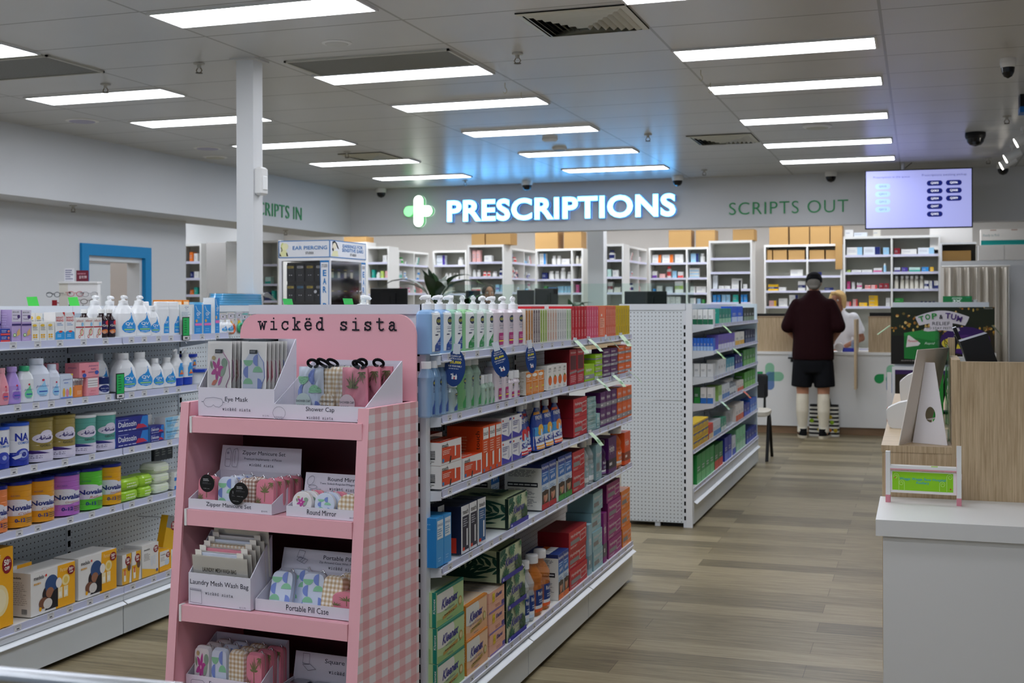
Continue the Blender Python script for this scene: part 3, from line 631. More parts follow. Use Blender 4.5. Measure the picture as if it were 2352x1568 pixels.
# -- slim hair-colour style cartons standing on edge
def slim(col, spine, txt, top=None):
    def f(w, h, d):
        F = [('r', .12, .04, .88, .96, spine), ('l', .25, .08, .8, .3, 5, txt), ('t', 'COLOUR CARE', .3, .38, .42, .5, txt, 'v')]
        return carton(w, h, d, col, F, [('r', .1, .1, .9, .85, spine)], (), None, top)
    return mem(f)
for u0, u1, n, vt, c, sp, tx, nm in ((1207, 1225, 3, 708, 'e9e4dc', 'c98a4a', '7a4a20', 'orange-spined slim carton'), (1225, 1241, 3, 708, 'e4e1dd', '6d5a60', 'd8d0d0', 'dark-spined slim carton'), (1241, 1257, 3, 708, 'e8ead8', 'a9c25a', '5d7a20', 'lime-spined slim carton'), (1257, 1280, 4, 708, 'ece9e4', 'd9c9bc', 'c9652f', 'beige-spined slim carton'), (1280, 1301, 4, 708, 'ecebe8', 'd5d8d6', '5a5f66', 'grey-spined slim carton'), (1301, 1313, 2, 708, 'e9efe4', 'bcd6b0', '5f8a58', 'pale-green-spined slim carton'),
        (1313, 1348, 5, 702, 'cf2030', 'c41a2b', 'f0c0c4', 'red slim carton'), (1348, 1375, 5, 702, 'ea5a78', 'e0527a', 'f8d0da', 'pink slim carton'), (1392, 1415, 5, 701, 'e8775c', 'd9694e', 'f6d8cc', 'salmon slim carton'), (1415, 1447, 6, 700.5, 'e0c21f', 'cfb018', '8a7410', 'yellow slim carton')):
    T1.row(slim(c, sp, tx), 'slim_carton', nm, 'carton', 1.357, u0, u1, n, vt, 'the top', d=.11, gap=.86)
T1.row(mem(lambda w, h, d: carton(w, h, d, 'ef7d5a', [('r', .15, .3, .85, .6, 'f6b49a'), ('l', .2, .32, .8, .58, 4, 'c85a38'), ('e', .4, .7, .1, .04, 'fff0e8'), ('l', .15, .06, .85, .25, 3, 'f8c4b0')])), 'slim_carton', 'wide orange carton turned face out', 'carton', 1.357, 1376, 1391, 1, 701, 'top', d=.06)
T1.row(mem(lambda w, h, d: carton(w, h, d, 'd2232f', (), (), [('r', .1, .1, .9, .6, 'e6e0e0')])), 'slim_carton', 'red carton lying flat behind the white slim ones', 'carton', 1.357, 1282, 1312, 1, 702, 'top', d=.1, dx=.125)
# -- second shelf
Z = 1.151
def flip(tint, accent, lab='f0f4f4', diag=1, capc='Gf2f3f4', hc=.13):
    def f(w, h, d):
        A = [('e', .72, .70, .24, .07, '1d2f57'), ('t', 'AQIUM', .52, .672, .4, .055, 'e5e23c', 'b'), ('l', .5, .5, .9, .62, 3, '54617f'), ('p', [(.36, .06), (.96, .06), (.96, .36), (.40, .2)] if diag else [(.36, .08), (.96, .08), (.96, .36), (.36, .36)], accent)] + ([] if diag else [('r', .36, .17, .96, .21, 'efe23a')])
        hb = h * (1 - hc)
        return bottle(w, d, hb, [(0, .92, .9), (.03, 1, 1), (.82, 1, 1), (.93, .72, .8), (1, .5, .6)], tint, 3.2, A, [cap(w * .3, hb, h, capc, d)])
    return mem(f)
T1.row(flip('C9cc6ee', '1d4a9a'), SN, 'slim blue gel bottle', 'bottle', Z, 987, 1034, 3, 829, 'the second', d=.05)
T1.row(flip('Cdcebf2', '1d4a9a', hc=.2), SN, 'small clear gel bottle behind the oval tag', 'bottle', Z, 1036, 1055, 1, 875, 'the second', d=.035)
T1.row(flip('C8fdc8a', '22934a'), SN, 'bright green gel bottle behind the oval tag', 'bottle', Z, 1056, 1075, 1, 832, 'the second', d=.05)
T1.row(flip('Cc6e6d0', '22934a'), SN, 'slim clear-green gel bottle', 'bottle', Z, 1076, 1109, 2, 824, 'the second', d=.05)
T1.row(flip('Cd4efdc', '22934a', hc=.28), SN, 'small green-labelled travel bottle', 'bottle', Z, 1110, 1138, 3, 861, 'the second', d=.035)
rowp(pumpfn('Vf0e4ec', 0, 'b5237a', 0, 'Vf0e4ec'), 'pinkish gel bottle with pump', 1139, 1171, 2, 'the second', Z, 815, .055, (1.6, 2.6))
T1.row(flip('Vf2e6ee', 'b5237a', diag=0, hc=.28), SN, 'small pinkish travel bottle', 'bottle', Z, 1171, 1197, 2, 852, 'the second', d=.035)
T1.row(mem(lambda w, h, d: carton(w, h, d, 'e8881c', [('e', .42, .84, .4, .08, 'f4efe4'), ('t', 'Oral', .1, .66, .42, .08, 'fff4e0', 'b'), ('t', 'Rehydration', .1, .56, .8, .08, 'fff4e0', 'b'), ('l', .1, .1, .9, .5, 7, 'f7cf9a'), ('r', .55, .27, .95, .33, 'f1dd3a')], [('l', .1, .1, .9, .9, 12, 'b5a58a')], (), 'ece6d8', 'd8d2c4')), 'sachet_box', 'orange and white rehydration box', 'box', Z, 1208, 1250, 3, 855, 'the second', d=.075)
T1.row(mem(lambda w, h, d: carton(w, h, d, 'edebe6', [('t', 'ORS', .3, .82, .45, .09, '6a6a66', 'b'), ('l', .2, .72, .8, .78, 1, '8a8a84'), ('e', .56, .38, .36, .2, 'ea6a1e'), ('e', .5, .55, .1, .05, '3f8a34'), ('l', .2, .05, .8, .14, 2, '9a9a94')], [('l', .12, .1, .9, .9, 10, 'a8a49c')])), 'sachet_box', 'white box with an orange fruit', 'box', Z, 1257, 1302, 4, 840, 'the second', d=.06)
hyd = lambda c, dk, strip='8a8a8c': mem(lambda w, h, d: carton(w, h, d, c, [('t', 'Hydralyte', .1, .6, .5, .2, 'ece4e4', 'b'), ('p', [(.08, .25), (.62, .25), (.56, .48), (.08, .48)], strip), ('p', [(.62, .2), (.95, .28), (.95, .78), (.6, .72)], 'e4dede'), ('p', [(.635, .24), (.935, .31), (.935, .74), (.62, .69)], c), ('t', 'HYDRATION', .66, .46, .26, .1, 'e4dede'), ('l', .08, .08, .5, .18, 2, 'ddd')], (), (), dk, dk) if 0 else carton(w, h, d, c, [('t', 'Hydralyte', .1, .6, .5, .2, 'ece4e4', 'b'), ('p', [(.08, .25), (.62, .25), (.56, .48), (.08, .48)], strip), ('p', [(.62, .2), (.95, .28), (.95, .78), (.6, .72)], 'e4dede'), ('p', [(.635, .24), (.935, .31), (.935, .74), (.62, .69)], c), ('t', 'HYDRATION', .66, .46, .26, .1, 'e4dede'), ('l', .08, .08, .5, .18, 2, 'dddddd')], (), (), dk, dk))
tab = lambda c, strip='9a9aa0': mem(lambda w, h, d: carton(w, h, d, c, [('r', 0, .12, 1, .38, strip), ('t', 'Hydralyte', .1, .52, .6, .26, 'f4f0ee', 'b'), ('l', .1, .16, .6, .34, 1, 'f4f0ee')], [('r', 0, .12, 1, .38, strip)]))
HB = 'electrolyte_box'
T1.row(mem(lambda w, h, d: carton(w, h, d, 'c01f2e', [('r', .1, .42, .9, .82, '5a1420'), ('t', 'Hydralyte', .15, .86, .7, .08, 'efdcdc', 'b'), ('p', [(.0, .3), (1, .34), (1, .4), (0, .36)], '9a8a8c'), ('l', .15, .06, .85, .26, 4, 'e8b8bc')], (), (), '7d1420', '9a1a26')), HB, 'tall red electrolyte box with dark window', 'box', Z, 1308, 1342, 2, 802, 'the second', d=.12)
T1.row(tab('a4d422'), HB, 'lime green tablet box in front', 'box', Z, 1343, 1366, 1, 838, 'the second', d=.05)
T1.row(tab('a4d422'), HB, 'lime green tablet box', 'box', Z, 1367, 1384, 1, 814, 'the second', 4, d=.06)
T1.row(tab('5c1f63'), HB, 'purple tablet box', 'box', Z, 1385, 1419, 2, 802, 'the second', 3, d=.06)
T1.row(tab('ec6a1e'), HB, 'orange tablet box', 'box', Z, 1420, 1451, 2, 794, 'the second', 3, d=.06)
# -- third shelf
Z = .905
lowtest = mem(lambda w, h, d: carton(w, h, d, 'ecebe8', [('p', [(.06, .1), (.94, .1), (.94, .68), (.06, .78)], 'd9441c'), ('t', 'touch', .07, .74, .28, .2, '15161a', 'b'), ('l', .1, .42, .5, .64, 3, 'f6d8cc'), ('r', .07, .12, .16, .27, '2f7fb8'), ('p', [(.66, .25), (.72, .26), (.72, .82), (.66, .8)], 'f0eeea'), ('p', [(.4, .02), (.47, .04), (.5, .3), (.45, .32)], '1a1a1e')], [('p', [(.12 + .0 * i, .28 + .03 * i) for i in (0, 1)] + [(.8, .31), (.8, .28)], '444444')] + [('r', .12, .26 + .045 * i, .82, .28 + .045 * i, '33353a') for i in range(9)] + [('l', .1, .06, .9, .2, 2, '888888')], [('r', 0, .0, 1, .6, 'd9441c'), ('l', .2, .1, .8, .5, 3, 'f6d8cc')]))
TB = 'test_kit_box'
T1.row(lowtest, TB, 'low white and orange test box', 'box', Z, 1010, 1061, 1, 1017, 'the third', 2, d=.105)
T1.row(lowtest, TB, 'low orange test box next to the stacked pair', 'box', Z, 1062, 1108, 1, 1053, 'the third', d=.105)
T1.row(lowtest, TB, 'low orange test box at the back', 'box', Z, 1036, 1084, 1, 1006, 'the third', 2, d=.1, dx=.112)
T1.row(mem(lambda w, h, d: carton(w, h, d, 'e2521c', [('r', .08, .72, .94, .97, 'f0eeea'), ('t', 'touch', .12, .8, .75, .1, '15161a', 'b'), ('l', .15, .42, .85, .68, 5, 'f6cdb8'), ('p', [(.5, .1), (.75, .12), (.75, .42), (.5, .4)], 'f0eeea'), ('r', .1, .02, .3, .08, '2f7fb8')], [('t', 'touch', .8, .5, .12, .4, '2a1612', 'v'), ('l', .35, .2, .6, .8, 9, 'f0906a')])), TB, 'tall orange test box', 'box', Z, 1108, 1152, 3, 979, 'the third', d=.14)
T1.row(mem(lambda w, h, d: carton(w, h, d, 'f0f0f4', [('p', [(.02, .02), (.98, .02), (.98, .3), (.7, .14), (.02, .34)], '3b35a8'), ('r', .08, .84, .2, .92, 'd0382c'), ('l', .08, .55, .7, .78, 3, '5a5a9a'), ('p', [(.66, .22), (.78, .24), (.78, .76), (.66, .74)], 'd4d4e0'), ('e', .86, .9, .1, .05, '3b35a8'), ('l', .1, .4, .5, .48, 1, '8a8ab8')], (), (), 'd9d9de')), TB, 'white and violet-blue test box', 'box', Z, 1151, 1199, 2, 961, 'the third', 2, d=.1)
def pouch(fruit, berry):
    def f(w, h, d):
        hb = h * .87; b = MB(); n = 9
        secs = [(0, .42, .5), (.03, .5, .5), (.15, .5, .42), (.5, .5, .34), (.8, .45, .2), (.93, .26, .1), (1, .16, .1)]
        P = [(z * hb, 0, d / 2, sx * w, sy * d) for z, sx, sy in secs]
        b.loft(P, 'G1d3f9a', 20, 2.4)
        def pj(x, z, L):
            x -= w / 2
            for (za, _, _, xa, ya), (zb, _, _, xb_, yb) in zip(P, P[1:]):
                if za <= z <= zb: break
            t = (z - za) / (zb - za); hx = xa + (xb_ - xa) * t; hy = ya + (yb - ya) * t; q = min(.97, abs(x) / hx)
            return (math.copysign(q * hx, x), d / 2 - hy * (1 - q ** 2.4) ** (1 / 2.4) - L, z)
        pj.curved = 1
        b.art([('r', .02, .03, .98, .12, fruit), ('r', .02, .12, .98, .34, 'e6eaf0'), ('r', .02, .34, .98, .55, '4aa0dc'), ('t', 'FREVE', .2, .72, .6, .09, 'f2f4fa', 'b'), ('r', .1, .84, .6, .9, fruit)] + [('e', .55, .5, .26, .1, berry), ('e', .42, .42, .16, .07, berry), ('p', [(.4, .22), (.6, .2), (.62, .48), (.5, .5)], 'c6dcf0'), ('t', 'Slu..'[:3], .1, .17, .75, .13, '2a3c9a', 'Bi'), ('l', .1, .045, .9, .1, 1, 'f4e0d8')], pj, w, hb)
        return Proto(b.mesh('pouch'), [cap(.0155, hb, h, 'Gf0f1f3', d)])
    return mem(f)
for u0, u1, vt, fr_, be, lb in ((1199, 1219, 930, 'c8202c', 'd01f2c', 'strawberry slush pouch with white cap, first of the pouches'), (1220, 1236, 925, 'c8202c', 'd01f2c', 'strawberry slush pouch tucked behind, second of the pouches'), (1236, 1257, 922, 'e8a22a', 'e6b030', 'mango slush pouch with white cap, third of the pouches'), (1257, 1277, 918, 'e8a22a', 'e6b030', 'mango slush pouch with white cap, fourth of the pouches'), (1277, 1298, 912, 'e8622a', 'e88a30', 'orange slush pouch with white cap, last of the pouches')):
    T1.row(pouch(fr_, be), 'drink_pouch', lb, 'pouch', Z, u0, u1, 1, vt, 'the third', d=.06, dx=.02 if 'tucked' in lb else 0, gap=1.1)
T1.row(hyd('c61f2c', '8d1320'), HB, 'large red electrolyte box', 'box', Z, 1316, 1349, 1, 917, 'the third', 2, d=.16)
T1.row(tab('9cc4c4', '7ea6a8'), HB, 'pale teal tablet box', 'box', Z, 1350, 1370, 1, 915, 'the third', 6, d=.09, jit=.006)
T1.row(tab('a4cccc', '7ea6a8'), HB, 'slim teal box standing beside the teal stack', 'box', Z, 1371, 1378, 1, 950, 'the third', d=.05)
T1.row(tab('5f2068'), HB, 'purple electrolyte box', 'box', Z, 1379, 1417, 3, 902, 'the third', 2, d=.08)
T1.row(tab('ec6a1e'), HB, 'orange electrolyte box', 'box', Z, 1418, 1451, 3, 892, 'the third', 2, d=.08)
# -- fourth shelf
Z = .65
T1.row(mem(lambda w, h, d: carton(w, h, d, '3f9fe0', [('r', .1, .56, .9, .94, 'e4eef4'), ('t', 'SINGLE', .15, .82, .7, .05, '3a6a9a', 'b'), ('l', .15, .6, .85, .78, 4, '4a90c0'), ('l', .2, .1, .7, .2, 2, '8cc8f0')], [('k', [(.1, .5), (.35, .42), (.3, .3), (.12, .32)], .008, 'e8f2f8'), ('e', .5, .1, .1, .035, 'e8f2f8'), ('l', .3, .7, .8, .9, 4, '7cc0f0')], (), '2f93de')), TB, 'sky blue test box', 'box', Z, 1001, 1036, 2, 1190, 'the fourth', d=.1, back=1)
navy = lambda c: mem(lambda w, h, d: carton(w, h, d, 'e9eaec', [('r', .16, .06, .96, .78, c), ('t', 'touch', .2, .82, .7, .1, '15161a', 'b'), ('l', .25, .55, .85, .74, 4, 'c8ccd8'), ('r', .66, .14, .82, .5, 'eceef0'), ('r', .16, .06, .42, .13, 'd8361e')], [('r', .3, .02, .85, .34, 'd8361e'), ('t', 'touch', .45, .68, .2, .2, 'dfe2e8', 'v'), ('l', .4, .36, .7, .62, 5, '6a7090')], (), '1b2340', '2a3350'))
T1.row(navy('151d3a'), TB, 'navy and white test box', 'box', Z, 1058, 1095, 2, 1163, 'the fourth', d=.12)
T1.row(navy('151d3a'), TB, 'navy test box half hidden behind its neighbour', 'box', Z, 1042, 1057, 1, 1165, 'the fourth', d=.1, dx=.06)
o = T1.row(navy('1f5c90'), TB, 'mid-blue test box leaning beside the navy ones', 'box', Z, 1097, 1114, 1, 1146, 'the fourth', d=.1)[0]; o.rotation_euler = (0, .0, PI / 2 - .06)
def tissue(kind):
    def f(w, h, d):
        if kind == 'leaf':
            F = monstera(.06, .74, .42, '1f5f4c', .4) + monstera(.88, .16, .44, '28573a', 2.2) + monstera(.2, .06, .36, '2f6a50', 1.0) + palm(.95, .95, .26, '2a6a48', 7, 2.6, 4.4, .5) + monstera(.5, 1.0, .34, '3a7a5c', 4.6)
            F += [('r', 0, 0, 1, .15, '2a2a9e'), ('t', 'Kleenex', .16, .42, .62, .3, '2b2a86', 'Bis'), ('t', 'everyday', .42, .3, .33, .1, '4a4f70', 'is'), ('t', 'LARGE PACK', .48, .22, .2, .05, '4a4f70'), ('e', .08, .07, .04, .04, 'c8c8ec')]
            N = palm(.3, .12, .62, '1c4a3c', 9, .1, 3.0, 1.) + palm(.5, .95, .5, '1c4a3c', 8, 3.4, 5.9, 1.) + monstera(.9, .5, .35, '1c4a3c', 2.8, 1.) + [('r', .94, 0, 1, 1, '10281f')]
            T = monstera(.3, .5, .4, '1e4a34', .6) + palm(.75, .3, .35, '1e4a34', 9, .2, 3) + [('r', 0, 0, 1, .05, '10281f')]
            return carton(w, h, d, 'cfd9b4', F, N, T, 'c6cfa8', 'b9c69a')
        g, dk, li = {'green': ('b9d49c', '1f8a78', '9cc07c'), 'peach': ('efc9a4', 'e08a2e', 'e8b486')}[kind]
        F = [('e', .2, .75, .42, .38, 'e6e6de'), ('p', [(0, 0), (1, 0), (1, .3), (.4, .12), (0, .2)], li), ('r', 0, .93, 1, 1, dk) if kind == 'green' else ('r', 0, .95, 1, 1, dk), ('t', 'Kleenex', .16, .44, .62, .32, '2b2a86', 'Bis'), ('t', 'eucalyptus' if kind == 'green' else 'aloe vera & vitamin e', .3 if kind == 'green' else .16, .32, .34 if kind == 'green' else .56, .1, '3a3f80', 's'), ('p', [(.2, .12), (.74, .24), (.74, .34), (.2, .22)], 'b9984a'), ('l', .26, .19, .66, .27, 1, '5a4420'), ('e', .86, .38, .07, .14, 'b99c52'), ('e', .86, .38, .045, .09, 'd8cf9a'), ('l', .35, .05, .62, .1, 1, '6a708a')]
        return carton(w, h, d, g, F, [('r', .86, 0, .98, 1, dk), ('p', [(0, 0), (.8, 0), (.8, .4), (0, .7)], li), ('t', 'Kleenex', .885, .4, .07, .42, 'eef4ee', 'v')], [('r', 0, 0, 1, .1, dk), ('p', [(.1, .2), (.9, .2), (.9, .8), (.1, .8)], 'e4ecd8' if kind == 'green' else 'f2dcc2')], g if kind == 'green' else 'd98a3a', 'c9dcae' if kind == 'green' else 'efd2b0')
    return mem(f)
TI = 'tissue_box'; LF = tissue('leaf')
T1.row(LF, TI, 'green leaf-print tissue box alone', 'tissue box', Z, 1166.5, 1211, 1, 1146, 'the fourth', d=.235)
reh = lambda c, face: mem(lambda w, h, d: carton(w, h, d, 'e8edf2', [('r', 0, .42, 1, 1, '2f74c4'), ('r', 0, .82, 1, 1, '1b3f98'), ('r', 0, .38, 1, .55, 'cfe0f0'), ('t', 'Rehydralyte', .06, .86, .88, .09, 'f4f6fa', 'b'), ('l', .1, .72, .9, .82, 2, 'c8dcf4'), ('e', .3, .64, .06, .04, 'eef4fa'), ('e', .5, .65, .06, .04, 'eef4fa'), ('e', .7, .66, .06, .04, 'eef4fa'), ('l', .1, .42, .9, .5, 2, '5a8ac0'), ('p', [(.05, .12), (.95, .12), (.95, .4), (.05, .4)], '4a3a34'), ('e', .52, .26, .28, .11, 'c89478'), ('e', .5, .36, .34, .06, '3a2a22'), ('p', [(.3, .14), (.42, .12), (.4, .27), (.34, .27)], c), ('r', 0, 0, 1, .12, c)], [('r', 0, .92, 1, 1, '27336a'), ('l', .1, .72, .9, .88, 6, '6a6a70'), ('r', .08, .5, .9, .6, '2c2e34'), ('l', .1, .52, .88, .58, 1, 'd8d8d8'), ('l', .1, .08, .9, .46, 14, '85858a')], [('r', 0, 0, 1, 1, '1f3f86'), ('r', .0, .3, 1, .55, 'e8e8ea'), ('r', 0, .55, 1, .75, c)], 'e4e2da', '1f3f86'))
T1.row(reh('c01f2c', 0), 'rehydration_box', 'tall rehydration box with red base band', 'box', Z, 1243, 1277, 2, 1066, 'the fourth', d=.165)
T1.row(reh('2f9a3a', 0), 'rehydration_box', 'tall rehydration box with green base band', 'box', Z, 1281, 1313, 2, 1049, 'the fourth', d=.165)
T1.row(reh('c01f2c', 0), 'rehydration_box', 'rehydration box pushed to the back, white side showing', 'box', Z, 1226, 1244, 1, 1066, 'the fourth', d=.15, dx=.19)
T1.row(hyd('c61f2c', '8d1320'), HB, 'red electrolyte box', 'box', Z, 1313.5, 1343, 1, 1040, 'the fourth', 2, d=.12)
def drink(liq, lab, capc='Gf0f1f3', rib=True, stripe='e8622a'):
    def f(w, h, d):
        hb = h * .88
        A = [('r', -.1, .08, 1.1, .5, lab), ('r', -.1, .08, 1.1, .2, 'e6ecf2'), ('r', -.1, .08, 1.1, .14, stripe), ('t', 'Rehydra', .25, .36, .6, .1, 'f4f6fa', 'b'), ('l', .3, .24, .8, .32, 2, 'c8d8f0')]
        return bottle(w, d, hb, [(0, .88, .88), (.03, .98, .98), (.08, 1, 1), (.52, 1, 1), (.6, .92, .92), (.66, 1, 1), (.72, 1, 1), (.86, .62, .62), (.92, .4, .4), (1, .36, .36)], liq, 2, A, [cap(w * .24, hb - .004, h, capc, d)])
    return mem(f)
DK = 'drink_bottle'
T1.row(drink('Cdfe8ea', '9ab8c0', stripe='dfe8ea'), DK, 'clear electrolyte drink bottle', 'bottle', Z, 1344, 1367, 2, 1013, 'the fourth', d=.06, gap=1.0)
T1.row(hyd('8fb4ba', '7ea2a8'), HB, 'grey-teal electrolyte box beside the clear bottles', 'box', Z, 1368, 1382, 1, 1022, 'the fourth', d=.08)
T1.row(drink('C4a2560', '4a2560', 'G1a1a20', stripe='8a6aa8'), DK, 'dark purple drink bottle with black cap', 'bottle', Z, 1383, 1396, 1, 1012, 'the fourth', d=.06)
T1.row(tab('541a60', '2c2030'), HB, 'tall purple box beside the dark purple bottle', 'box', Z, 1397, 1416, 1, 1006, 'the fourth', d=.09)
T1.row(drink('Ce8762a', 'e8762a', stripe='f0b080'), DK, 'orange drink bottle with white cap', 'bottle', Z, 1417, 1433, 1, 984, 'the fourth', d=.065)
T1.row(tab('e65a22', '9a4a30'), HB, 'orange box at the far corner', 'box', Z, 1434, 1448, 1, 993, 'the fourth', d=.08)
# -- base shelf
Z = .212
T1.row(tissue('green'), TI, 'green eucalyptus tissue box', 'tissue box', Z, 1003, 1068, 1, 1363, 'base', 3, d=.12, jit=.006)
T1.row(tissue('peach'), TI, 'peach aloe tissue box', 'tissue box', Z, 1069, 1120, 1, 1394, 'base', 2, d=.12, jit=.004)
T1.row(mem(lambda w, h, d: carton(w, h, d, 'efb79c', [('r', .0, .0, 1, .08, '8a70b0'), ('r', .2, .45, .36, .9, 'e8c82a'), ('t', '12', .22, .6, .12, .12, '8a6a10', 'b'), ('t', 'Kleenex', .42, .6, .42, .24, '4a3f86', 'Bis'), ('r', .8, .1, .98, .3, '5a4a9a'), ('l', .4, .15, .75, .3, 2, 'c07a6a'), ('k', [(.02, .5), (.98, .5)], .0015, 'd89a80')], [('k', [(.0, .5), (1, .5)], .0015, 'd89a80')], [('r', .05 + .24 * i, .08, .24 + .24 * i, .92, 'd8cdc4') for i in range(4)] + [('r', .09 + .24 * i, .3, .2 + .24 * i, .6, 'b9b0aa') for i in range(4)], 'e8b8a0', 'c9b8a8')), 'tissue_multipack', 'peach pocket tissue multipack', 'tissue pack', Z, 1122, 1159, 1, 1364, 'base', 3, d=.16, jit=.004)
T1.row(LF, TI, 'leaf-print tissue box with blue base band', 'tissue box', Z, 1161, 1206, 1, 1331, 'base', 2, d=.22)
lz = Z + 2 * (T1.top(1161, 1331) - Z) / 2
T1.row(LF, TI, 'leaf-print tissue box on top of the stack, nudged sideways', 'tissue box', lz, 1146, 1198, 1, 1267, 'base', d=.22)
for u0, u1, h0, lb in ((1040, 1100, 0, 'lower leaf-print tissue box in the dark behind the peach boxes'), (1040, 1100, 1, 'middle leaf-print tissue box in the dark behind the peach boxes'), (1040, 1100, 2, 'upper leaf-print tissue box in the dark behind the peach boxes')):
    T1.row(LF, TI, lb, 'tissue box', Z + h0 * .115, u0, u1, 1, 0, 'base', d=.2, dx=.148, h=.114)
T1.row(drink('Cdfe8ea', '1f3f86', stripe='cfe0f0'), DK, 'clear rehydration bottle', 'bottle', Z, 1206.5, 1231, 2, 1299, 'base', d=.075, gap=1.0)
T1.row(drink('Ceb8a2c', '1f3f86'), DK, 'orange rehydration bottle', 'bottle', Z, 1233, 1269, 2, 1279, 'base', d=.085, gap=1.0)
T1.row(reh('e8762a', 0), 'rehydration_box', 'rehydration box with orange base band', 'box', Z, 1281, 1305, 2, 1274, 'base', d=.15)
T1.row(reh('e8762a', 0), 'rehydration_box', 'rehydration box behind the orange bottles', 'box', Z, 1248, 1276, 2, 1262, 'base', d=.15, dx=.17)
T1.row(hyd('c61f2c', '8d1320'), HB, 'large red electrolyte box', 'box', Z, 1306.5, 1349, 1, 1225, 'base', 3, d=.15, jit=.008)
T1.row(tab('9cc0cc', '7c9ca8'), HB, 'slim standing teal box between red and teal stacks', 'box', Z, 1351, 1359, 1, 1205, 'base', d=.08)
T1.row(hyd('9cc4cc', '7ea4ae'), HB, 'pale teal electrolyte box', 'box', Z, 1361, 1384, 1, 1135, 'base', 4, d=.13, jit=.008)
T1.row(tab('8a2a7a', '5a5a60'), HB, 'slim standing magenta box beside the teal stack', 'box', Z, 1385.5, 1393, 1, 1178, 'base', d=.08)
T1.row(hyd('a0207c', '6a1456'), HB, 'magenta electrolyte box', 'box', Z, 1395, 1427, 1, 1114, 'base', 4, d=.13, jit=.006)
T1.row(hyd('f0892a', 'b8641a'), HB, 'bright orange electrolyte box', 'box', Z, 1428, 1449, 1, 1130, 'base', 3, d=.12, jit=.006)
# -- tags hanging from the price rails
def ovaltag(lab, u, v, hh, rz, ww=.1):
    p = onX(u, v, -1.48); o = thing('oval_shelf_tag', lab, 'shelf tag', (p.x, p.y, p.z), rz, 'blue oval prize tags'); n = 28
    b = MB(); P = [(ww / 2 * math.cos(2 * PI * j / n), -hh / 2 + hh / 2 * math.sin(2 * PI * j / n)) for j in range(n)]
    b.prism(P, lambda x, z, d: (x, d, z), .0012, '1b3f82'); pj = lambda x, z, L: (x - ww / 2, -L, z - hh)
    b.art([('e', .5, .91, .09, .035, 'e8ecf2'), ('e', .5, .91, .06, .024, '1d2f57'), ('t', 'CLEAN UP', .26, .80, .48, .05, 'f2f4f8', 'b'), ('t', 'WITH A COOL', .2, .73, .6, .05, 'f2f4f8', 'b'), ('t', '$5,000', .22, .61, .56, .09, 'f0e23a', 'B'), ('t', 'FOR YOUR FAMILY', .17, .53, .66, .05, 'f2f4f8', 'b'), ('l', .2, .46, .8, .51, 1, 'b8c4dc'), ('r', .38, .2, .64, .3, 'eef0f4'), ('p', [(.4, .3), (.46, .3), (.43, .38)], 'eef0f4'), ('p', [(.56, .3), (.62, .3), (.59, .36)], 'eef0f4'), ('e', .36, .33, .04, .02, 'eef0f4'), ('r', .48, .2, .54, .27, 'c83a4a')], pj, ww, hh)
    b.build('oval_card', o); o.rotation_euler.y = {20: .1, 38: -.28, 62: -.12}[round(math.degrees(rz))]; b = MB(); b.box(-.012, .012, -.001, .006, -.014, .02, 'Gdfe6ee'); b.build('clip', o)
ovaltag('big blue oval prize tag hanging in front of the gel bottles', 1049, 803, .125, math.radians(20), .07)
ovaltag('tilted blue oval prize tag hanging between the gel bottles and pump bottles', 1140, 797, .115, math.radians(38), .066)
ovaltag('narrow blue oval prize tag turned sideways, above the rehydration boxes', 1217, 792, .115, math.radians(62), .06)
def greentag(lab, p, rz, tilt=.0, col='b4d2ac'):
    o = thing('special_price_tag', lab, 'shelf tag', p, rz, 'pale green price flags')
    b = MB(); q = .017; b.add([(0, -q, 0), (0, q, 0), (.036, q, -.028), (.066, q, -.058), (.066, -q, -.058), (.036, -q, -.028)], [(0, 1, 2, 5), (5, 2, 3, 4)], col)
    b.add([(0, -q, -.001), (0, q, -.001), (.036, q, -.029), (.066, q, -.059), (.066, -q, -.059), (.036, -q, -.029)], [(5, 2, 1, 0), (4, 3, 2, 5)], col)
    b.add([(.040, -.011, -.0305), (.054, -.011, -.0445), (.054, .009, -.0445), (.040, .009, -.0305)], [(0, 1, 2, 3)], '6a9a6a'); b.build('flag', o)
    b = MB(); b.box(-.008, .002, -.008, .008, -.012, .012, 'Gdfe6ee'); b.build('clip', o)
for i, (u, v, s) in enumerate(((1322, 781, 'top'), (1353, 778, 'top'), (1393, 774, 'top'), (1426, 769, 'top'), (1371, 869, 'second'), (1409, 861, 'second'), (1446, 853, 'second'), (1356, 993, 'third'))):
    p = onX(u, v, -1.494); k = {'top': i, 'second': i - 4, 'third': 0}[s]
    greentag(f'pale green price flag on the {s} tissue shelf edge' + (f', {ORD[k]} along' if s != 'third' else ''), p, (-.35, -.2, .2, -.55, -.1, -.25, .15, -.3)[i])
for u, lab in ((655, 'bright green tag lying on the end panel top, under the ear piercing panel'), (793, 'bright green tag on the end panel top, under the earrings panel')):
    p = onY(u, 697, 3.73); o = thing('green_tag', lab, 'tag', (p.x, 3.722, 1.5225)); b = MB()
    b.add([(0, 0, 0), (.03, .01, 0), (.028, .004, .02), (-.004, -.004, .021)], [(0, 1, 2, 3)], '4fd06a'); b.add([(0, .001, 0), (.03, .011, 0), (.028, .005, .02), (-.004, -.003, .021)], [(3, 2, 1, 0)], '4fd06a'); b.build('card', o)
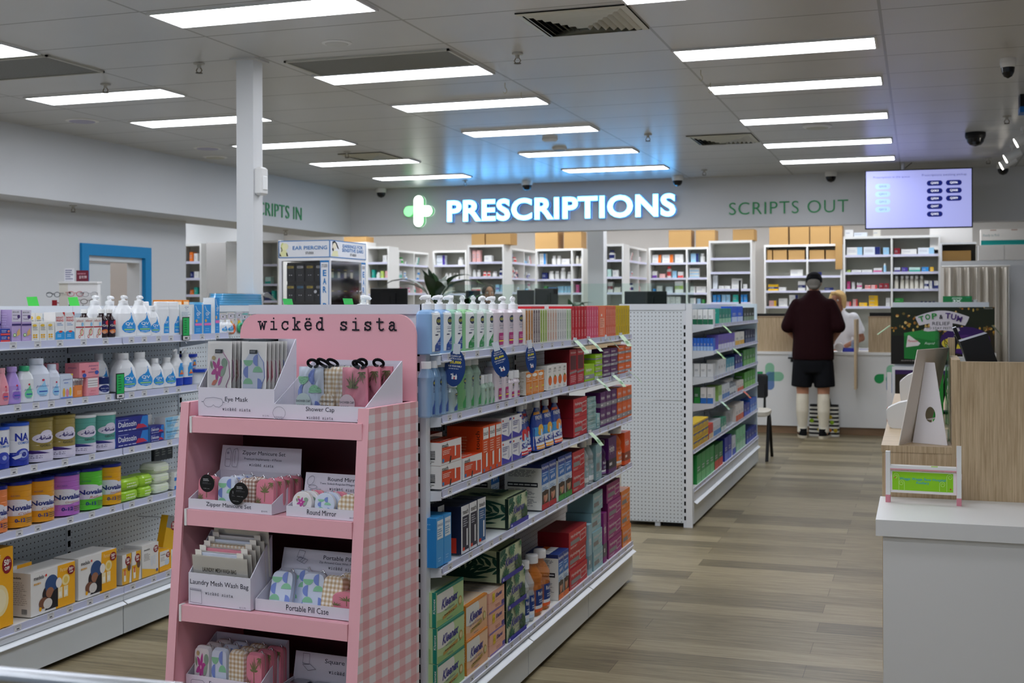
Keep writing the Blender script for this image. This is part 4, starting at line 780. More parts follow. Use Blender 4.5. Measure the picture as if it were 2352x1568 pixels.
# ================================================================== baby-care run
T0 = Run(-3.465, 'baby shelf')
drop = [(0, -1), (.62, -.86), (.95, -.45), (.92, 0), (.62, .5), (.42, 1.0), (.25, 1.9), (.12, 1.2), (-.25, .75), (-.75, .35), (-.97, -.1), (-.93, -.5), (-.62, -.86)]
def qv(w_, h_, capkind, base='Geceef0'):
    def f(w, h, d):
        hb = h * (.82 if capkind == 'pump' else .86)
        A = [('p', [(.57 + .36 * x, .33 + .22 * z) for x, z in drop], '2b93dc'), ('t', 'QV', .38, .33, .38, .11, 'f4f6f8', 'b'), ('t', 'baby', .44, .26, .26, .05, 'f0f4f8', 'i'), ('r', .32, .2, .8, .235, '9fd46a'), ('l', .38, .14, .76, .18, 1, 'cfe4f6'), ('k', [(.5, .5), (.6, .57), (.66, .68)], .003, 'f0f4f8')]
        body = bottle(w, d, hb, [(0, .9, .9), (.02, .97, 1), (.1, 1, 1), (.5, .97, .97), (.7, .84, .9), (.85, .62, .72), (.95, .4, .52), (1, .36, .5)], base, 2.8, A, [pump(.021, hb, h - hb, 'Gf1f2f3', d, .2)] if capkind == 'pump' else [cap(w * .2, hb - .002, h, 'Gf1f2f3', d)])
        return body
    return mem(f)
def p0(fn, name, desc, cat, z, u0, u1, n, vt, where, **kw): return T0.row(fn, name, desc, cat, z, u0, u1, n, vt, where, **kw)
Z = 1.377
lil = lambda t: mem(lambda w, h, d: carton(w, h, d, 'b9a3d2', [('r', 0, .62, 1, 1, 'd8d2e2'), ('t', 'BRAUER', .1, .9, .7, .05, '5a5a60', 'b'), ('r', .08, .82, .9, .835, '4a3a6a'), ('e', .75, .78, .16, .06, '4a2f70'), ('t', t, .12, .68, .6, .06, 'f4eef8' if 0 else '5a3a86'), ('r', 0, .5, 1, .56, '3a2a6a'), ('e', .3, .2, .16, .055, '7dbb4a'), ('e', .3, .2, .09, .03, 'e8f0e0'), ('p', [(.5, .15), (.9, .22), (.85, .42), (.55, .3)], 'd8b070'), ('l', .1, .03, .9, .1, 2, 'd8cce8')], [('l', .1, .2, .9, .9, 9, 'd0c0e4')]))
p0(lil('Sleep'), 'remedy_carton', 'lilac carton labelled Sleep', 'carton', Z, 27, 49, 1, 710, 'top', d=.07)
p0(lil('Teething'), 'remedy_carton', 'lilac carton labelled Teething', 'carton', Z, 50, 73, 1, 711, 'top', d=.07)
p0(lil('Calm'), 'remedy_carton', 'plain lilac carton pushed back at the photo edge', 'carton', Z, 3, 26, 1, 709, 'top', d=.07, dx=.05)
p0(mem(lambda w, h, d: carton(w, h, d, '2a3f9a', [('r', 0, 0, 1, .3, 'd84a4a'), ('e', .85, .6, .12, .2, 'e07a6a'), ('l', .1, .4, .7, .85, 2, 'b8c4ec')])), 'ointment_carton', 'small dark blue carton', 'carton', Z, 1, 24, 1, 755, 'top', stack=2, d=.06)
tiny = mem(lambda w, h, d: carton(w, h, d, 'e9e8e2', [('e', .4, .82, .3, .07, 'e8c040'), ('l', .15, .55, .8, .75, 3, '9a9a94'), ('e', .28, .3, .14, .05, 'e8b020'), ('e', .6, .3, .14, .05, 'e8b020'), ('e', .28, .18, .14, .05, 'e8b020'), ('e', .6, .18, .14, .05, 'e8b020'), ('l', .2, .04, .8, .1, 1, 'aaaaaa')]))
p0(tiny, 'drops_carton', 'small white carton with yellow dots', 'carton', Z, 73, 126, 3, 739, 'the top', d=.055)
p0(tiny, 'drops_carton', 'taller white carton standing behind the yellow-dot ones', 'carton', Z, 76, 128, 3, 718, 'the top', d=.05, dx=.065)
p0(mem(lambda w, h, d: carton(w, h, d, 'e8e8e8', [('t', 'INFANTS', .1, .76, .8, .08, 'd02a2a', 'b'), ('t', 'FRIEND', .1, .66, .8, .08, 'd02a2a', 'b'), ('p', [(.75, 1), (1, 1), (1, .85)], 'd02a2a'), ('r', 0, 0, 1, .26, '2a9ad8'), ('e', .5, .26, .45, .06, '2a9ad8'), ('e', .55, .29, .2, .04, 'd8503a'), ('l', .2, .5, .8, .62, 2, '7aa4d0'), ('l', .2, .08, .8, .2, 2, 'c0e0f4')])), 'remedy_carton', 'white carton with red heading and blue base', 'carton', Z, 127, 172, 2, 716, 'the top', d=.06)
p0(mem(lambda w, h, d: carton(w, h, d, 'ecebe8', [('t', 'infacol', .1, .8, .75, .12, 'b8483a'), ('r', 0, .52, 1, .58, 'b02a3a'), ('e', .78, .68, .14, .1, '8ac0e0'), ('e', .7, .3, .22, .17, 'd86a6a'), ('e', .7, .3, .15, .11, 'f0d8c8'), ('p', [(.5, .12), (.6, .15), (.85, .5), (.78, .52)], '9abb6a'), ('e', .42, .1, .12, .08, 'c84a4a'), ('e', .42, .1, .07, .05, 'f0e8e0')])), 'drops_carton', 'squat white carton with red stripe', 'carton', Z, 174, 235, 3, 729, 'the top', d=.055)
gripe = mem(lambda w, h, d: bottle(w, d, h * .87, [(0, .9, .9), (.04, 1, 1), (.72, 1, 1), (.86, .6, .6), (.94, .42, .42), (1, .42, .42)], 'G241014', 2, [('r', .02, .16, .98, .68, '2c1a4a'), ('e', .68, .6, .3, .1, 'd0303a'), ('t', 'Gripe', .15, .42, .7, .12, 'f0e8d8', 'b'), ('e', .4, .26, .3, .08, 'd87a3a'), ('e', .3, .22, .14, .06, 'd8a080')], [cap(w * .27, h * .86, h, 'Gf0efec', d)]))
p0(gripe, 'syrup_bottle', 'dark syrup bottle with white cap', 'bottle', Z, 236, 272, 2, 709, 'the top', d=.055, gap=1.)
p0(gripe, 'syrup_bottle', 'dark syrup bottle standing behind the front pair', 'bottle', Z, 226, 245, 1, 709, 'top', d=.055, dx=.07)
LT = 'lotion_bottle'
p0(qv(0, 0, 'pump'), LT, 'large white lotion pump bottle with blue drop', 'bottle', Z, 274, 346, 2, 679, 'the top', d=.075, gap=1., turn=-.3)
p0(qv(0, 0, 'pump'), LT, 'large white lotion pump behind, left of the front pair', 'bottle', Z, 248, 280, 1, 679, 'top', d=.07, dx=.09, gap=1., turn=-.3)
p0(qv(0, 0, 'pump'), LT, 'white lotion pump behind, between the front pair', 'bottle', Z, 283, 313, 1, 680, 'top', d=.07, dx=.09, gap=1., turn=-.3)
p0(qv(0, 0, 'cap'), LT, 'small capped white lotion bottle beside the pump pair', 'bottle', Z, 342, 367, 1, 701, 'top', d=.05, gap=1., turn=-.3)
fliptop = mem(lambda w, h, d: bottle(w, d, h * .86, [(0, .92, .92), (.03, 1, 1), (.9, .96, .9), (1, .9, .8)], 'Geceef0', 3, [('p', [(.72 + .22 * x, .34 + .3 * z) for x, z in ((-1, -.9), (1, -.9), (1.1, .9), (.4, 1.1), (-.2, .6), (-.9, .1))], '2b93dc'), ('t', 'QV', .58, .4, .26, .09, 'f4f6f8', 'b'), ('r', .56, .26, .9, .285, '7fd4c0'), ('l', .58, .12, .9, .2, 2, 'cfe4f6')], [('lid', (lambda b: (b.loft([(h * .86, 0, d / 2, w * .46, d * .42), (h * .98, 0, d / 2, w * .43, d * .38), (h, 0, d / 2, w * .4, d * .34)], 'Gf3f4f5', 20, 3), b.mesh('lid'))[1])(MB()))]))
p0(fliptop, LT, 'tall white flip-top bottle with blue panel', 'bottle', Z, 363, 411, 2, 691, 'the top', d=.045, gap=1., turn=-.3)
p0(fliptop, LT, 'tall flip-top bottle behind the small capped one', 'bottle', Z, 346, 368, 1, 691, 'top', d=.045, dx=.06, gap=1., turn=-.3)
p0(mem(lambda w, h, d: carton(w, h, d, 'e9eff0', [('t', 'QV', .38, .86, .3, .08, '3a5a9a'), ('t', 'baby', .42, .8, .22, .04, '6a8ac0', 'i'), ('l', .1, .6, .9, .76, 4, 'a8bccc'), ('l', .3, .05, .7, .12, 1, 'a8bccc')])), 'lotion_carton', 'wide plain white carton behind the black-edged green tag', 'carton', Z, 414, 443, 1, 698, 'top', d=.06)
bl = mem(lambda w, h, d: carton(w, h, d, '2b93dc', [('k', [(.2, .95), (.4, .8), (.85, .7)], .004, 'bfe0f6'), ('t', 'QV', .3, .6, .45, .13, 'f4f6f8', 'b'), ('t', 'baby', .38, .52, .3, .06, 'f0f4f8', 'i'), ('e', .3, .44, .14, .05, 'e8a84a'), ('r', .1, .28, .95, .36, 'ee7ac0'), ('l', .2, .06, .8, .2, 2, '7cc0f0')], (), (), 'e6ebee', 'e6ebee'))
p0(bl, 'cream_carton', 'blue cream carton with pink band', 'carton', Z, 445, 487, 2, 698, 'the top', d=.045, gap=.85)
p0(bl, 'cream_carton', 'taller blue cream carton with white side at the shelf end', 'carton', Z, 494, 505, 1, 682, 'top', d=.07)
p0(qv(0, 0, 'cap'), LT, 'tiny white bottle with blue drop', 'bottle', Z, 508, 536, 2, 734, 'far end of the top', d=.035, gap=1., turn=-.3)
def infotag(u, v, lab, h=.115):
    p = onX(u, v, -3.442); o = thing('green_info_tag', lab, 'shelf tag', (p.x, p.y, p.z), PI / 2)
    b = MB(); b.box(-.03, .03, -.001, .001, 0, h, 'black'); pj = lambda x, z, L: (x - .03, -.0012 - L, z); b.art([('r', .06, .2, .94, .96, '1fb45a'), ('l', .25, .3, .75, .9, 6, '0c5a2a'), ('r', .06, .02, .94, .18, 'dcdcde'), ('r', .3, .06, .7, .13, '333333')], pj, .06, h); b.build('card', o)
    b = MB(); b.tube([(0, .001, .02), (0, .003, -.01), (0, -.004, -.016)], .002, 'steel', 6); b.build('clip', o)
infotag(427, 781, 'black-edged green info tag clipped before the wide white carton')
infotag(276, 915, 'black-edged green info tag clipped before the large capped bottles')
# second shelf
Z = 1.124
def baby(body, capc, lab, shape='j', txt='babys'):
    def f(w, h, d):
        hb = h * .88
        prof = [(0, .8, .85), (.05, .92, .95), (.25, 1, 1), (.55, .95, .97), (.8, .62, .75), (.95, .4, .6), (1, .34, .55)] if shape == 'j' else [(0, .92, .92), (.03, 1, 1), (.72, 1, 1), (.86, .8, .84), (.95, .55, .6), (1, .5, .56)]
        return bottle(w, d, hb, prof, body, 2.6, [('p', [(.58 + .26 * x, .3 + .16 * z) for x, z in drop], lab), ('e', .6, .56, .06, .03, 'c8304a'), ('t', "Johnson's", .3, .36, .56, .075, '2a4a9a' if shape != 'j' else 'f0ecf4', 'i'), ('r', .42, .24, .78, .275, '3a5ab0'), ('l', .44, .12, .76, .2, 2, '8aa0c8')], [cap(w * .27, hb - .003, h, capc, d)])
    return mem(f)
p0(baby('Ge59aa6', 'Ge8a4ae', 'd9667a'), 'baby_wash_bottle', 'pink baby wash bottle at the photo edge', 'bottle', Z, -2, 19, 1, 845, 'second', d=.05, gap=1.1, turn=-.3)
p0(baby('Gb39ade', 'Gb8a0e0', '8a66c4'), 'baby_wash_bottle', 'lilac baby wash bottle', 'bottle', Z, 18, 48, 1, 842, 'second', d=.055, gap=1., turn=-.3)
p0(baby('Gb39ade', 'Gb8a0e0', '8a66c4'), 'baby_wash_bottle', 'lilac baby wash bottle standing behind', 'bottle', Z, 4, 26, 1, 842, 'second', d=.05, dx=.07, gap=1., turn=-.3)
p0(baby('Ge4e8ea', 'G3fae7a', '6fcf9a', 't'), 'powder_bottle', 'white powder bottle with green cap', 'bottle', Z, 46, 76, 1, 840, 'second', d=.05, gap=1., turn=-.3)
p0(baby('Ge4e8ea', 'G3fae7a', '6fcf9a', 't'), 'powder_bottle', 'white powder bottle with green cap, farther back', 'bottle', Z, 22, 42, 1, 840, 'second', d=.05, dx=.09, gap=1., turn=-.3)
p0(baby('Gdfe5f2', 'Gdfe5f2', '9ad0f0', 't'), 'powder_bottle', 'largest white powder bottle', 'bottle', Z, 70, 112, 1, 823, 'second', d=.07, gap=1., turn=-.3)
p0(baby('Gdfe5f2', 'Gdfe5f2', '9ad0f0', 't'), 'powder_bottle', 'smaller white powder bottle beside the largest', 'bottle', Z, 112, 137, 1, 836, 'second', d=.05, gap=1., turn=-.3)
p0(mem(lambda w, h, d: carton(w, h, d, 'cfdaea', [('t', "Johnson's", .2, .72, .7, .1, '2a4a9a', 'i'), ('e', .28, .25, .1, .18, 'e0b040'), ('e', .55, .22, .12, .17, 'e08aa0'), ('e', .8, .27, .1, .18, 'e0c040'), ('p', [(.78, 1), (1, 1), (1, .9)], 'e8c84a'), ('r', 0, 0, 1, .06, '6a8ad0'), ('l', .3, .6, .8, .68, 1, '6a8ad0')])), 'baby_gift_box', 'pale blue baby mini set box', 'box', Z, 138, 168, 1, 859, 'second', d=.06)
def buds(w, h, d):
    b = MB(); b.loft([(0, 0, d / 2, w * .46, d * .46), (h * .62, 0, d / 2, w * .46, d * .46)], 'Ge88a4a', 20, 3.); b.art([('l', .3, .2, .8, .55, 3, 'f6c8a0')], flatproj(w, h * .62, .003), w, h * .62)
    c = MB(); rnd = random.Random(3)
    for i in range(7):
        for j in range(4):
            x, y = -w * .38 + w * .76 * i / 6, d * .14 + d * .7 * j / 3; c.tube([(x, y, h * .55), (x, y, h * .88)], w * .02, 'e8e8ea', 5); c.ball((x, y, h * .9), w * .055, 'f2f2f4', 6, (1, 1, 1.6))
    e = MB(); e.loft([(h * .62, 0, d / 2, w * .47, d * .47), (h * .98, 0, d / 2, w * .47, d * .47), (h, 0, d / 2, w * .42, d * .42)], 'clear film', 20, 3., None, (0, 1))
    return Proto(b.mesh('cotton_bud_tub'), [('cotton_buds', c.mesh('cotton_buds')), ('clear_lid', e.mesh('clear_lid'))])
p0(mem(buds), 'cotton_bud_tub', 'orange tub of white cotton buds under a clear lid', 'cotton buds', Z, 170, 197, 1, 868, 'second', d=.07, gap=.98)
pads = mem(lambda w, h, d: carton(w, h, d, 'ea9aa4', [('r', .1, .45, .9, .96, 'e9e4e4'), ('r', .1, .54, .9, .58, 'a8a0a0'), ('r', .1, .67, .9, .71, 'a8a0a0'), ('r', .1, .8, .9, .84, 'a8a0a0'), ('t', "Johnson's", .32, .2, .4, .12, 'b8303a'), ('l', .2, .05, .8, .14, 2, 'c86a78')]))
p0(pads, 'cotton_pad_box', 'pink and white cotton pad pack under the pink box', 'cotton pads', Z, 198, 228, 1, 867, 'second', d=.07)
pk = mem(lambda w, h, d: carton(w, h, d, 'e8929e', [('t', "Johnson's", .45, .7, .5, .14, '3a3f80', 'i'), ('t', 'baby', .6, .48, .25, .14, '3a3f80'), ('t', 'cotton balls', .45, .3, .5, .12, '3a3f80'), ('e', .88, .3, .1, .14, '3a5ab0'), ('e', .25, .15, .1, .14, '3a5ab0'), ('r', .12, .35, .28, .5, 'c0303a')], [('t', "Johnson's", .2, .6, .6, .16, '3a3f80', 'i')]))
p0(pk, 'cotton_ball_box', 'pink cotton ball box resting on the cotton pads', 'cotton balls', T0.top(198, 867) + .0005, 181, 229, 1, 834, 'second', d=.075)
p0(pk, 'cotton_ball_box', 'pink cotton ball box farther back, half hidden', 'cotton balls', Z, 150, 180, 1, 835, 'second', d=.07, dx=.1)
p0(mem(lambda w, h, d: bottle(w, d, h * .58, [(0, .85, .85), (.1, 1, 1), (.8, 1, 1), (1, .94, .94)], 'Ge6eaf4', 3, [('e', .5, .55, .42, .38, '1c2a70'), ('t', 'baby jelly', .2, .5, .6, .14, 'e8ecf6'), ('l', .25, .25, .75, .4, 2, '9aa8d8')], [('lid', (lambda b: (b.loft([(h * .58, 0, d / 2, w * .5, d * .5), (h * .96, 0, d / 2, w * .49, d * .49), (h, 0, d / 2, w * .45, d * .45)], 'G16255c', 24, 3), b.mesh('lid'))[1])(MB()))])), 'jelly_jar', 'squat jar with navy lid and white base', 'jar', Z, 228, 250, 1, 866, 'second', d=.07, gap=1., turn=-.3)
p0(qv(0, 0, 'cap'), LT, 'large capped white lotion bottle with blue drop', 'bottle', Z, 272, 348, 2, 811, 'the second', d=.075, gap=1.04, turn=-.3)
p0(qv(0, 0, 'cap'), LT, 'large capped lotion bottle in the back row, left of the others', 'bottle', Z, 254, 284, 1, 812, 'second', d=.07, dx=.08, gap=1., turn=-.3)
p0(qv(0, 0, 'cap'), LT, 'medium capped white lotion bottle with blue drop', 'bottle', Z, 348, 403, 2, 823, 'the second', d=.06, gap=1., turn=-.3)
p0(qv(0, 0, 'cap'), LT, 'medium capped lotion bottle seen between the large ones', 'bottle', Z, 296, 318, 1, 810, 'second', d=.06, dx=.08, gap=1., turn=-.3)
p0(mem(lambda w, h, d: bottle(w, d, h * .78, [(0, .9, .95), (.04, .97, 1), (.28, .99, 1), (.281, 1, 1), (.72, 1, 1), (.86, .8, .86), (1, .42, .55)], 'Geceef0', 3, [('p', [(.3, .32), (.97, .32), (.97, .8), (.5, .8), (.3, .62)], '2b93dc'), ('t', 'QV', .66, .66, .24, .1, 'f4f6f8', 'b'), ('e', .62, .5, .1, .05, 'e8a84a'), ('r', .42, .4, .97, .46, 'e0602a')], [pump(.017, h * .78, h * .22, 'Gf3f4f5', d, PI)], ['G1a3fb4', 'G1a3fb4', 'Geceef0', 'Geceef0', 'Geceef0', 'Geceef0'])), LT, 'white pump bottle with royal blue base', 'bottle', Z, 404, 447, 2, 802, 'the second', d=.055, gap=1.)
jar = mem(lambda w, h, d: bottle(w, d, h * .78, [(0, .92, .92), (.04, 1, 1), (.95, 1, 1), (1, .97, .97)], 'Geceef0', 2, [('p', [(.5, .15), (.95, .15), (.95, .75), (.62, .75)], '2b93dc'), ('e', .7, .45, .1, .14, 'e8a84a'), ('r', .55, .25, .95, .35, 'e0602a')], [cap(w * .52, h * .78, h, 'G1a3fb4', d, 'lid', .98)]))
p0(jar, 'cream_jar', 'white cream jar with blue lid at the shelf front', 'jar', Z, 448, 476, 1, 848, 'second', d=.08, gap=1., turn=-.3)
p0(jar, 'cream_jar', 'white cream jar with blue lid standing on another jar behind', 'jar', Z + .073, 462, 486, 1, 815, 'second', d=.07, dx=.09, gap=1., h=.075, turn=-.3)
p0(jar, 'cream_jar', 'blue-lidded jar at the back holding up another jar', 'jar', Z, 462, 486, 1, 848, 'second', d=.07, dx=.09, gap=1., h=.072, turn=-.3)
# third shelf: formula tins
Z = .870
def tin(c1, c2, ops, lid, ridged=True):
    def f(w, h, d):
        pr, ks = [], []; n = 7 if ridged else 3; hb = h * .93
        for i in range(n):
            a, b_ = i / n, (i + 1) / n; pr += [(a, 1, 1), (a + .86 / n, 1, 1), (a + .92 / n, .985, .985)]; k = c2 if a < .25 else c1; ks += [k, k, k]
        pr.append((1, 1, 1))
        return bottle(w, w, hb, pr, c1, 2, ops, [('lid', (lambda b: (b.lathe([(w * .515, hb), (w * .515, h * .985), (w * .49, h)], lid, 26, None, 0, w / 2), b.mesh('lid'))[1])(MB()))], ks, 28)
    return mem(f)
al = lambda sub, acc: [('e', .55, .58, .34, .12, 'd8d2e2'), ('e', .64, .68, .2, .1, 'd8d2e2'), ('t', 'Alula', .3, .54, .5, .11, '2c2468', 'Bi'), ('t', sub, .42, .37, .36, .055, '3a3a30', 'b'), ('p', [(.02, .3), (.4, .27), (.75, .2), (.02, .19)], acc), ('r', .02, .05, .98, .2, 'd8d2e4'), ('l', .1, .08, .6, .17, 2, '6a6480')]
FT = 'formula_tin'
p0(tin('G9c8a4a', 'd8d2e4', al('GOLD', '3a1f6a'), 'G8d7c3c'), FT, 'gold formula tin with white cloud label', 'tin', Z, 62, 168, 2, 964, 'the third', d=.1, gap=.98, turn=-.45)
p0(tin('G5ea69a', 'd8d2e4', al('GENTLE', '2c2a7a'), 'Gdfe2e2'), FT, 'teal-green formula tin with white cloud label', 'tin', Z, 168, 262, 2, 957, 'the third', d=.1, gap=.98, turn=-.45)
p0(tin('Ge2e3e8', 'G2438a0', [('t', 'NA', .3, .62, .55, .2, '2438a0', 'B'), ('t', 'COMFORT', .4, .54, .55, .06, '2a6ac0', 'b'), ('e', .6, .28, .28, .15, '3a4ab0'), ('e', .62, .29, .18, .1, 'a8b4e0'), ('e', .64, .28, .1, .06, '2a3490'), ('p', [(.2, .22), (.55, .3), (.5, .2), (.3, .16)], 'd8dcec')], 'G2f58c0', False), FT, 'white tin with dark blue lettering', 'tin', Z, 18, 62, 1, 974, 'the third', d=.1, gap=.98, turn=-.45)
p0(tin('Ge2e3e8', 'G2438a0', [('t', 'NA', .3, .62, .55, .2, '2438a0', 'B'), ('t', 'COMFORT', .4, .54, .55, .06, '2a6ac0', 'b'), ('e', .6, .28, .28, .15, '3a4ab0'), ('e', .64, .28, .1, .06, 'a8b4e0')], 'G2f58c0', False), FT, 'white and blue tin cut by the photo edge', 'tin', Z, -26, 17, 1, 984, 'the third', d=.1, gap=.98, turn=-.45)
dak = mem(lambda w, h, d: carton(w, h, d, '2a2f86', [('t', 'Daktozin', .08, .36, .55, .36, 'e6e8f2', 'b'), ('l', .08, .78, .4, .88, 1, 'aab0dc'), ('p', [(.72, .2), (1, .1), (1, .95), (.82, .95)], '2a7fd0'), ('p', [(.6, .12), (.98, .16), (.85, .4), (.68, .45)], 'c03050'), ('l', .08, .06, .9, .2, 1, 'd0d4ec')], [('r', .55, 0, 1, 1, '5a9ad8'), ('t', 'Daktozin', .2, .1, .25, .8, 'e6e8f2', 'v')]))
p0(dak, 'ointment_carton', 'long dark blue ointment carton', 'carton', Z, 263, 342, 1, 962, 'the third', stack=2, d=.06)
p0(dak, 'ointment_carton', 'short dark blue ointment carton', 'carton', Z, 344, 377, 1, 979, 'the third', stack=2, d=.05)
bep = mem(lambda w, h, d: carton(w, h, d, 'e6e8e8', [('p', [(0, 0), (.45, 0), (.7, 1), (0, 1)], 'a8d4ec'), ('p', [(0, 0), (.25, 0), (.4, 1), (0, 1)], '7fc0e4'), ('t', 'Bepanthen', .06, .54, .66, .22, '28304a', 'b'), ('r', .06, .4, .66, .45, '2f8fd0'), ('l', .1, .1, .5, .34, 2, '6a7a8a'), ('l', .8, .3, .98, .8, 3, 'd08a8a')]))
p0(bep, 'cream_carton', 'pale blue and white cream carton', 'carton', Z, 378, 424, 1, 959, 'the third', stack=2, d=.06)
p0(mem(lambda w, h, d: carton(w, h, d, 'dcdcd8', [('l', .2, .3, .8, .7, 2, 'aaaaaa')])), 'cream_carton', 'grey-white carton lying behind the blue ones', 'carton', Z, 344, 380, 1, 957, 'third', d=.08, dx=.075)
# fourth shelf
Z = .618
nov = lambda c, sub, sc: tin(c, c, [('r', .0, .28, 1, .6, 'dcdce4'), ('e', .3, .6, .4, .07, 'dcdce4'), ('e', .85, .26, .35, .05, c), ('t', 'Novalac', .12, .4, .8, .13, '23307a', 'B'), ('t', sub, .4, .3, .45, .06, sc, 'i'), ('t', '0-12', .3, .12, .32, .09, '23307a', 'B'), ('l', .66, .08, .95, .22, 3, '6a5a4a'), ('t', 'AUS MADE', .2, .74, .25, .03, '23307a')], 'G1a237a')
for u0, u1, vt, c, lb, sb in ((-28, 12, 1122, 'Ge8854a', 'peach-orange formula tin at the photo edge', 'Colic'), (13, 67, 1113, 'Gdf9a24', 'amber formula tin with dark blue lid, nearer of two', 'Colic'), (68, 119, 1103, 'Gdf9a24', 'amber formula tin with dark blue lid, farther of two', 'Colic'), (120, 177, 1092, 'Gb36ac0', 'mauve formula tin with dark blue lid', 'Constipation'), (178, 230, 1082, 'G5fc83a', 'lime green formula tin with dark blue lid', 'Reflux'), (231, 274, 1071, 'Ge6a81c', 'yellow formula tin beside the green wipes', 'Sweet Dreams')):
    p0(nov(c, sb, 'c06a3a'), FT, lb, 'tin', Z, u0, u1, 1, vt, 'fourth', d=.1, gap=.99, turn=-.45)
def wipes(c):
    def f(w, h, d):
        b = MB(); n = 8
        b.loft([(0, 0, d / 2, w * .46, d * .4), (h * .25, 0, d / 2, w * .5, d * .46), (h * .75, 0, d / 2, w * .5, d * .44), (h, 0, d / 2, w * .42, d * .32)], c, 24, 4.); b.box(-w * .56, -w * .48, d * .1, d * .85, h * .4, h * .46, c); b.box(w * .48, w * .56, d * .1, d * .85, h * .4, h * .46, c)
        b.art([('l', .2, .2, .7, .7, 2, 'e4f2c0')], flatproj(w, h, -d * .05), w, h); return Proto(b.mesh('wipes_pack'))
    return mem(f)
for u0, u1, k, lb in ((275, 326, 0, 'bottom lime green wipes pack at the front'), (276, 330, 1, 'upper lime green wipes pack at the front'), (322, 356, 0, 'bottom lime green wipes pack beside the white ones'), (322, 358, 1, 'upper lime green wipes pack beside the white ones')):
    p0(wipes('Ga6d637'), 'wipes_pack', lb, 'wipes', Z + k * .051, u0, u1, 1, 0, 'fourth', d=.11, h=.051, dx=.0, gap=.9)
for k in range(3): p0(wipes('Ge4ead8'), 'wipes_pack', ('bottom', 'middle', 'top')[k] + ' white wipes pack of the pale stack', 'wipes', Z + k * .047, 358, 398, 1, 0, 'fourth', d=.12, h=.047, dx=.0, gap=.9)
p0(mem(lambda w, h, d: carton(w, h, d, 'e4e4e2', [('r', 0, 0, .3, .4, '2f7fd0'), ('l', .3, .3, .9, .8, 2, '6a7ab0'), ('t', 'Avent', .1, .5, .2, .3, '2f6fc0', 'v')])), 'baby_bottle_box', 'white and blue box', 'box', Z, 399, 428, 1, 1085, 'the fourth', stack=2, d=.1)
for i, u in enumerate((362, 376, 390)):
    p = onX(u, 1040, -3.62); o = thing('hanging_pack', f'dark grey pack hanging on the pegboard behind the pink stand, {ORD[i]} along', 'pack', (p.x, p.y, .8), PI / 2, 'dark packs hung on pegboard')
    b = MB(); b.cbox(-.028, .028, 0, .02, -.06, .06, '3f4448', .004); b.art([('l', .2, .2, .8, .5, 3, '9aa09c')], lambda x, z, L: (x - .028, -L, z - .06), .056, .12); b.build('pouch', o)
    b = MB(); b.tube([(0, .133, .05), (0, .0, .05), (0, -.02, .06)], .002, 'steel', 6); b.build('peg_hook', o)
# base shelf
Z = .238
def off(x, z, r, asp): return [('e', x, z, r, r * asp, '8a1420'), ('t', '50', x - r * .62, z - r * asp * .05, r * 1.0, r * asp * .68, 'f2ece4', 'B'), ('t', '%', x + r * .42, z + r * asp * .2, r * .3, r * asp * .36, 'f2ece4'), ('t', 'OFF', x - r * .5, z - r * asp * .62, r * 1.0, r * asp * .42, 'f2ece4', 'B')]
med = mem(lambda w, h, d: carton(w, h, d, 'e4e2de', [('p', [(.55, 0), (1, 0), (1, 1), (.6, 1)], 'f0ad1c'), ('e', .42, .42, .17, .22, '2a2024'), ('e', .46, .62, .15, .22, '33507f'), ('e', .42, .44, .09, .12, '9a6a50'), ('p', [(.3, .05), (.6, .05), (.6, .5), (.5, .45)], '1c1a20'), ('e', .28, .24, .11, .13, '7a4f3c'), ('e', .37, .2, .1, .12, 'd8d2cc'), ('e', .78, .62, .09, .13, 'f2dc9a'), ('e', .78, .62, .05, .08, 'e8c860'), ('e', .62, .6, .07, .12, 'e8e4e0'), ('r', .6, .22, .7, .48, 'efe0b4'), ('r', .73, .22, .83, .48, 'efe0b4'), ('r', .62, .26, .68, .38, 'f6f0e0'), ('r', .75, .26, .81, .38, 'f6f0e0'), ('t', 'medela', .06, .82, .22, .09, '2a2a2c', 'b'), ('e', .33, .87, .02, .03, 'd84a3a'), ('t', 'Personal', .65, .84, .2, .09, 'f6e0a0'), ('l', .06, .68, .25, .78, 1, 'd8a860'), ('e', .2, .12, .03, .05, 'f0ad1c')] + off(.9, .82, .085, 1.25), [('l', .15, .25, .85, .8, 12, 'a8a49e'), ('t', 'medela', .2, .86, .4, .05, '2a2a2c', 'b')] + [('r', .62 + .03 * i, .06, .635 + .03 * i, .18, '333333') for i in range(8)], (), 'd8d4ce', 'e6e3de'))
p0(med, 'breast_pump_box', 'large white and yellow pump box, nearer of the matching pair', 'box', Z, 66, 174, 1, 1318, 'base', d=.12)
p0(med, 'breast_pump_box', 'large white and yellow pump box, farther of the matching pair', 'box', Z, 176, 269, 1, 1284, 'base', d=.13)
p0(med, 'breast_pump_box', 'pump box half hidden behind the nearer of the pair', 'box', Z, 40, 130, 1, 1318, 'base', d=.11, dx=.125)
p0(mem(lambda w, h, d: carton(w, h, d, 'f0ad1c', [('e', .55, .35, .3, .2, 'f0dca0'), ('e', .55, .35, .22, .15, 'f4e6bc'), ('l', .2, .4, .4, .8, 4, 'f8dc90'), ('t', 'Swing', .2, .88, .4, .06, 'f8e4a8')] + off(.8, .78, .16, .7))), 'breast_pump_box', 'tall all-yellow pump box cut by the photo edge', 'box', Z, -45, 31, 1, 1270, 'base', d=.1)
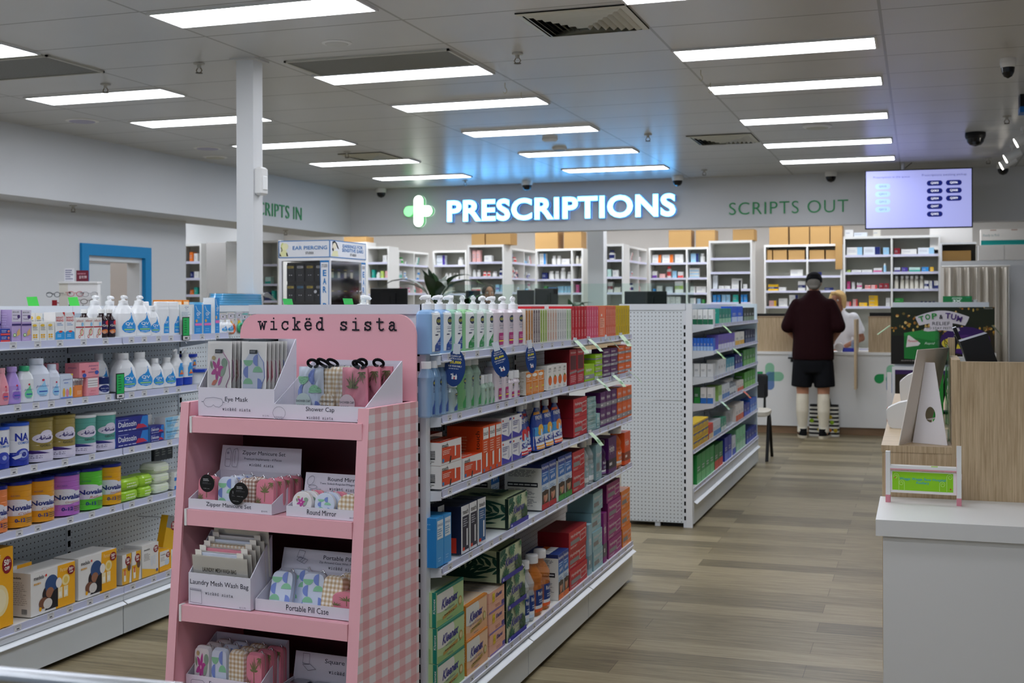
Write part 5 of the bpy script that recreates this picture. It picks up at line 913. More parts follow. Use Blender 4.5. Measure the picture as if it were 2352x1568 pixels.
p0(mem(lambda w, h, d: carton(w, h, d, 'e8b030', [('r', .0, .55, .45, 1, 'e4e2de'), ('p', [(.75, 0), (1, 0), (1, .8)], 'e4e2de'), ('e', .75, .55, .2, .14, '6a4a3a'), ('r', .15, .1, .4, .45, 'f0e8d4'), ('r', .2, .3, .36, .5, 'e06a2a')] + off(.62, .76, .3, .5), (), (), 'b8b4ac', 'b4b0aa')), 'bottle_feed_box', 'slim yellow and white box with red sticker', 'box', Z, 279, 323, 2, 1275, 'the base', d=.09)
p0(mem(lambda w, h, d: carton(w, h, d, 'e4e2de', [('p', [(0, 0), (1, 0), (1, .12), (0, .3)], 'efb83a'), ('t', 'medela', .12, .82, .35, .06, '2a2a2c', 'b'), ('l', .12, .5, .5, .74, 6, '9a9690'), ('r', .52, .3, .64, .6, 'd8dce0'), ('r', .68, .32, .82, .62, 'd8dce0'), ('e', .9, .12, .06, .05, '3a4a8a')] + off(.84, .8, .15, .75), (), (), None, 'e6e3de')), 'bottle_feed_box', 'white box picturing milk bottles, red sticker in corner', 'box', Z, 324, 364, 1, 1254, 'base', d=.1)
p0(mem(lambda w, h, d: carton(w, h, d, 'f0ad1c', [('p', [(0, .25), (.8, .3), (.8, 1), (0, 1)], 'e4e2de'), ('t', 'medela', .08, .8, .4, .07, '2a2a2c', 'b'), ('l', .08, .5, .5, .72, 4, '9a9690'), ('e', .62, .42, .2, .16, 'c8d4e0')] + off(.72, .76, .18, .8))), 'nipple_shield_box', 'yellow and white box beside the pink stand', 'box', Z, 365, 393, 1, 1268, 'base', d=.08)
p0(mem(lambda w, h, d: carton(w, h, d, 'f0b41c', [('l', .1, .3, .7, .8, 3, 'f8dc90')])), 'nipple_shield_box', 'all-yellow box standing behind the far white boxes', 'box', Z, 372, 404, 1, 1258, 'base', d=.08, dx=.11)
p = onX(392, 1222, -3.56); o = thing('hanging_pack', 'tilted yellow and grey pack hanging on the pegboard above the base shelf', 'pack', p, PI / 2)
b = MB(); b.T = Matrix.Rotation(.3, 4, 'Y'); b.box(-.045, .045, 0, .04, -.08, .08, 'e8b41c'); b.art([('r', 0, .62, 1, 1, '8a8e90')] + off(.66, .72, .26, .55), lambda x, z, L: (x - .045, -L, z - .08), .09, .16); b.build('pack_body', o)
b = MB(); b.tube([(0, .2, .07), (0, 0.0, .075), (0, -.02, .085)], .002, 'steel', 6); b.build('peg_hook', o)
# toys hung at the far end above the top shelf
for i, (u, v, c1, c2, lb) in enumerate(((512, 742, 'd8d4cc', 'b8a890', 'pale toy card'), (530, 740, 'e0dcd4', 'e06a3a', 'toy card with an orange teether'), (549, 738, 'd4d8dc', '3aae7a', 'toy card with a green rattle'), (562, 742, '3fb8b0', '2f3fa0', 'toy card with a teal and blue ring'), (573, 745, 'e8d8c0', 'f0a020', 'toy card with a yellow-orange ring'))):
    p = onX(u, v, -3.60); o = thing('toy_card', lb + ' hanging past the top baby shelf', 'toy', p, PI / 2)
    b = MB(); b.box(-.033, .033, 0, .002, -.07, .055, c1); b.art([('r', .08, .72, .92, .95, 'c8c4d4'), ('r', .3, .78, .7, .9, 'f4f4f6'), ('r', .4, .8, .6, .88, '3a3f50'), ('e', .5, .5, .25, .12, 'e8c02a'), ('l', .2, .6, .8, .7, 2, 'c84a4a')], lambda x, z, L: (x - .033, -L, z - .07), .066, .125); b.build('card', o)
    b = MB(); b.tube([(.022 * math.cos(a), -.01, -.035 + .022 * math.sin(a)) for a in [2 * PI * j / 14 for j in range(15)]], .008, 'G' + c2, 8); b.build('toy_ring', o)
    b = MB(); b.tube([(0, .153, .04), (0, -.03, .045), (0, -.035, .055)], .002, 'steel', 6); b.build('peg_hook', o)
# things on the top rail
def wrapped(name, lab, u0, u1, z0, h, d, x):
    y0, y1 = onX(u0, 690, x).y, onX(u1, 690, x).y; w = (y1 - y0); o = thing(name, lab, 'underpads', (x, (y0 + y1) / 2, z0), PI / 2); b = MB()
    n = max(2, int(h / .012))
    for i in range(n): b.loft([(h * i / n, 0, 0, w * (.478 - .0012 * i * i), d * .47), (h * (i + .5) / n, 0, 0, w * (.485 - .0012 * i * i), d * .48), (h * (i + 1) / n, 0, 0, w * (.478 - .0012 * i * i), d * .47)], 'G5cbcf0', 24, 5.)
    b.build('folded_pads', o); b = MB(); b.loft([(-.0, 0, 0, w * .5, d * .5), (h * .5, 0, 0, w * .515, d * .51), (h + .004, 0, 0, w * .49, d * .48)], 'bag film', 24, 5.)
    b.add([(w * .48, -d * .3, h * .9), (w * .48, d * .3, h * .9), (w * .95, d * .2, h * .5), (w * .75, 0, h * 1.25), (w * .9, -d * .25, h * .35)], [(0, 1, 3), (1, 2, 3), (0, 3, 4)], 'bag film'); b.build('plastic_wrap', o)
wrapped('underpad_pack', 'thick blue folded underpads in clear plastic on the shelf top before the column', 492, 592, 1.5205, .066, .12, -3.80)
wrapped('underpad_pack', 'thin blue underpad pack showing beside the thick one', 440, 484, 1.5205, .016, .11, -3.80)
for i, (u0, u1, lb) in enumerate(((369, 388, 'first'), (389, 408, 'second'), (409, 424, 'third'))):
    y0, y1 = onX(u0, 690, -3.82).y, onX(u1, 690, -3.82).y
    carton(y1 - y0 - .006, .03, .08, 'e88a2a', [('r', .1, .2, .9, .7, 'f0d8b8')], (), [('r', .1, .1, .9, .9, 'e6d6c0')]).inst('small_carton', f'flat orange carton on the shelf top, {lb} along from the blue door', 'carton', (-3.79, (y0 + y1) / 2, 1.5205), PI / 2, 'orange cartons on the shelf top')
for u, lb in ((78, 'bright green tag on the shelf top nearest the photo edge'), (172, 'bright green tag on the shelf top before the eyewear tower')):
    p = onX(u, 697, -3.76); o = thing('green_tag', lb, 'tag', (p.x, p.y, 1.5205), PI / 2); b = MB(); b.prism([(-.035, 0), (.035, 0), (.03, .042), (-.037, .04)], lambda x, z, d: (x + z * .1, d + z * .3, z), .0012, '35c83f'); b.build('card', o)
# ================================================================== the pink cardboard stand
ST = thing('display_stand', 'pink cardboard display stand with gingham side and four shelves of accessories', 'display stand', (-1.888, 3.655, 0), math.radians(-4.93))
STM = Matrix.Translation((-1.888, 3.655, 0)) @ Matrix.Rotation(math.radians(-4.93), 4, 'Z')
STI = STM.inverted()
def fy(z): return -(.316 + .0928 * (1.208 - z))
for sx, nm in ((-1, 'side_panel'), (1, 'side_panel')):
    b = MB(); x0, x1 = (.33, .35) if sx > 0 else (-.35, -.33)
    P = [(0, 0), (fy(0), 0), (fy(1.208), 1.208), (-.004, 1.208)]
    A = [(x0, y, z) for y, z in P]; B = [(x1, y, z) for y, z in P]
    b.add(A, [(0, 1, 2, 3)] if sx > 0 else [(3, 2, 1, 0)], 'pink card'); b.add(B, [(3, 2, 1, 0)], 'pink gingham'); b.add(A + B, [(1, 5, 6, 2), (2, 6, 7, 3), (0, 4, 5, 1), (3, 7, 4, 0)], 'pink card')
    if sx < 0: b.add(A, [(0, 1, 2, 3)], 'pink gingham'); b.add([(x1 + .0005, y, z) for y, z in P], [(3, 2, 1, 0)], 'pink card')
    # turned-in front flange
    f0, f1 = fy(0), fy(1.208); xa, xb = (.312, .33) if sx > 0 else (-.33, -.318)
    b.add([(xa, f0, 0), (xb, f0, 0), (xb, f1, 1.208), (xa, f1, 1.208), (xa, f0 + .008, 0), (xb, f0 + .008, 0), (xb, f1 + .008, 1.208), (xa, f1 + .008, 1.208)], [(0, 1, 2, 3), (7, 6, 5, 4), (0, 3, 7, 4), (3, 2, 6, 7)], 'pink card')
    b.build(nm, ST)
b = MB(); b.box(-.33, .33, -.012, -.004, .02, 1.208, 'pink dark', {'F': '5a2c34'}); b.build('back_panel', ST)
TW = {'w': [[(-.1, 1), (.28, 1)], [(.72, 1), (1.1, 1)], [(.08, 1), (.28, 0), (.5, .8), (.72, 0), (.92, 1)]], 'i': [[(.15, 1), (.52, 1), (.52, 0)], [(.1, 0), (.94, 0)], [(.5, 1.42), (.52, 1.46)]],
      'c': [[(.88, .72), (.85, .9), (.65, 1), (.4, 1), (.15, .8), (.08, .5), (.15, .2), (.4, 0), (.65, 0), (.9, .2)], [(.88, 1), (.88, .7)]], 'k': [[(0, 1.5), (.25, 1.5), (.25, 0)], [(0, 0), (.45, 0)], [(.6, 1), (.95, 1)], [(.78, 1), (.27, .42)], [(.45, .6), (.82, 0)], [(.62, 0), (1.02, 0)]],
      'e': [[(.1, .52), (.9, .52), (.86, .8), (.65, 1), (.38, 1), (.14, .8), (.08, .5), (.16, .2), (.4, 0), (.68, .02), (.9, .18)]], 'd': [[(.55, 1.5), (.8, 1.5), (.8, 0), (1.0, 0)], [(.8, .75), (.6, .98), (.38, 1), (.13, .8), (.06, .5), (.13, .2), (.38, 0), (.6, .04), (.8, .28)]],
      's': [[(.85, .75), (.78, .93), (.5, 1), (.22, .92), (.17, .72), (.35, .57), (.65, .48), (.86, .3), (.8, .1), (.5, 0), (.22, .08), (.13, .28)], [(.86, 1), (.86, .72)], [(.13, 0), (.13, .3)]], 't': [[(.4, 1.45), (.4, .2), (.55, 0), (.75, 0), (.94, .14)], [(.08, 1), (.88, 1)]],
      'a': [[(.15, .82), (.35, 1), (.6, .97), (.72, .8), (.72, .12), (.85, 0), (1.0, .0)], [(.72, .58), (.4, .58), (.15, .45), (.1, .2), (.25, .0), (.45, .0), (.72, .25)]]}
def tw(text, x0, z0, pitch, xh, wd, key='ink', uml=True):
    o = []; cw = pitch * .62
    for i, ch in enumerate(text):
        if ch == ' ': continue
        c = 'e' if ch == 'ë' else ch
        for s in TW[c]: o.append(('k', [(x0 + i * pitch + x * cw, z0 + z * xh) for x, z in s], wd, key))
        if ch == 'ë' and uml: o += [('k', [(x0 + i * pitch + x * cw, z0 + 1.35 * xh), (x0 + i * pitch + (x + .08) * cw, z0 + 1.38 * xh)], wd * 1.2, key) for x in (.26, .64)]
    return o
b = MB(); hd = [(-.34, 1.208), (.348, 1.208), (.348, 1.42)] + [(.278 + .07 * math.cos(a), 1.42 + .07 * math.sin(a)) for a in [PI / 2 * j / 8 for j in range(1, 9)]] + [(-.27 - .07 * math.sin(a), 1.42 + .07 * math.cos(a)) for a in [PI / 2 * j / 8 for j in range(9)]]
b.prism(hd, lambda x, z, d: (x, -.012 + d, z), .008, 'pink card')
b.art(tw('wickëd sista', -.262, 1.438, .0464, .0262, .0053, '181622'), lambda x, z, L: (x, -.012 - L, z), 1, 1); b.build('header_board', ST)
b = MB(); b.box(-.33, .33, fy(.1), -.012, .0, .10, 'pink card'); b.build('base_block', ST)
SHZ = (1.163, .870, .571, .273)
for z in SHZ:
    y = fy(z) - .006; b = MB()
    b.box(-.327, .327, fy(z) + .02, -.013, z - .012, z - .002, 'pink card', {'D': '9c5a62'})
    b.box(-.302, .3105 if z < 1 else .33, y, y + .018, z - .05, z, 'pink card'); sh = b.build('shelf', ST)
    b = MB(); b.box(-.306, -.298, y - .003, y + .02, z - .051, z + .002, 'shop white'); b.build('shelf_clip', sh)
# ---- display trays
STR = math.radians(-4.93)
def S3(x, y, z): return STM @ Vector((x, y, z))
def tray(lab, x0, x1, yf, yb, z0, hf, hb, art, card=None, cardart=(), icon=()):
    cx = (x0 + x1) / 2; W = x1 - x0; D = yb - yf; t = .003
    o = thing('display_tray', lab, 'tray', S3(cx, yf, z0), STR)
    b = MB()
    b.box(-W / 2, W / 2, 0, t, 0, hf, 'tray'); b.art(art, flatproj(W, hf), W, hf)
    b.box(-W / 2, W / 2, D - t, D, 0, hb, 'tray'); b.box(-W / 2 + t, W / 2 - t, t, D - t, 0, t, 'tray')
    for s in (-1, 1):
        P = [(t, 0), (D - t, 0), (D - t, hb), (t, hf)]; xa = s * W / 2
        b.prism(P, lambda y, z, d, xa=xa, s=s: (xa - s * d, y, z), t, 'tray')
    b.build('tray_body', o)
    if card:
        zc0, zc1, lean = card; b = MB(); A = [(-W / 2, D - .004, zc0), (W / 2, D - .004, zc0), (W / 2 - .004, D - .004 + lean, zc1), (-W / 2 + .004, D - .004 + lean, zc1)]
        b.add(A, [(0, 1, 2, 3)], 'tray'); b.add([(x, y + .002, z) for x, y, z in A], [(3, 2, 1, 0)], 'tray'); b.add(A + [(x, y + .002, z) for x, y, z in A], [(3, 2, 6, 7), (0, 3, 7, 4), (2, 1, 5, 6)], 'tray')
        H = zc1 - zc0; b.art(cardart, lambda x, z, L: (x - W / 2, D - .004 + lean * z / H - L, zc0 + z), W, H); b.build('header_card', o)
    return o
def ws(W, H, x, z, wfrac, key='3a3c50'):
    """small shop lettering inside a tray's art, fractions of W x H"""
    n = len('wickëd sista'); pitch = wfrac * W / (n - .4); o = []
    for op in tw('wickëd sista', 0, 0, pitch, pitch * .62, pitch * .13, key): o.append(('k', [(x + p / W, z + q / H) for p, q in op[1]], op[2], op[3]))
    return o
def outline(P, wd=.0012, key='6a6c80'): return [('k', P + P[:1], wd, key)]
mask = [(.08, .5), (.1, .38), (.14, .32), (.19, .34), (.215, .4), (.24, .34), (.29, .32), (.33, .4), (.34, .52), (.32, .62), (.215, .66), (.11, .62)]
W, H = .294, .092
tray('white Eye Mask tray on the top shelf of the pink stand', -.302, -.008, -.29, -.165, 1.164, .092, .247, [('t', 'Eye Mask', .36, .49, .3, .2, 'ink')] + ws(W, H, .33, .22, .37) + outline(mask) + [('t', '$12.95', .86, .06, .08, .06, '6a6c80'), ('k', [(.06, .5), (.08, .5)], .002, '6a6c80'), ('k', [(.34, .5), (.36, .5)], .002, '6a6c80')])
W, H = .332, .047
capP = [(.07 + .07 * math.cos(a), .42 + .42 * math.sin(a)) for a in [2 * PI * j / 16 for j in range(16)]]
tray('white Shower Cap tray on the top shelf of the pink stand', -.004, .328, -.3, -.067, 1.164, .047, .177, [('t', 'Shower Cap', .36, .52, .31, .38, 'ink')] + ws(W, H, .37, .12, .29) + outline(capP, .001) + [('k', [(.02 + i * .012, .2), (.035 + i * .012, .02 + .06 * (i % 2))], .001, '6a6c80') for i in range(8)] + [('t', '$16.95', .92, .1, .06, .1, '6a6c80')])
W = .318
caseP = lambda x: [(x, .2), (x + .012, .15), (x + .06, .15), (x + .07, .3), (x + .07, .75), (x + .05, .9), (x + .012, .85), (x, .7)]
tray('white Zipper Manicure Set tray on the second shelf of the pink stand', -.30, .018, -.343, -.178, .871, .033, .105, [('t', 'Zipper Manicure Set', .22, .28, .54, .5, 'ink'), ('t', '$14.95', .88, .2, .07, .16, '6a6c80')], (.105, .185, .012), [('t', 'Zipper Manicure Set', .27, .62, .53, .2, 'ink'), ('t', 'Premium Implements - 4 Pieces', .3, .42, .46, .13, '4a4c60')] + ws(W, .08, .37, .22, .3) + outline(caseP(.07)) + outline(caseP(.16)) + [('e', .1, .7, .015, .05, '9a9cb0'), ('k', [(.08, .45), (.13, .45)], .0012, '6a6c80'), ('k', [(.19, .3), (.19, .8)], .0012, '6a6c80')])
W = .258
tray('white Round Mirror tray on the second shelf of the pink stand', .068, .328, -.338, -.235, .871, .032, .062, [('t', 'Round Mirror', .29, .3, .4, .5, 'ink'), ('t', '$9.95', .87, .2, .07, .16, '6a6c80')], (.062, .122, .006), [('t', 'Round Mirror', .33, .62, .45, .2, 'ink'), ('t', 'Two Sided-Regular/Magnifying (x2)', .22, .4, .66, .13, '4a4c60')] + ws(W, .06, .36, .16, .38) + outline([(.1 + .05 * math.cos(a), .6 + .22 * math.sin(a) + .1 * math.cos(a)) for a in [2 * PI * j / 12 for j in range(12)]]) + outline([(.13 + .06 * math.cos(a), .28 + .1 * math.sin(a)) for a in [2 * PI * j / 12 for j in range(12)]]))
W, H = .237, .1
tray('white Laundry Mesh Wash Bag tray on the third shelf of the pink stand', -.287, -.05, -.36, -.242, .572, .1, .215, [('t', 'Laundry Mesh Wash Bag', .03, .6, .94, .2, 'ink')] + ws(W, H, .28, .36, .45) + outline([(.04, .08), (.23, .06), (.22, .5), (.04, .52)]) + [('k', [(.04, .48), (.22, .46)], .002, '6a6c80'), ('t', '$12.95', .84, .04, .1, .06, '6a6c80')])
W, H = .37, .036
tray('white Portable Pill Case tray on the third shelf of the pink stand', -.043, .327, -.345, -.2, .572, .036, .105, [('t', 'Portable Pill Case', .31, .3, .41, .5, 'ink'), ('t', '$14.95', .93, .15, .06, .14, '6a6c80')], (.105, .168, .012), [('t', 'Portable Pill Case', .42, .58, .42, .2, 'ink'), ('t', 'Zip Around Case With Pill Box Inside', .38, .36, .48, .13, '4a4c60')] + ws(W, .06, .48, .14, .28) + outline([(.16, .45), (.24, .3), (.27, .5), (.19, .62)]) + outline([(.16, .6), (.22, .55), (.24, .9), (.18, .95)]) + [('k', [(.19, .4), (.22, .56)], .0012, '6a6c80'), ('k', [(.21, .36), (.245, .53)], .0012, '6a6c80')])
tray('white Eyewear Case tray on the lowest visible shelf of the pink stand', -.322, -.036, -.33, -.17, .274, .062, .16, [('t', 'Eyewear Case', .32, .55, .42, .26, 'ink')] + ws(.286, .062, .36, .22, .34) + outline([(.08, .3), (.26, .3), (.26, .72), (.24, .8), (.1, .8), (.08, .72)]))
W = .35
tray('white Square Pill Case tray on the lowest visible shelf of the pink stand', -.024, .327, -.3, -.16, .274, .03, .045, [('t', 'Square Pill Case', .3, .3, .4, .5, 'ink')], (.045, .125, .01), [('t', 'Square Pill Case', .33, .6, .5, .22, 'ink')] + ws(W, .08, .38, .28, .34) + outline([(.1, .55), (.17, .55), (.17, .95), (.1, .95)]) + outline([(.1, .5), (.16, .3), (.24, .38), (.18, .55)]))
# ---- fabric prints
def geo(n, m, sx=1.):
    """blue and green half discs on white"""
    o = []
    for i in range(n):
        for j in range(m):
            x0, z0, dx, dz = i / n, j / m, 1 / n, 1 / m; q = (i * 3 + j * 5) % 4; c = '7f93d6' if (i + j) % 2 else '8fcaa2'
            a0 = q * PI / 2; P = [(x0 + dx / 2 + dx * .5 * math.cos(a0 + PI * k / 10), z0 + dz / 2 + dz * .5 * math.sin(a0 + PI * k / 10)) for k in range(11)]; o.append(('p', P, c))
    return o
def floral(): return [('p', leafshape(.45, .55, .36, .16, a), 'c04a9a') for a in (.2, 1.3, 2.4, 3.5, 4.6, 5.6)] + [('e', .45, .55, .05, .05, 'f0b0d0'), ('e', .82, .75, .16, .13, '8fa894'), ('p', leafshape(.62, .35, .4, .2, .8), '9ab09c'), ('p', leafshape(.15, .12, .35, .14, .4), 'd8806a'), ('p', leafshape(.5, .1, .35, .12, .9), 'c86ab0'), ('e', .25, .88, .1, .06, 'c8b080'), ('p', leafshape(.1, .8, .25, .12, 5), '8a9a80')]
def palms(): return palm(.5, .62, .34, '7a7a52', 7, .1, 3.0) + [('k', [(.5, .62), (.5, .3)], .002, '8a7a52')] + palm(.12, .25, .26, '7a7a52', 6, .2, 2.9) + palm(.88, .95, .26, '7a7a52', 6, 3.3, 6.1)
PR = {'geo': ('d3dcee', geo(2, 3)), 'tan': ('tan gingham', []), 'brown': ('brown gingham', []), 'pink': ('e08a9c', palms()), 'flower': ('e8e4e6', floral())}
def softcase(w, h, d, pr, zip_='b8a8a0', n=5.):
    base, A = PR[pr]; b = MB()
    b.T = Matrix.Translation((0, 0, h / 2)) @ Matrix.Rotation(PI / 2, 4, 'X') @ Matrix.Translation((0, 0, -d))
    r = [(0, .94), (.012, 1), (d * .45, 1), (d * .5, .985), (d * .55, 1), (d - .012, 1), (d, .92)]
    b.loft([(z, 0, 0, w / 2 * s, h / 2 * s) for z, s in r], base, 32, n, [base, base, zip_ if pr not in ('tan', 'brown') else base, zip_ if pr not in ('tan', 'brown') else base, base, base]); b.T = None
    if A: b.art([a for a in A], lambda x, z, L: (x - w * .46, -L, z + h * .04), w * .92, h * .92)
    m = b.mesh('case'); c = MB(); c.tube([(w * .2, d * .5, h + .001), (w * .3, d * .5, h + .006), (w * .36, d * .48, h - .002)], .002, 'chrome', 6)
    return Proto(m, [('zip_pull', c.mesh('zip_pull'))])
def put(P, name, lab, cat, x, y, z, group=None, rz=0., rx=0., ry=0.):
    o = P.inst(name, lab, cat, S3(x, y, z), STR + rz, group)
    if rx or ry: o.rotation_euler = (rx, ry, STR + rz)
    return o
# ---- eye masks
def eyemask(pr):
    b = MB(); W, H = .094, .236; H0 = .078; b.box(-W / 2, W / 2, .003, .0045, 0, H, 'fbf9f6'); H = .150
    base, A = PR[pr]; P = [(.09, .05), (.06, .3), (.12, .62), (.35, .82), (.65, .82), (.9, .62), (.95, .3), (.8, .1), (.85, -.0), (.1, -.0)]
    fr_ = lambda x, z, d: ((x - .5) * W, .003 - .004 + d, z * H + H0); b.prism(P, fr_, .004, base, 'b0609a' if pr == 'flower' else '7f93d6' if pr == 'geo' else 'c87a8a')
    b.art([a for a in A], lambda x, z, L: (x - W * .40, -.001 - L, z + H0 + .004), W * .78, H * .76)
    c = MB(); c.box(-.014, .014, -.003, .0, H0 + H * .8, H0 + H * .88, '17161a'); c.art([('l', .1, .2, .9, .8, 2, 'b0b0b8')], lambda x, z, L: (x - .014, -.003 - L, H0 + H * .8 + z), .028, H * .08); H = .236
    f = MB(); f.box(-W / 2 - .003, W / 2 + .003, -.006, -.0045, 0, H + .008, 'clear film'); f.box(-W / 2 - .003, W / 2 + .003, .006, .007, 0, H + .008, 'clear film')
    return Proto(b.mesh('eye_mask'), [('label_tab', c.mesh('label_tab')), ('plastic_sleeve', f.mesh('plastic_sleeve'))])
em = {k: eyemask(k) for k in ('flower', 'geo', 'pink', 'tan')}
for col, x, kinds in ((0, -.232, ('flower', 'flower', 'tan', 'geo', 'pink', 'flower')), (1, -.098, ('geo', 'pink', 'pink', 'flower', 'tan', 'geo'))):
    for i, k in enumerate(kinds):
        lb = (('floral' if k == 'flower' else 'blue and green') + ' eye mask in a clear sleeve, front of the ' + ('first' if col == 0 else 'second') + ' row') if i == 0 else f'eye mask sleeve, {ORD[i]} from the front in the {"first" if col == 0 else "second"} Eye Mask row'
        put(em[k], 'eye_mask', lb, 'eye mask', x + .004 * i, -.2785 + .0165 * i, 1.1685, 'sleeved eye masks', 0, -.03)
# ---- shower caps: gathered cloth in clear pouches with black loops
def showercap(pr, seed):
    W, H, D = .1, .16, .032; rnd = random.Random(seed); b = MB(); n, m = 20, 14; base, A = PR[pr]
    ph = [rnd.uniform(0, 6) for _ in range(5)]
    V = []
    for j in range(m + 1):
        for i in range(n + 1):
            x, z = i / n - .5, j / m; fold = .5 + .5 * math.sin(x * 20 + 4 * math.sin(z * 5 + ph[0]) + ph[1]) * math.cos(z * 7 + ph[2] + x * 4); ed = (1 - (2 * abs(x)) ** 4) * (1 - abs(2 * z - 1) ** 6)
            V.append((x * W * (.96 - .06 * z), D * .5 - (.35 + .65 * fold) * D * .5 * max(0, ed), z * H * .97 + .002))
    f = [(j * (n + 1) + i, j * (n + 1) + i + 1, (j + 1) * (n + 1) + i + 1, (j + 1) * (n + 1) + i) for j in range(m) for i in range(n)]
    b.add(V, f, base, True); b.add([(x, D - y * .6, z) for x, y, z in V], [q[::-1] for q in f], base, True)
    def pj(x, z, L):
        i = min(n - 1, max(0, int(x / W * n))); j = min(m - 1, max(0, int(z / H * m))); return (V[j * (n + 1) + i][0] + (x / W * n - i) * W / n, min(V[j * (n + 1) + i][1], V[j * (n + 1) + i + 1][1], V[(j + 1) * (n + 1) + i][1]) - .0008 - L, z)
    for a in A:
        if a[0] == 'p': cx = sum(p[0] for p in a[1]) / len(a[1]); cz = sum(p[1] for p in a[1]) / len(a[1])
    pj.curved = 1
    b.art([a for a in A if a[0] != 'k'], pj, W * .95, H * .95)
    l = MB(); n2 = 18; l.prism([(.028 * math.cos(2 * PI * j / n2), .03 * math.sin(2 * PI * j / n2)) for j in range(n2)], lambda x, z, d: (x - .018, -.003 + d, z + .045), .001, PR[pr][0] if pr == 'tan' else 'cfe0dc' if pr == 'geo' else 'e8cfd6')
    l.art([('t', 'SHOWER CAP', .04, .52, .92, .12, 'ink'), ('l', .1, .3, .9, .42, 1, '4a4c60')], lambda x, z, L: (x - .046, -.0035 - L, z + .015), .056, .06)
    k = MB(); a0 = rnd.uniform(-.4, .4); lx = rnd.uniform(-.25, .25) * W; k.tube([(lx + .017 * math.sin(t) * (1 + .3 * a0) + a0 * .05 * (1 - math.cos(t)) * .5, D / 2 - .012 * (1 - math.cos(t)), H - .004 + (.011 + .006 * abs(a0)) * (1 - math.cos(t))) for t in [.25 + j * (2 * PI - .5) / 14 for j in range(15)]], .0048, 'K111114', 8)
    f_ = MB(); f_.box(-W / 2, W / 2, -.006, -.0048, 0, H + .004, 'clear film'); f_.box(-W / 2, W / 2, D + .001, D + .002, 0, H + .004, 'clear film')
    return Proto(b.mesh('shower_cap'), [('round_label', l.mesh('round_label')), ('hanging_loop', k.mesh('hanging_loop')), ('clear_pouch', f_.mesh('clear_pouch'))])
for i, (pr, x, y, lb) in enumerate((('geo', .085, -.238, 'blue and green shower cap in a clear pouch with black loop'), ('tan', .166, -.228, 'tan gingham shower cap in a clear pouch with black loop'), ('pink', .245, -.238, 'pink palm-print shower cap, front of the Shower Cap tray'), ('pink', .262, -.19, 'pink palm-print shower cap standing second from the front'), ('pink', .278, -.14, 'pink palm-print shower cap at the back with a raised loop'), ('tan', .16, -.18, 'tan gingham shower cap behind the front one'))):
    put(showercap(pr, i + 2), 'shower_cap', lb, 'shower cap', x, y, 1.1685, 'pouched shower caps')
# ---- manicure cases
mc = {k: softcase(.068, .1, .03, k) for k in ('pink', 'geo', 'brown')}
for k, x, lb, back, z in (('pink', -.232, 'pink palm-print manicure case at the tray end with round black tag', 0, 0), ('geo', -.155, 'blue and green manicure case with black tag', 2, 0), ('brown', -.078, 'brown gingham manicure case between the two patterned ones', 1, 0), ('pink', -.004, 'pink palm-print manicure case at the front by the mirror tray', 3, 0)):
    for i in range(back + 1):
        put(mc[k], 'manicure_case', lb if i == 0 else f'{("pink", "blue and green", "brown gingham")[("pink", "geo", "brown").index(k)]} manicure case, {ORD[i]} from the front of its row', 'manicure case', x - .012 + .008 * i - (.006 if k == 'pink' and back else 0), -.325 + .034 * i, .8755, 'zipped manicure cases', .05, -.05)
for i, (x, z, y, lb) in enumerate(((-.222, .985, -.342, 'round black swing tag on the pink manicure case'), (-.09, .968, -.3465, 'round black swing tag hanging before the blue-green manicure case'), (-.108, .952, -.344, 'round black swing tag tucked under another tag'))):
    o = thing('swing_tag', lb, 'tag', S3(x, y - .008, z), STR, 'round black swing tags'); b = MB(); n = 28
    b.prism([(.028 * math.cos(2 * PI * j / n), -.028 + .028 * math.sin(2 * PI * j / n)) for j in range(n)], lambda X, Z, d: (X, d, Z), .001, '121214'); b.art([('l', .25, .62, .75, .78, 2, 'c8c8cc'), ('l', .2, .45, .8, .58, 2, '5a5a60')] + ws(.056, .056, .28, .2, .44, 'c8c8cc'), lambda X, Z, L: (X - .028, -L, Z - .056), .056, .056); b.build('card_disc', o)
    b = MB(); b.tube([(0, .001, -.006), (.002, .006, .004), (0, .014, .006)], .0012, 'chrome', 6); b.build('chain', o)
# ---- round mirrors
def mirror(pr):
    base, A = PR[pr]; b = MB(); r = .036
    b.T = Matrix.Translation((0, .0, r)) @ Matrix.Rotation(PI / 2, 4, 'X')
    b.loft([(-.016, 0, 0, r * .97, r * .97), (-.014, 0, 0, r, r), (-.008, 0, 0, r, r), (-.008, 0, 0, r * .98, r * .98), (-.002, 0, 0, r, r), (0, 0, 0, r * .96, r * .96)], base, 32, 2., [base, base, 'e8d8b0', base, base]); b.T = None
    b.art([a for a in A if a[0] != 'k'], lambda x, z, L: (x - r * .66, -L, z + r * .34), r * 1.32, r * 1.32); c = MB(); c.box(-.005, .005, .003, .012, 2 * r - .002, 2 * r + .003, 'chrome')
    return Proto(b.mesh('compact'), [('clasp', c.mesh('clasp'))])
for i, (k, x, y, lb) in enumerate((('flower', .115, -.326, 'floral compact mirror at the front of the mirror tray'), ('geo', .196, -.326, 'blue and green compact mirror at the front'), ('tan', .278, -.326, 'tan gingham compact mirror at the front'), ('flower', .128, -.305, 'floral compact mirror behind the front floral one'), ('geo', .206, -.305, 'blue and green compact mirror behind the front one'), ('tan', .287, -.305, 'tan gingham compact mirror behind the front one'), ('pink', .142, -.284, 'pink compact mirror at the back behind the florals'), ('pink', .222, -.284, 'pink compact mirror at the back behind the blue ones'))):
    put(mirror(k), 'compact_mirror', lb, 'mirror', x, y, .8755, 'round compact mirrors', 0, -.08)
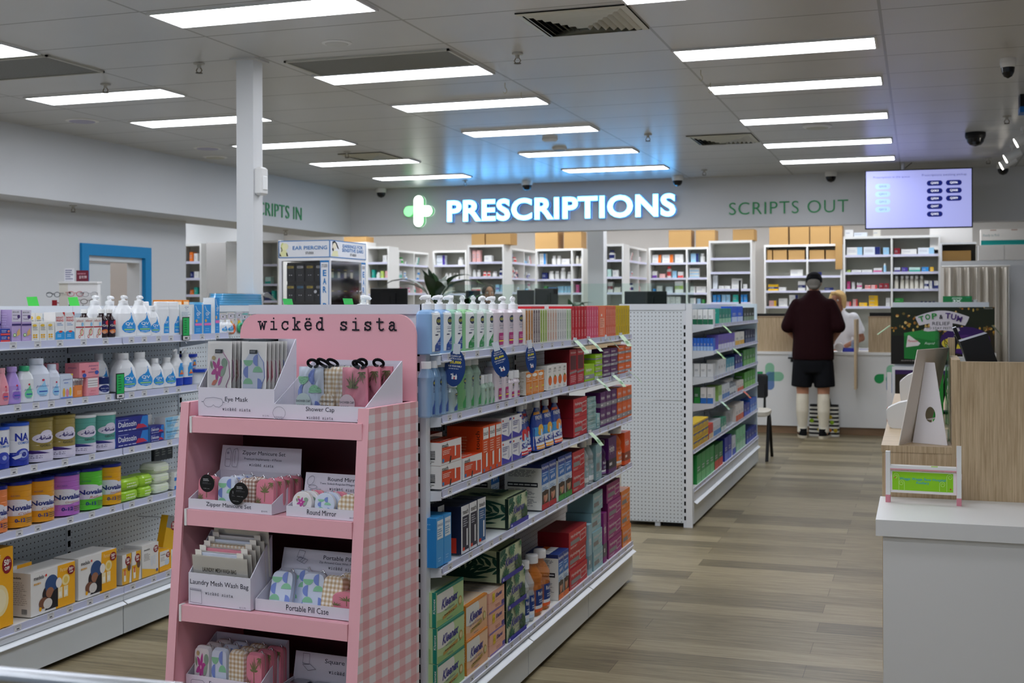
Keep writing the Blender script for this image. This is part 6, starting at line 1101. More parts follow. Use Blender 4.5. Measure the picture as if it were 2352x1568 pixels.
# ---- wash bags
def washbag(k, top):
    W, H = .21, .15; b = MB(); c_ = 'f6f1e8'; b.box(-W / 2, W / 2, .0, .0012, 0, H, c_); base, A = PR[k]
    b.art([('r', .17, .08, .83, .55, base)] + [((a[0], [(.17 + .66 * x, .08 + .47 * z) for x, z in a[1]], a[2])) for a in A if a[0] == 'p'] + [('t', 'LAUNDRY MESH WASH BAG', .18, .66, .62, .09, '2a2620', 'b')], flatproj(W, H), W, H)
    for s in (-1, 1): b.box(s * W * .38 - .012, s * W * .38 + .012, .0, .0012, H, H + .018, c_)
    m = MB(); m.loft([(0, 0, .007, W * .44, .004), (H * .4, 0, .007, W * .46, .0055), (H + .008, 0, .007, W * .4, .004)], base if k != 'flower' else 'e8e4e6', 20, 4.)
    f = MB(); f.box(-W / 2 - .003, W / 2 + .003, -.0025, -.0018, 0, H + .004, 'bag film')
    return Proto(b.mesh('card'), [('mesh_bag', m.mesh('mesh_bag')), ('plastic_sleeve', f.mesh('plastic_sleeve'))])
for i, k in enumerate(('geo', 'pink', 'tan', 'geo', 'flower', 'pink')):
    put(washbag(k, 0), 'wash_bag', 'laundry wash bag card at the front showing blue and green mesh' if i == 0 else f'laundry wash bag card, {ORD[i]} from the front of its tray', 'wash bag', -.178 + .006 * i, -.332 + .0145 * i, .577 + .012 * i + (.02 if i == 5 else 0), 'laundry wash bags on cards', 0, .1)
# ---- pill cases
pc = {k: softcase(.078, .115, .034, k) for k in ('geo', 'tan', 'pink')}
for k, x, y, z, lb, rx, rz in (('geo', .018, -.31, .578, 'blue and green pill case leaning at the tray start', -.32, .1), ('geo', .058, -.27, .578, 'blue and green pill case behind the leaning one', -.25, .1), ('geo', .135, -.298, .578, 'upright blue and green pill case in the middle', -.12, .12), ('tan', .205, -.312, .578, 'tan gingham pill case at the front', -.25, -.05), ('tan', .235, -.268, .578, 'tan gingham pill case behind the front one', -.2, -.1)):
    put(pc[k], 'pill_case', lb, 'pill case', x, y, z, 'zipped pill cases', rz, rx)
o = put(softcase(.115, .05, .07, 'pink'), 'pill_case', 'pink pill case lying flat against the stand side', 'pill case', .275, -.325, .595, 'zipped pill cases', -.1)
o = put(softcase(.115, .017, .075, 'pink'), 'pill_case', 'thin pink case lying under the pink pill case', 'pill case', .272, -.328, .577, 'zipped pill cases', -.05)
# ---- eyewear cases
ec = {k: softcase(.062, .145, .034, k, n=7.) for k in ('flower', 'geo', 'tan', 'pink')}
for k, x in (('flower', -.272), ('geo', -.205), ('tan', -.138), ('pink', -.070)):
    nm = dict(flower='floral', geo='blue and green', tan='tan gingham', pink='pink palm-print')[k]
    for i in range(3): put(ec[k], 'eyewear_case', f'tall {nm} eyewear case, ' + ('front' if i == 0 else ORD[i] + ' from the front') + ' of its row', 'eyewear case', x + .007 * i - .003, -.312 + .042 * i, .2785, 'tall eyewear cases', 0, -.02)
# ---- square pill cases: shiny tins
b = MB(); b.cbox(-.03, .03, 0, .05, 0, .014, 'X4a5260', .004); b.cbox(-.028, .028, .002, .048, .0142, .018, 'Xb8bcc2', .002); c = MB(); c.box(-.007, .007, -.003, .0, .006, .014, 'chrome')
sq = Proto(b.mesh('tin'), [('catch', c.mesh('catch'))])
for i in range(4):
    for j in range(2):
        for kx in range(2): put(sq, 'square_pill_case', f'shiny square pill case, {ORD[i]} column along, {("front", "back")[j]} {("lower", "upper")[kx]} one', 'pill case', .022 + .076 * i, -.272 + .054 * j, .279 + .0192 * kx, 'square metal pill cases', .04 * (i % 2))
# ================================================================== far aisle run
T2 = Run(-1.468, 'far aisle shelf')
def plainbox(c, band=None, band2=None):
    A = [('r', 0, .0, 1, .35, band)] if band else []
    if band2: A.append(('r', .0, .62, 1, .8, band2))
    A.append(('l', .15, .42, .85, .6, 2, 'cfd4d8' if c[0] in '0123456' else '7a8088'))
    return mem(lambda w, h, d: carton(w, h, d, c, A, [('l', .15, .3, .85, .8, 3, 'b0b4b8')]))
ORX2 = 'first second third fourth fifth sixth seventh eighth'.split()
def endrow(z, cols, h, d, where, nm='medicine box', y=9.125):
    n = len(cols); w = .2 / n
    for i, (c, b2) in enumerate(cols):
        plainbox(c, b2)(w * .9, h, d).inst('medicine_box', f'{nm}, {ORX2[i]} from the pegboard, near end, {where} far aisle shelf', 'box', (-1.665 + w * (i + .5) - .002, y, z), 0, f'boxes at the near end, {where} far aisle shelf')
endrow(1.366, [('dfe4e2', None), ('e4e6e4', '1f6a4a'), ('e4e6e4', '1f6a4a'), ('e4e6e4', '1f6a4a'), ('e4e6e4', '1f6a4a')], .115, .1, 'top', 'white and green box')
endrow(1.168, [('2f6fd8', 'a8c8f0')] * 8, .095, .1, 'second', 'blue and pale blue box')
endrow(.97, [('b8bcc0', None), ('dcdedf', None), ('e2e4e4', None), ('dcdedf', None)], .1, .1, 'third', 'white box')
endrow(.77, [('3a3440', None), ('2f6a3a', '2a8a3a'), ('e2e2e0', '2f6fc0'), ('e2e2e0', '2f6fc0')], .12, .1, 'fourth', 'medicine box')
def r2(c, nm, z, u0, u1, n, vt, where, **kw):
    cc = c if isinstance(c, tuple) else (c,)
    T2.row(plainbox(*cc), 'medicine_box', nm, 'box', z, u0, u1, n, vt, where, d=kw.pop('d', .09), **kw)
r2(('1f8a78', '9ad0b0'), 'teal packet', 1.366, 1652, 1680, 4, 708, 'the top'); r2(('2a62d8', 'c8d8f4'), 'bright blue box', 1.366, 1681, 1707, 2, 703, 'the top'); r2(('3a4440', '8aa08a'), 'dark green packet', 1.366, 1709, 1733, 4, 706, 'the top')
r2(('7a6ac4', 'dcdcf0'), 'violet and white box', 1.168, 1650, 1688, 6, 769, 'the second'); r2(('e4e2da', 'e8b84a'), 'white and yellow box', 1.168, 1689, 1710, 2, 763, 'the second'); r2(('2a3550', '5a6a8a'), 'dark blue box', 1.168, 1712, 1735, 4, 758, 'the second')
r2('dfe2e2', 'white box', .97, 1650, 1668, 3, 826, 'the third'); r2(('4aa0b8', 'dfe8ea'), 'sea-blue box', .97, 1669, 1687, 3, 824, 'the third'); r2(('222a70', '4a5aa8'), 'navy box', .97, 1689, 1706, 3, 815, 'the third'); r2(('4a8a4a', '7ab86a'), 'green box', .97, 1708, 1735, 4, 804, 'the third')
r2(('9ac46a', 'e0e8d0'), 'lime and white box', .77, 1650, 1658, 1, 886, 'fourth'); r2(('dfe4ea', '5a8ac8'), 'white and blue box', .77, 1659, 1676, 3, 884, 'the fourth'); r2(('e2dcd4', 'd8603a'), 'white and orange box', .77, 1694, 1708, 3, 876, 'the fourth'); r2(('4f9a3a', '8ac86a'), 'bright green box', .77, 1710, 1735, 4, 855, 'the fourth')
T2.row(mem(lambda w, h, d: bottle(w, w, h * .8, [(0, .9, .9), (.05, 1, 1), (.8, 1, 1), (1, .45, .45)], 'V9aa0a6', 2, [('r', .1, .15, .9, .6, 'd8dcdc')], [cap(w * .3, h * .79, h, 'Geceef0', w)])), 'spray_bottle', 'grey bottle with white cap', 'bottle', .77, 1677, 1693, 3, 872, 'the fourth', d=.05)
for k in range(3): r2(('e8c21f', 'd8a818', '3a4a8a'), 'yellow box' + (', lowest tier', ', middle tier', ', highest tier')[k], .522 + k * .058, 1592, 1627, 4, 0, 'the fifth', h=.057, d=.1)
r2(('d8483a', 'e8d0a0'), 'red and cream box', .522, 1628, 1638, 2, 975, 'the fifth'); r2(('dfe4ea', '4a90d0'), 'white and sky blue box', .522, 1639, 1655, 4, 968, 'the fifth'); r2(('3a9a78', 'dfe8e2'), 'teal and white box', .522, 1656, 1668, 2, 962, 'the fifth'); r2(('e8e0d8', 'e0683a'), 'tall white and orange box', .522, 1690, 1708, 3, 930, 'the fifth'); r2(('22308a', '4a62c8'), 'dark blue box', .522, 1709, 1722, 2, 930, 'the fifth'); r2(('3a6ac8', '8ab0e8'), 'mid blue box', .522, 1723, 1738, 3, 918, 'the fifth')
T2.row(mem(lambda w, h, d: bottle(w, d, h, [(0, .86, .86), (.85, .97, .97), (.86, 1, 1), (1, 1, 1)], 'Cc8ccce', 5)), 'storage_tub', 'empty clear plastic tub', 'tub', .522, 1669, 1689, 1, 945, 'fifth', d=.16)
r2(('2a9a4a', '7ad08a'), 'bright green box', .262, 1600, 1640, 4, 1046, 'the base', d=.12); r2(('1f7a3a', 'd84a3a'), 'deep green box', .262, 1641, 1660, 2, 1024, 'the base', d=.12); r2(('2430a0', '6a80e0'), 'royal blue box', .262, 1664, 1680, 2, 1000, 'the base', d=.1, h=.19); r2(('dfe4ea', '3a5ac8'), 'white and blue bottle box', .262, 1682, 1690, 1, 1003, 'base', d=.08); r2(('8ad0a0', 'b8e4c4'), 'mint green box', .262, 1691, 1712, 3, 984, 'the base', d=.12, h=.19); r2(('26388a', '4a62c0'), 'navy blue box', .262, 1714, 1738, 4, 992, 'the base', d=.1)
for u, v, c, lb in ((1661, 747, 'a8d48a', 'green wobbler on the top far aisle shelf'), (1646, 806, 'a8d48a', 'green wobbler on the second far aisle shelf, nearer one'), (1685, 800, 'a8d48a', 'green wobbler on the second far aisle shelf, farther one'), (1657, 922, 'b8dcc0', 'green and white wobbler on the fourth far aisle shelf'), (1708, 898, 'd85a3a', 'red-topped blue wobbler on the fourth far aisle shelf')):
    p = onX(u, v, -1.445); greentag(lb, p, -.3, 0, c)

# ================================================================== service counter on the near side
o = thing('service_bench', 'white low bench top standing before the wood-look counter', 'counter', (.6, 4.95, 0))
b = MB(); b.box(-.753, 1.2, -.27, .303, .66, .72, 'shop white'); b.build('bench_top', o)
b = MB(); b.box(-.728, 1.2, -.25, .303, .0, .66, 'shop white'); b.build('bench_body', o)
o = thing('wood_counter', 'wood-look service counter with a low ledge and a taller screen panel', 'counter', (.6, 5.9, 0))
b = MB(); b.box(-.749, -.44, -.645, 2.4, .905, .932, 'laminate flat', {'F': 'laminate'}); b.build('ledge_top', o)
b = MB(); b.box(-.745, -.44, -.642, 2.4, 0, .905, 'laminate'); b.build('ledge_body', o)
b = MB(); b.box(-.44, 1.2, -.645, -.615, .0, 1.283, 'laminate'); b.box(-.439, 1.2, -.6455, -.6448, 1.281, 1.283, 'c9b496'); b.build('screen_panel', o)
b = MB(); b.box(-.472, -.44, -.648, -.2, .0, 1.29, 'laminate'); b.build('side_panel', o)
b = MB(); b.box(-.44, 1.2, -.615, 2.4, .98, 1.0, 'laminate flat'); b.build('inner_desk', o)
b = MB(); b.box(-.47, -.44, .1, .14, .932, 1.36, 'laminate'); b.build('support_post', o)
o = thing('glass_screen', 'clear upright glass pane along the wood counter ledge', 'glass', (.116, 6.2, .9325))
b = MB(); b.box(0, .008, -.72, -.2, 0, .40, 'glass'); b.build('near_pane', o); b = MB(); b.box(-.03, -.022, -.1, .9, 0, .45, 'glass'); b.build('far_pane', o)
# mini bench with the sign
bx = onZ(2040, 1152, .72); by = onZ(2203, 1161, .72)
o = thing('donation_bench', 'small worn white toy bench carrying a lime green hospital auxiliary sign', 'bench', (0, 0, .7203))
bx.z = by.z = 0; ux = (by - bx).normalized(); uy = Vector((-ux.y, ux.x, 0)); Wd = (by - bx).length
o.location = (*((bx + by) / 2).xy, .7203); o.rotation_euler = (0, 0, math.atan2(ux.y, ux.x))
hw = Wd / 2
for s in (-1, 1):
    b = MB(); b.box(s * hw - .009, s * hw + .009, -.012, .012, 0, .235 if s > 0 else .205, 'shop white'); b.box(s * hw - .0095, s * hw + .0095, .0, .055, .10, .118, 'f0dfe0'); b.box(s * hw - .0092, s * hw + .0092, -.0125, .0122, 0, .03, 'd88a98'); b.box(s * hw - .0094, s * hw - .0086, -.0124, .0, .03, .19, 'dd9aa6'); b.build('bench_post', o)
b = MB(); b.box(-hw + .009, hw - .009, -.014, .03, .135, .149, 'shop white'); b.box(-hw + .009, hw - .009, -.0145, -.0138, .133, .138, 'dd9aa6'); b.build('bench_rail', o)
b = MB(); b.box(-hw + .009, hw - .009, -.004, .004, .04, .128, 'ece6e4', {'T': 'dd9aa6'}); W, H = Wd - .018, .088
sp = lambda x, z, fl: [('k', [(x + fl * (1 - .75 * t) * .045 * math.cos(t * 9), z + (1 - .75 * t) * .15 * math.sin(t * 9)) for t in [k / 20 for k in range(21)]], .0016, 'c8ec8a'), ('k', [(x + fl * .045, z), (x + fl * .045, .1)], .0016, 'c8ec8a')]
b.art([('r', .03, .12, .95, .96, '8fd11c'), ('t', 'Wagga Wagga Base Hospital', .14, .56, .70, .15, '1f9ab8', 'b'), ('t', 'Auxiliary', .39, .40, .2, .15, '1f9ab8', 'b')] + sp(.085, .75, 1) + sp(.17, .45, 1) + sp(.9, .8, -1) + sp(.79, .45, -1) + [('e', .07, .68, .01, .03, 'c0392b'), ('e', .91, .26, .012, .035, 'c0392b')], lambda x, z, L: (x - W / 2, -.004 - L, .04 + z), W, H)
b.build('sign_board', o)
b = MB(); b.box(.03, .055, -.0145, .015, .1491, .1497, '9ccf4a'); b.build('green_sticker', o)
# cardboard show-card seen from behind
B0 = onZ(2065, 1022, .933); B1 = onZ(2131, 1006, .933); T0_ = onY(2108, 803, B0.y + .05); T1_ = onY(2180, 798, B1.y + .05)
o = thing('show_card', 'white cardboard counter card seen from the back with its easel strut', 'sign', B0); M_ = lambda p: tuple(Vector(p) - B0)
nrm = (B1 - B0).cross(T0_ - B0).normalized()
if nrm.y > 0: nrm = -nrm
b = MB(); th = nrm * -.003; A = [M_(p) for p in (B0, B1, T1_, T0_)]; C_ = [tuple(Vector(p) + th) for p in A]
b.add(A, [(0, 1, 2, 3)], 'e9e2da'); b.add(C_, [(3, 2, 1, 0)], 'd8e0e4'); b.add(A + C_, [(0, 4, 5, 1), (1, 5, 6, 2), (2, 6, 7, 3), (3, 7, 4, 0)], 'e9e2da'); b.build('card', o)
sA = onZ(2096, 1016, .933); sB = onZ(2176, 1023, .933); m0 = B0 + (T0_ - B0) * .86; m1 = B1 + (T1_ - B1) * .86; sD = m0 + (m1 - m0) * .3 + nrm * .002; sC = sD + (sB - sA) * .27
def bil(s, t): return (sA + (sB - sA) * s) * (1 - t) + (sD + (sC - sD) * s) * t
b = MB(); n = 20; cx_, cz_ = .52, .36; hole = [(cx_ + .20 * math.cos(PI * 2 * j / n), cz_ + .095 * math.sin(PI * 2 * j / n)) for j in range(n)]
outer = []
angs = sorted([2 * PI * j / 20 + .01 for j in range(20)] + [math.atan2(z - cz_, x - cx_) % (2 * PI) for x in (0, 1) for z in (0, 1)]); n = len(angs)
hole = [(cx_ + .20 * math.cos(a), cz_ + .095 * math.sin(a)) for a in angs]
for a in angs:
    dx, dz = math.cos(a), math.sin(a); k = min(((1 - cx_) / dx if dx > 0 else -cx_ / dx) if abs(dx) > 1e-6 else 9, ((1 - cz_) / dz if dz > 0 else -cz_ / dz) if abs(dz) > 1e-6 else 9); outer.append((cx_ + dx * k, cz_ + dz * k))
V = [M_(bil(*p)) for p in hole] + [M_(bil(*p)) for p in outer]; sn = (sB - sA).cross(sD - sA).normalized(); back = [tuple(Vector(p) + sn * .002 * (1 if sn.y > 0 else -1)) for p in V]
F_ = [(j, n + j, n + (j + 1) % n, (j + 1) % n) for j in range(n)]
b.add(V, F_, 'e6e2e4'); b.add(back, [f[::-1] for f in F_], 'd8d4d6'); b.build('easel_strut', o)
b = MB(); q = [bil(.36, .30), bil(.70, .33), bil(.66, .30), bil(.40, .25)]; b.add([M_(q[0]), M_(q[1]), tuple(Vector(M_(q[1])) + nrm * .012), tuple(Vector(M_(q[0])) + nrm * .02)], [(0, 1, 2, 3), (3, 2, 1, 0)], 'eae6e6'); b.build('lock_tab', o)
# card terminals
def terminal(u0, u1, v0, v1, y, lab):
    a = onZ(u0, v1, .932); a = onY((u0 + u1) / 2, v1, y); s = (onY(u1, v1, y).x - onY(u0, v1, y).x); h = onY(u0, v0, y).z - .9325
    o = thing('card_terminal', lab, 'card reader', (a.x, y, .9325)); b = MB()
    P = [(-.5, .62), (-.49, .4), (-.45, .16), (-.37, .03), (-.28, 0), (.5, 0), (.5, .98), (.25, .97), (-.05, .9), (-.32, .78), (-.46, .69)]
    for d0, d1 in ((0, .09),): b.prism([(x * s, z * h) for x, z in P], lambda x, z, d: (x, d, z), .09, 'e2e2e0')
    b.build('privacy_hood', o); b = MB(); b.box(-.2 * s, .49 * s, .012, .078, .0, .06 * h, 'black'); b.build('base', o)
    b = MB(); b.add([(-.28 * s, .01, .76 * h), (.48 * s, .01, .99 * h), (.48 * s, .08, .99 * h), (-.28 * s, .08, .76 * h)], [(0, 1, 2, 3)], '55585c'); b.build('keypad', o)
terminal(2036, 2100, 918, 972, 5.98, 'white card terminal hood on the ledge, nearer one'); terminal(2066, 2110, 853, 893, 7.35, 'white card terminal hood on the ledge, farther one')
# till screens behind the panel
p = onY(2277, 830, 5.62); o = thing('till_screen', 'black boxy till screen tilted back behind the wood panel', 'screen', (p.x, 5.62, 1.0003))
b = MB(); b.T = Matrix.Translation((0, 0, .20)) @ Matrix.Rotation(-.32, 4, 'Y'); b.box(-.075, .04, -.12, .12, .0, .19, '151517', {'T': '55565c'}); b.T = None; b.build('casing', o)
b = MB(); b.lathe([(.07, 0), (.06, .02), (.03, .03), (.03, .22)], 'black', 18); b.build('stand', o)
p = onY(2236, 800, 5.98); o = thing('customer_display', 'thin black display panel standing edge-on behind the wood panel', 'screen', (p.x + .03, 5.98, 1.0003))
b = MB(); b.T = Matrix.Translation((0, 0, .12)) @ Matrix.Rotation(-.38, 4, 'Y'); b.box(-.008, .008, -.09, .09, 0, .31, '0d0d0f'); b.box(-.009, .009, -.088, .02, .285, .312, 'b8bcc4'); b.T = None; b.build('panel', o)
b = MB(); b.box(-.05, .07, -.06, .06, 0, .012, 'black'); b.box(.0, .03, -.02, .02, .012, .2, 'black'); b.build('foot', o)
p = onY(2160, 800, 6.9); o = thing('leaning_tablet', 'black upright tablet seen edge-on behind the cardboard counter card', 'tablet', (p.x, 6.9, .9325))
b = MB(); b.T = Matrix.Rotation(.22, 4, 'Y'); b.box(-.022, .0, -.08, .08, 0.0, .42, 'black'); b.T = None; b.build('slab', o)
b = MB(); b.box(-.05, .06, -.06, .06, 0, .01, 'black'); b.build('foot', o)
p = onY(2148, 905, 6.3); carton(.05, .28, .004, '3aae4a', [('r', .1, .1, .9, .35, '1f7a30'), ('l', .2, .5, .8, .9, 4, 'dff0df')]).inst('leaflet', 'green leaflet standing behind the cardboard counter card', 'leaflet', (p.x + .012, 6.25, .9325))
p = onY(2228, 806, 5.9); b = MB(); b.box(-.06, .1, -.02, .06, 0, .27, 'f0eeea', {'F': 'e9e9ea'}); b.art([('r', .0, .0, 1, .9, '1f2f86'), ('t', 'THANK YOU', .1, .72, .5, .08, 'aab4e4'), ('e', .75, .25, .3, .25, '8a9098'), ('r', 0, .92, 1, 1, 'f2f0ee')], lambda x, z, L: (x - .06, -.02 - L, z), .16, .27)
b.build('leaflet_stand', None, loc=(p.x - .02, 6.0, 1.0003), label='dark blue THANK YOU leaflet stand behind the wood panel', cat='leaflet stand')
p = onY(2226, 806, 6.0); carton(.055, .07, .03, 'e6e4e2', [('r', .25, .05, 1, .9, 'c22a30'), ('e', .5, .5, .06, .08, 'e8c8a0'), ('e', .75, .3, .06, .08, 'e8c8a0'), ('e', .8, .7, .06, .08, 'e8c8a0')]).inst('gift_card_box', 'small red and white patterned box on top of the leaflet stand', 'box', (p.x, 5.99, 1.2708))

# ================================================================== promotional gondola with the festive poster
g3 = thing('promotion_gondola', 'white promotion gondola wearing a dark festive TOP and TUM poster', 'shop shelving', (.18, 10.9, 0))
b = MB(); b.box(-.37, .36, -.38, .9, 0.08, 1.49, 'white metal'); b.box(-.385, .36, -.4, .92, 1.49, 1.53, 'd6dde4'); b.box(-.36, .35, -.36, .88, 0, .08, 'black'); b.build('carcass', g3)
b = MB(); W, H = .80, .47; x0, z0 = -.398, 1.02; b.box(x0, x0 + W, -.408, -.402, z0, z0 + H, '1c2413'); pj = lambda x, z, L: (x0 + x, -.4085 - L, z0 + z)
rnd = random.Random(12); A = [('r', 0, 0, .35, .5, '151310'), ('e', .95, .2, .4, .4, '2a2110')]
for i in range(120):
    t = rnd.random(); x, z = t, rnd.choice((.93 - .25 * math.sin(t * 5) * .4, .62 + .12 * math.sin(t * 7), .68 - .1 * t)) + rnd.uniform(-.06, .06)
    A.append(('e', x, z, .007 + .01 * rnd.random(), .012 + .018 * rnd.random(), rnd.choice(('c99a3c', 'a8702a', 'd8b870', '8a5a22', 'c8a858', '6a5a28'))))
A += [('p', [(.13, .55), (.17, .52), (.46, .58), (.46, .06), (.13, .1)], '1d7a34'), ('p', [(.13, .55), (.3, .6), (.46, .58), (.46, .4), (.13, .5)], '2a8f40'), ('e', .72, .42, .24, .24, '35185e'), ('e', .72, .36, .2, .16, '4a226f')]
A += [('p', [(.15, .3), (.165, .5), (.18, .51), (.29, .37), (.27, .33)], 'e4dedc'), ('t', 'Panadol', .165, .39, .1, .04, 'c03038', 'bi'), ('t', 'Rapid', .33, .34, .1, .05, 'cfe6d4', 'i'), ('p', stad(.62, .37, .125, .09), 'd8c63a'), ('t', 'Nexium', .52, .35, .2, .09, '2a2018', 'b')]
lg = []
for sgn, zt in ((1, 0), (-1, 1)): pass
top_ = [(.24 + .52 * k / 16, .83 + .11 * math.sin(PI * k / 16)) for k in range(17)]; bot = [(.72 - .44 * k / 16, .68 + .055 * math.sin(PI * k / 16)) for k in range(17)]
A += [('p', top_ + [(.745, .76)] + bot + [(.255, .76)], 'd9d4dc'), ('r', .38, .62, .6, .76, 'd9d4dc'), ('p', [(.33, .64), (.66, .64), (.67, .59), (.64, .575), (.5, .6), (.36, .575), (.32, .59)], 'd9d4dc')]
for ch, x, z, r_, c in (('T', .275, .765, .3, '1f8f3a'), ('O', .335, .80, .15, '1f8f3a'), ('P', .40, .815, .05, '1f8f3a'), ('&', .465, .80, 0, '3a3a44'), ('T', .53, .82, -.05, '4a2a78'), ('U', .585, .80, -.15, '4a2a78'), ('M', .64, .765, -.28, '4a2a78')):
    vs, fs, asp = text2d(ch, .03, 0.); ww, hh = (.05, .1) if ch != '&' else (.036, .075)
    P = []
    for a, c_ in vs:
        px_, pz_ = (a - .5) * ww * W, (c_ - .5) * hh * H; P.append((x + .025 + (px_ * math.cos(r_) - pz_ * math.sin(r_)) / W, z + .03 + (px_ * math.sin(r_) + pz_ * math.cos(r_)) / H))
    lg.append((P, fs, c))
A += [('t', 'RELIEF', .405, .685, .17, .06, '3a3a44', 'b'), ('t', 'TO STAY FESTIVE', .345, .615, .29, .04, '3a3a44', 'b'), ('t', 'HALEON', .9, .965, .08, .02, 'c8c4bc'), ('t', 'ALWAYS READ THE LABEL', .1, .055, .3, .02, 'b8b4ac')]
b.art(A, pj, W, H, .0004, .00006)
for P, fs, c in lg: b.add([pj(x * W, z * H, .012) for x, z in P], fs, c)
b.build('poster', g3)
b = MB(); b.box(-.39, .2, -.408, -.403, .55, 1.0, 'e6e6e8'); pj2 = lambda x, z, L: (-.39 + x, -.4085 - L, .55 + z)
b.art([('r', .04, .05, .96, .94, '2c2418'), ('r', .04, .86, .96, .94, '3a2058'), ('p', stad(.4, .7, .3, .1), 'd9d4dc'), ('t', 'TOP & TUM', .15, .66, .5, .09, '1f8f3a', 'b'), ('r', .06, .3, .3, .5, '1f8a40'), ('r', .3, .1, .9, .5, '223a1c'), ('e', .2, .8, .02, .03, 'c99a3c'), ('e', .6, .82, .02, .03, 'c99a3c')], pj2, .59, .45, .0005, .0001); b.build('lower_poster', g3)
b = MB(); b.box(-.43, -.395, -.38, -.37, .5, .95, 'e8e4e0'); b.box(-.431, -.394, -.3805, -.379, .5, .66, 'e0703a'); b.build('leaflet_pocket', g3)
p = onY(2199, 694, 10.7); carton(.225, .05, .12, '14723c', [('t', 'ABSORBEX', .3, .5, .36, .3, 'c8e0cc', 'b'), ('t', '3X', .33, -.02, .3, .42, 'eef4ee', 'B'), ('t', 'PACK', .8, .7, .12, .15, '4ac0a0')]).inst('bandage_box', 'dark green box on top of the festive promotion gondola', 'box', (p.x, 10.66, 1.5305))
b = MB(); b.lathe([(.02, 0), (.022, .018), (.0, .022)], 'shop white', 16); p = onY(2239, 696, 10.7); b.build('tape_roll', None, loc=(p.x, 10.7, 1.5305), label='small white roll beside the dark green box', cat='tape')
for u, v, lb in ((2030, 760, 'pale green tag sticking out left of the festive poster'), (2288, 757, 'grey tag sticking out beyond the festive poster')):
    p = onY(u, v, 10.47); o = thing('shelf_wobbler', lb, 'shelf tag', p); b = MB(); s = -1 if u < 2100 else 1; b.tube([(-.03 * s, 0, .035), (.045 * s, 0, -.045)] if s > 0 else [(.05, 0, .045), (-.05, 0, -.03)], .006, 'c9e6c0' if s < 0 else '8a907c', 6); b.build('strip', o)

# ================================================================== earring cabinet
o = thing('earring_cabinet', 'tall white glazed earring cabinet with blue-bordered EAR PIERCING header', 'display cabinet', (-4.521, 8.0, 0))
W, D = .42, .61
b = MB(); b.box(0, W, 0, D, 0, .9, 'shop white'); b.box(.0, W, 0, D, .9, .92, 'd8d8dc'); b.build('base_cupboard', o)
b = MB(); b.box(.024, W - .045, .08, D - .024, .92, 1.84, '101014'); b.build('display_core', o)
b = MB()
for x, y in ((0, 0), (W - .022, 0), (W - .022, D - .022), (0, D - .022)): b.box(x, x + .022, y, y + .022, .92, 1.85, 'e4e4ea')
b.box(0, W, 0, D, 1.85, 1.872, 'ececef'); b.build('frame', o)
b = MB(); b.box(-.002, W + .002, -.002, D + .002, 1.872, 2.0, 'e6e8ee'); BL = '1f7ac0'
fr4 = [('r', 0, 0, 1, .045, BL), ('r', 0, .955, 1, 1, BL), ('r', 0, 0, .012, 1, BL), ('r', .988, 0, 1, 1, BL)]
b.art(fr4 + [('e', .08, .68, .035, .2, 'dce08a'), ('p', [(.02, .08), (.19, .08), (.16, .4), (.1, .55), (.05, .5)], 'e8e8b0'), ('e', .13, .66, .06, .2, 'f0eec0'), ('p', [(.02, .1), (.06, .1), (.02, .3)], '1c1c1c'), ('p', [(.16, .1), (.19, .1), (.17, .3), (.15, .3)], '1c1c1c'), ('k', [(.05, .6), (.07, .45), (.06, .38)], .006, '2a2a20'), ('t', 'EAR PIERCING', .28, .46, .67, .22, BL, 'b'), ('t', 'STUDEX', .53, .2, .16, .14, '2a2a2c', 'b')], lambda x, z, L: (x - .002, -.002 - L, 1.872 + z), W + .004, .128)
b.art(fr4 + [('p', [(.06, .9), (.12, .98), (.18, .85), (.24, .5), (.2, .55), (.16, .75), (.1, .7), (.07, .5)], '16161a'), ('e', .12, .66, .05, .2, 'e8e0c8'), ('p', [(.04, .08), (.22, .08), (.2, .4), (.08, .4)], 'e4e2b8'), ('p', [(.05, .5), (.09, .55), (.1, .4), (.07, .36)], '16161a'), ('t', 'EARRINGS FOR', .34, .62, .56, .2, BL, 'b'), ('t', 'SENSITIVE EARS', .32, .38, .6, .2, BL, 'b'), ('t', 'STUDEX', .54, .16, .18, .14, '2a2a2c', 'b')], lambda x, z, L: (W + .002 + L, x, 1.872 + z), D, .128)
b.build('header_sign', o)
def vstrip(txt, pj, w):
    A = [('r', 0, 0, 1, 1, 'e6e8ee'), ('r', 0, 0, .08, 1, BL), ('r', .92, 0, 1, 1, BL), ('r', 0, .985, 1, 1, BL), ('t', 'STUDEX', .18, .945, .64, .025, '2a2a2c', 'b')]
    for i, ch in enumerate(txt):
        if ch != ' ': A.append(('t', ch, .3, .875 - .0655 * i, .4, .05, BL, 'B'))
    return A, pj, w, .93
b = MB(); b.art(*vstrip('EAR PIERCING', lambda x, z, L: (W - .078 + x, -.0015 - L, .92 + z), .074)); b.build('vertical_sign', o)
b = MB(); b.art(*vstrip('EARRINGS', lambda x, z, L: (W + .0015 + L, D - .085 + x, .92 + z), .08)); b.build('vertical_sign', o)
b = MB(); b.box(.022, W - .078, .0, .003, .93, 1.85, 'clear film'); b.box(W - .003, W, .022, D - .085, .93, 1.85, 'clear film'); b.build('glass_door', o)
b = MB(); b.lathe([(.012, 0), (.012, .01)], 'chrome', 14); m_ = b.mesh('lock')
for x, y, r in ((W - .11, -.006, 0), (W + .006, D - .11, 1)): q = link('lock', m_, o, (x, y, 1.62)); q.rotation_euler = (PI / 2, 0, 0) if not r else (0, PI / 2, 0)
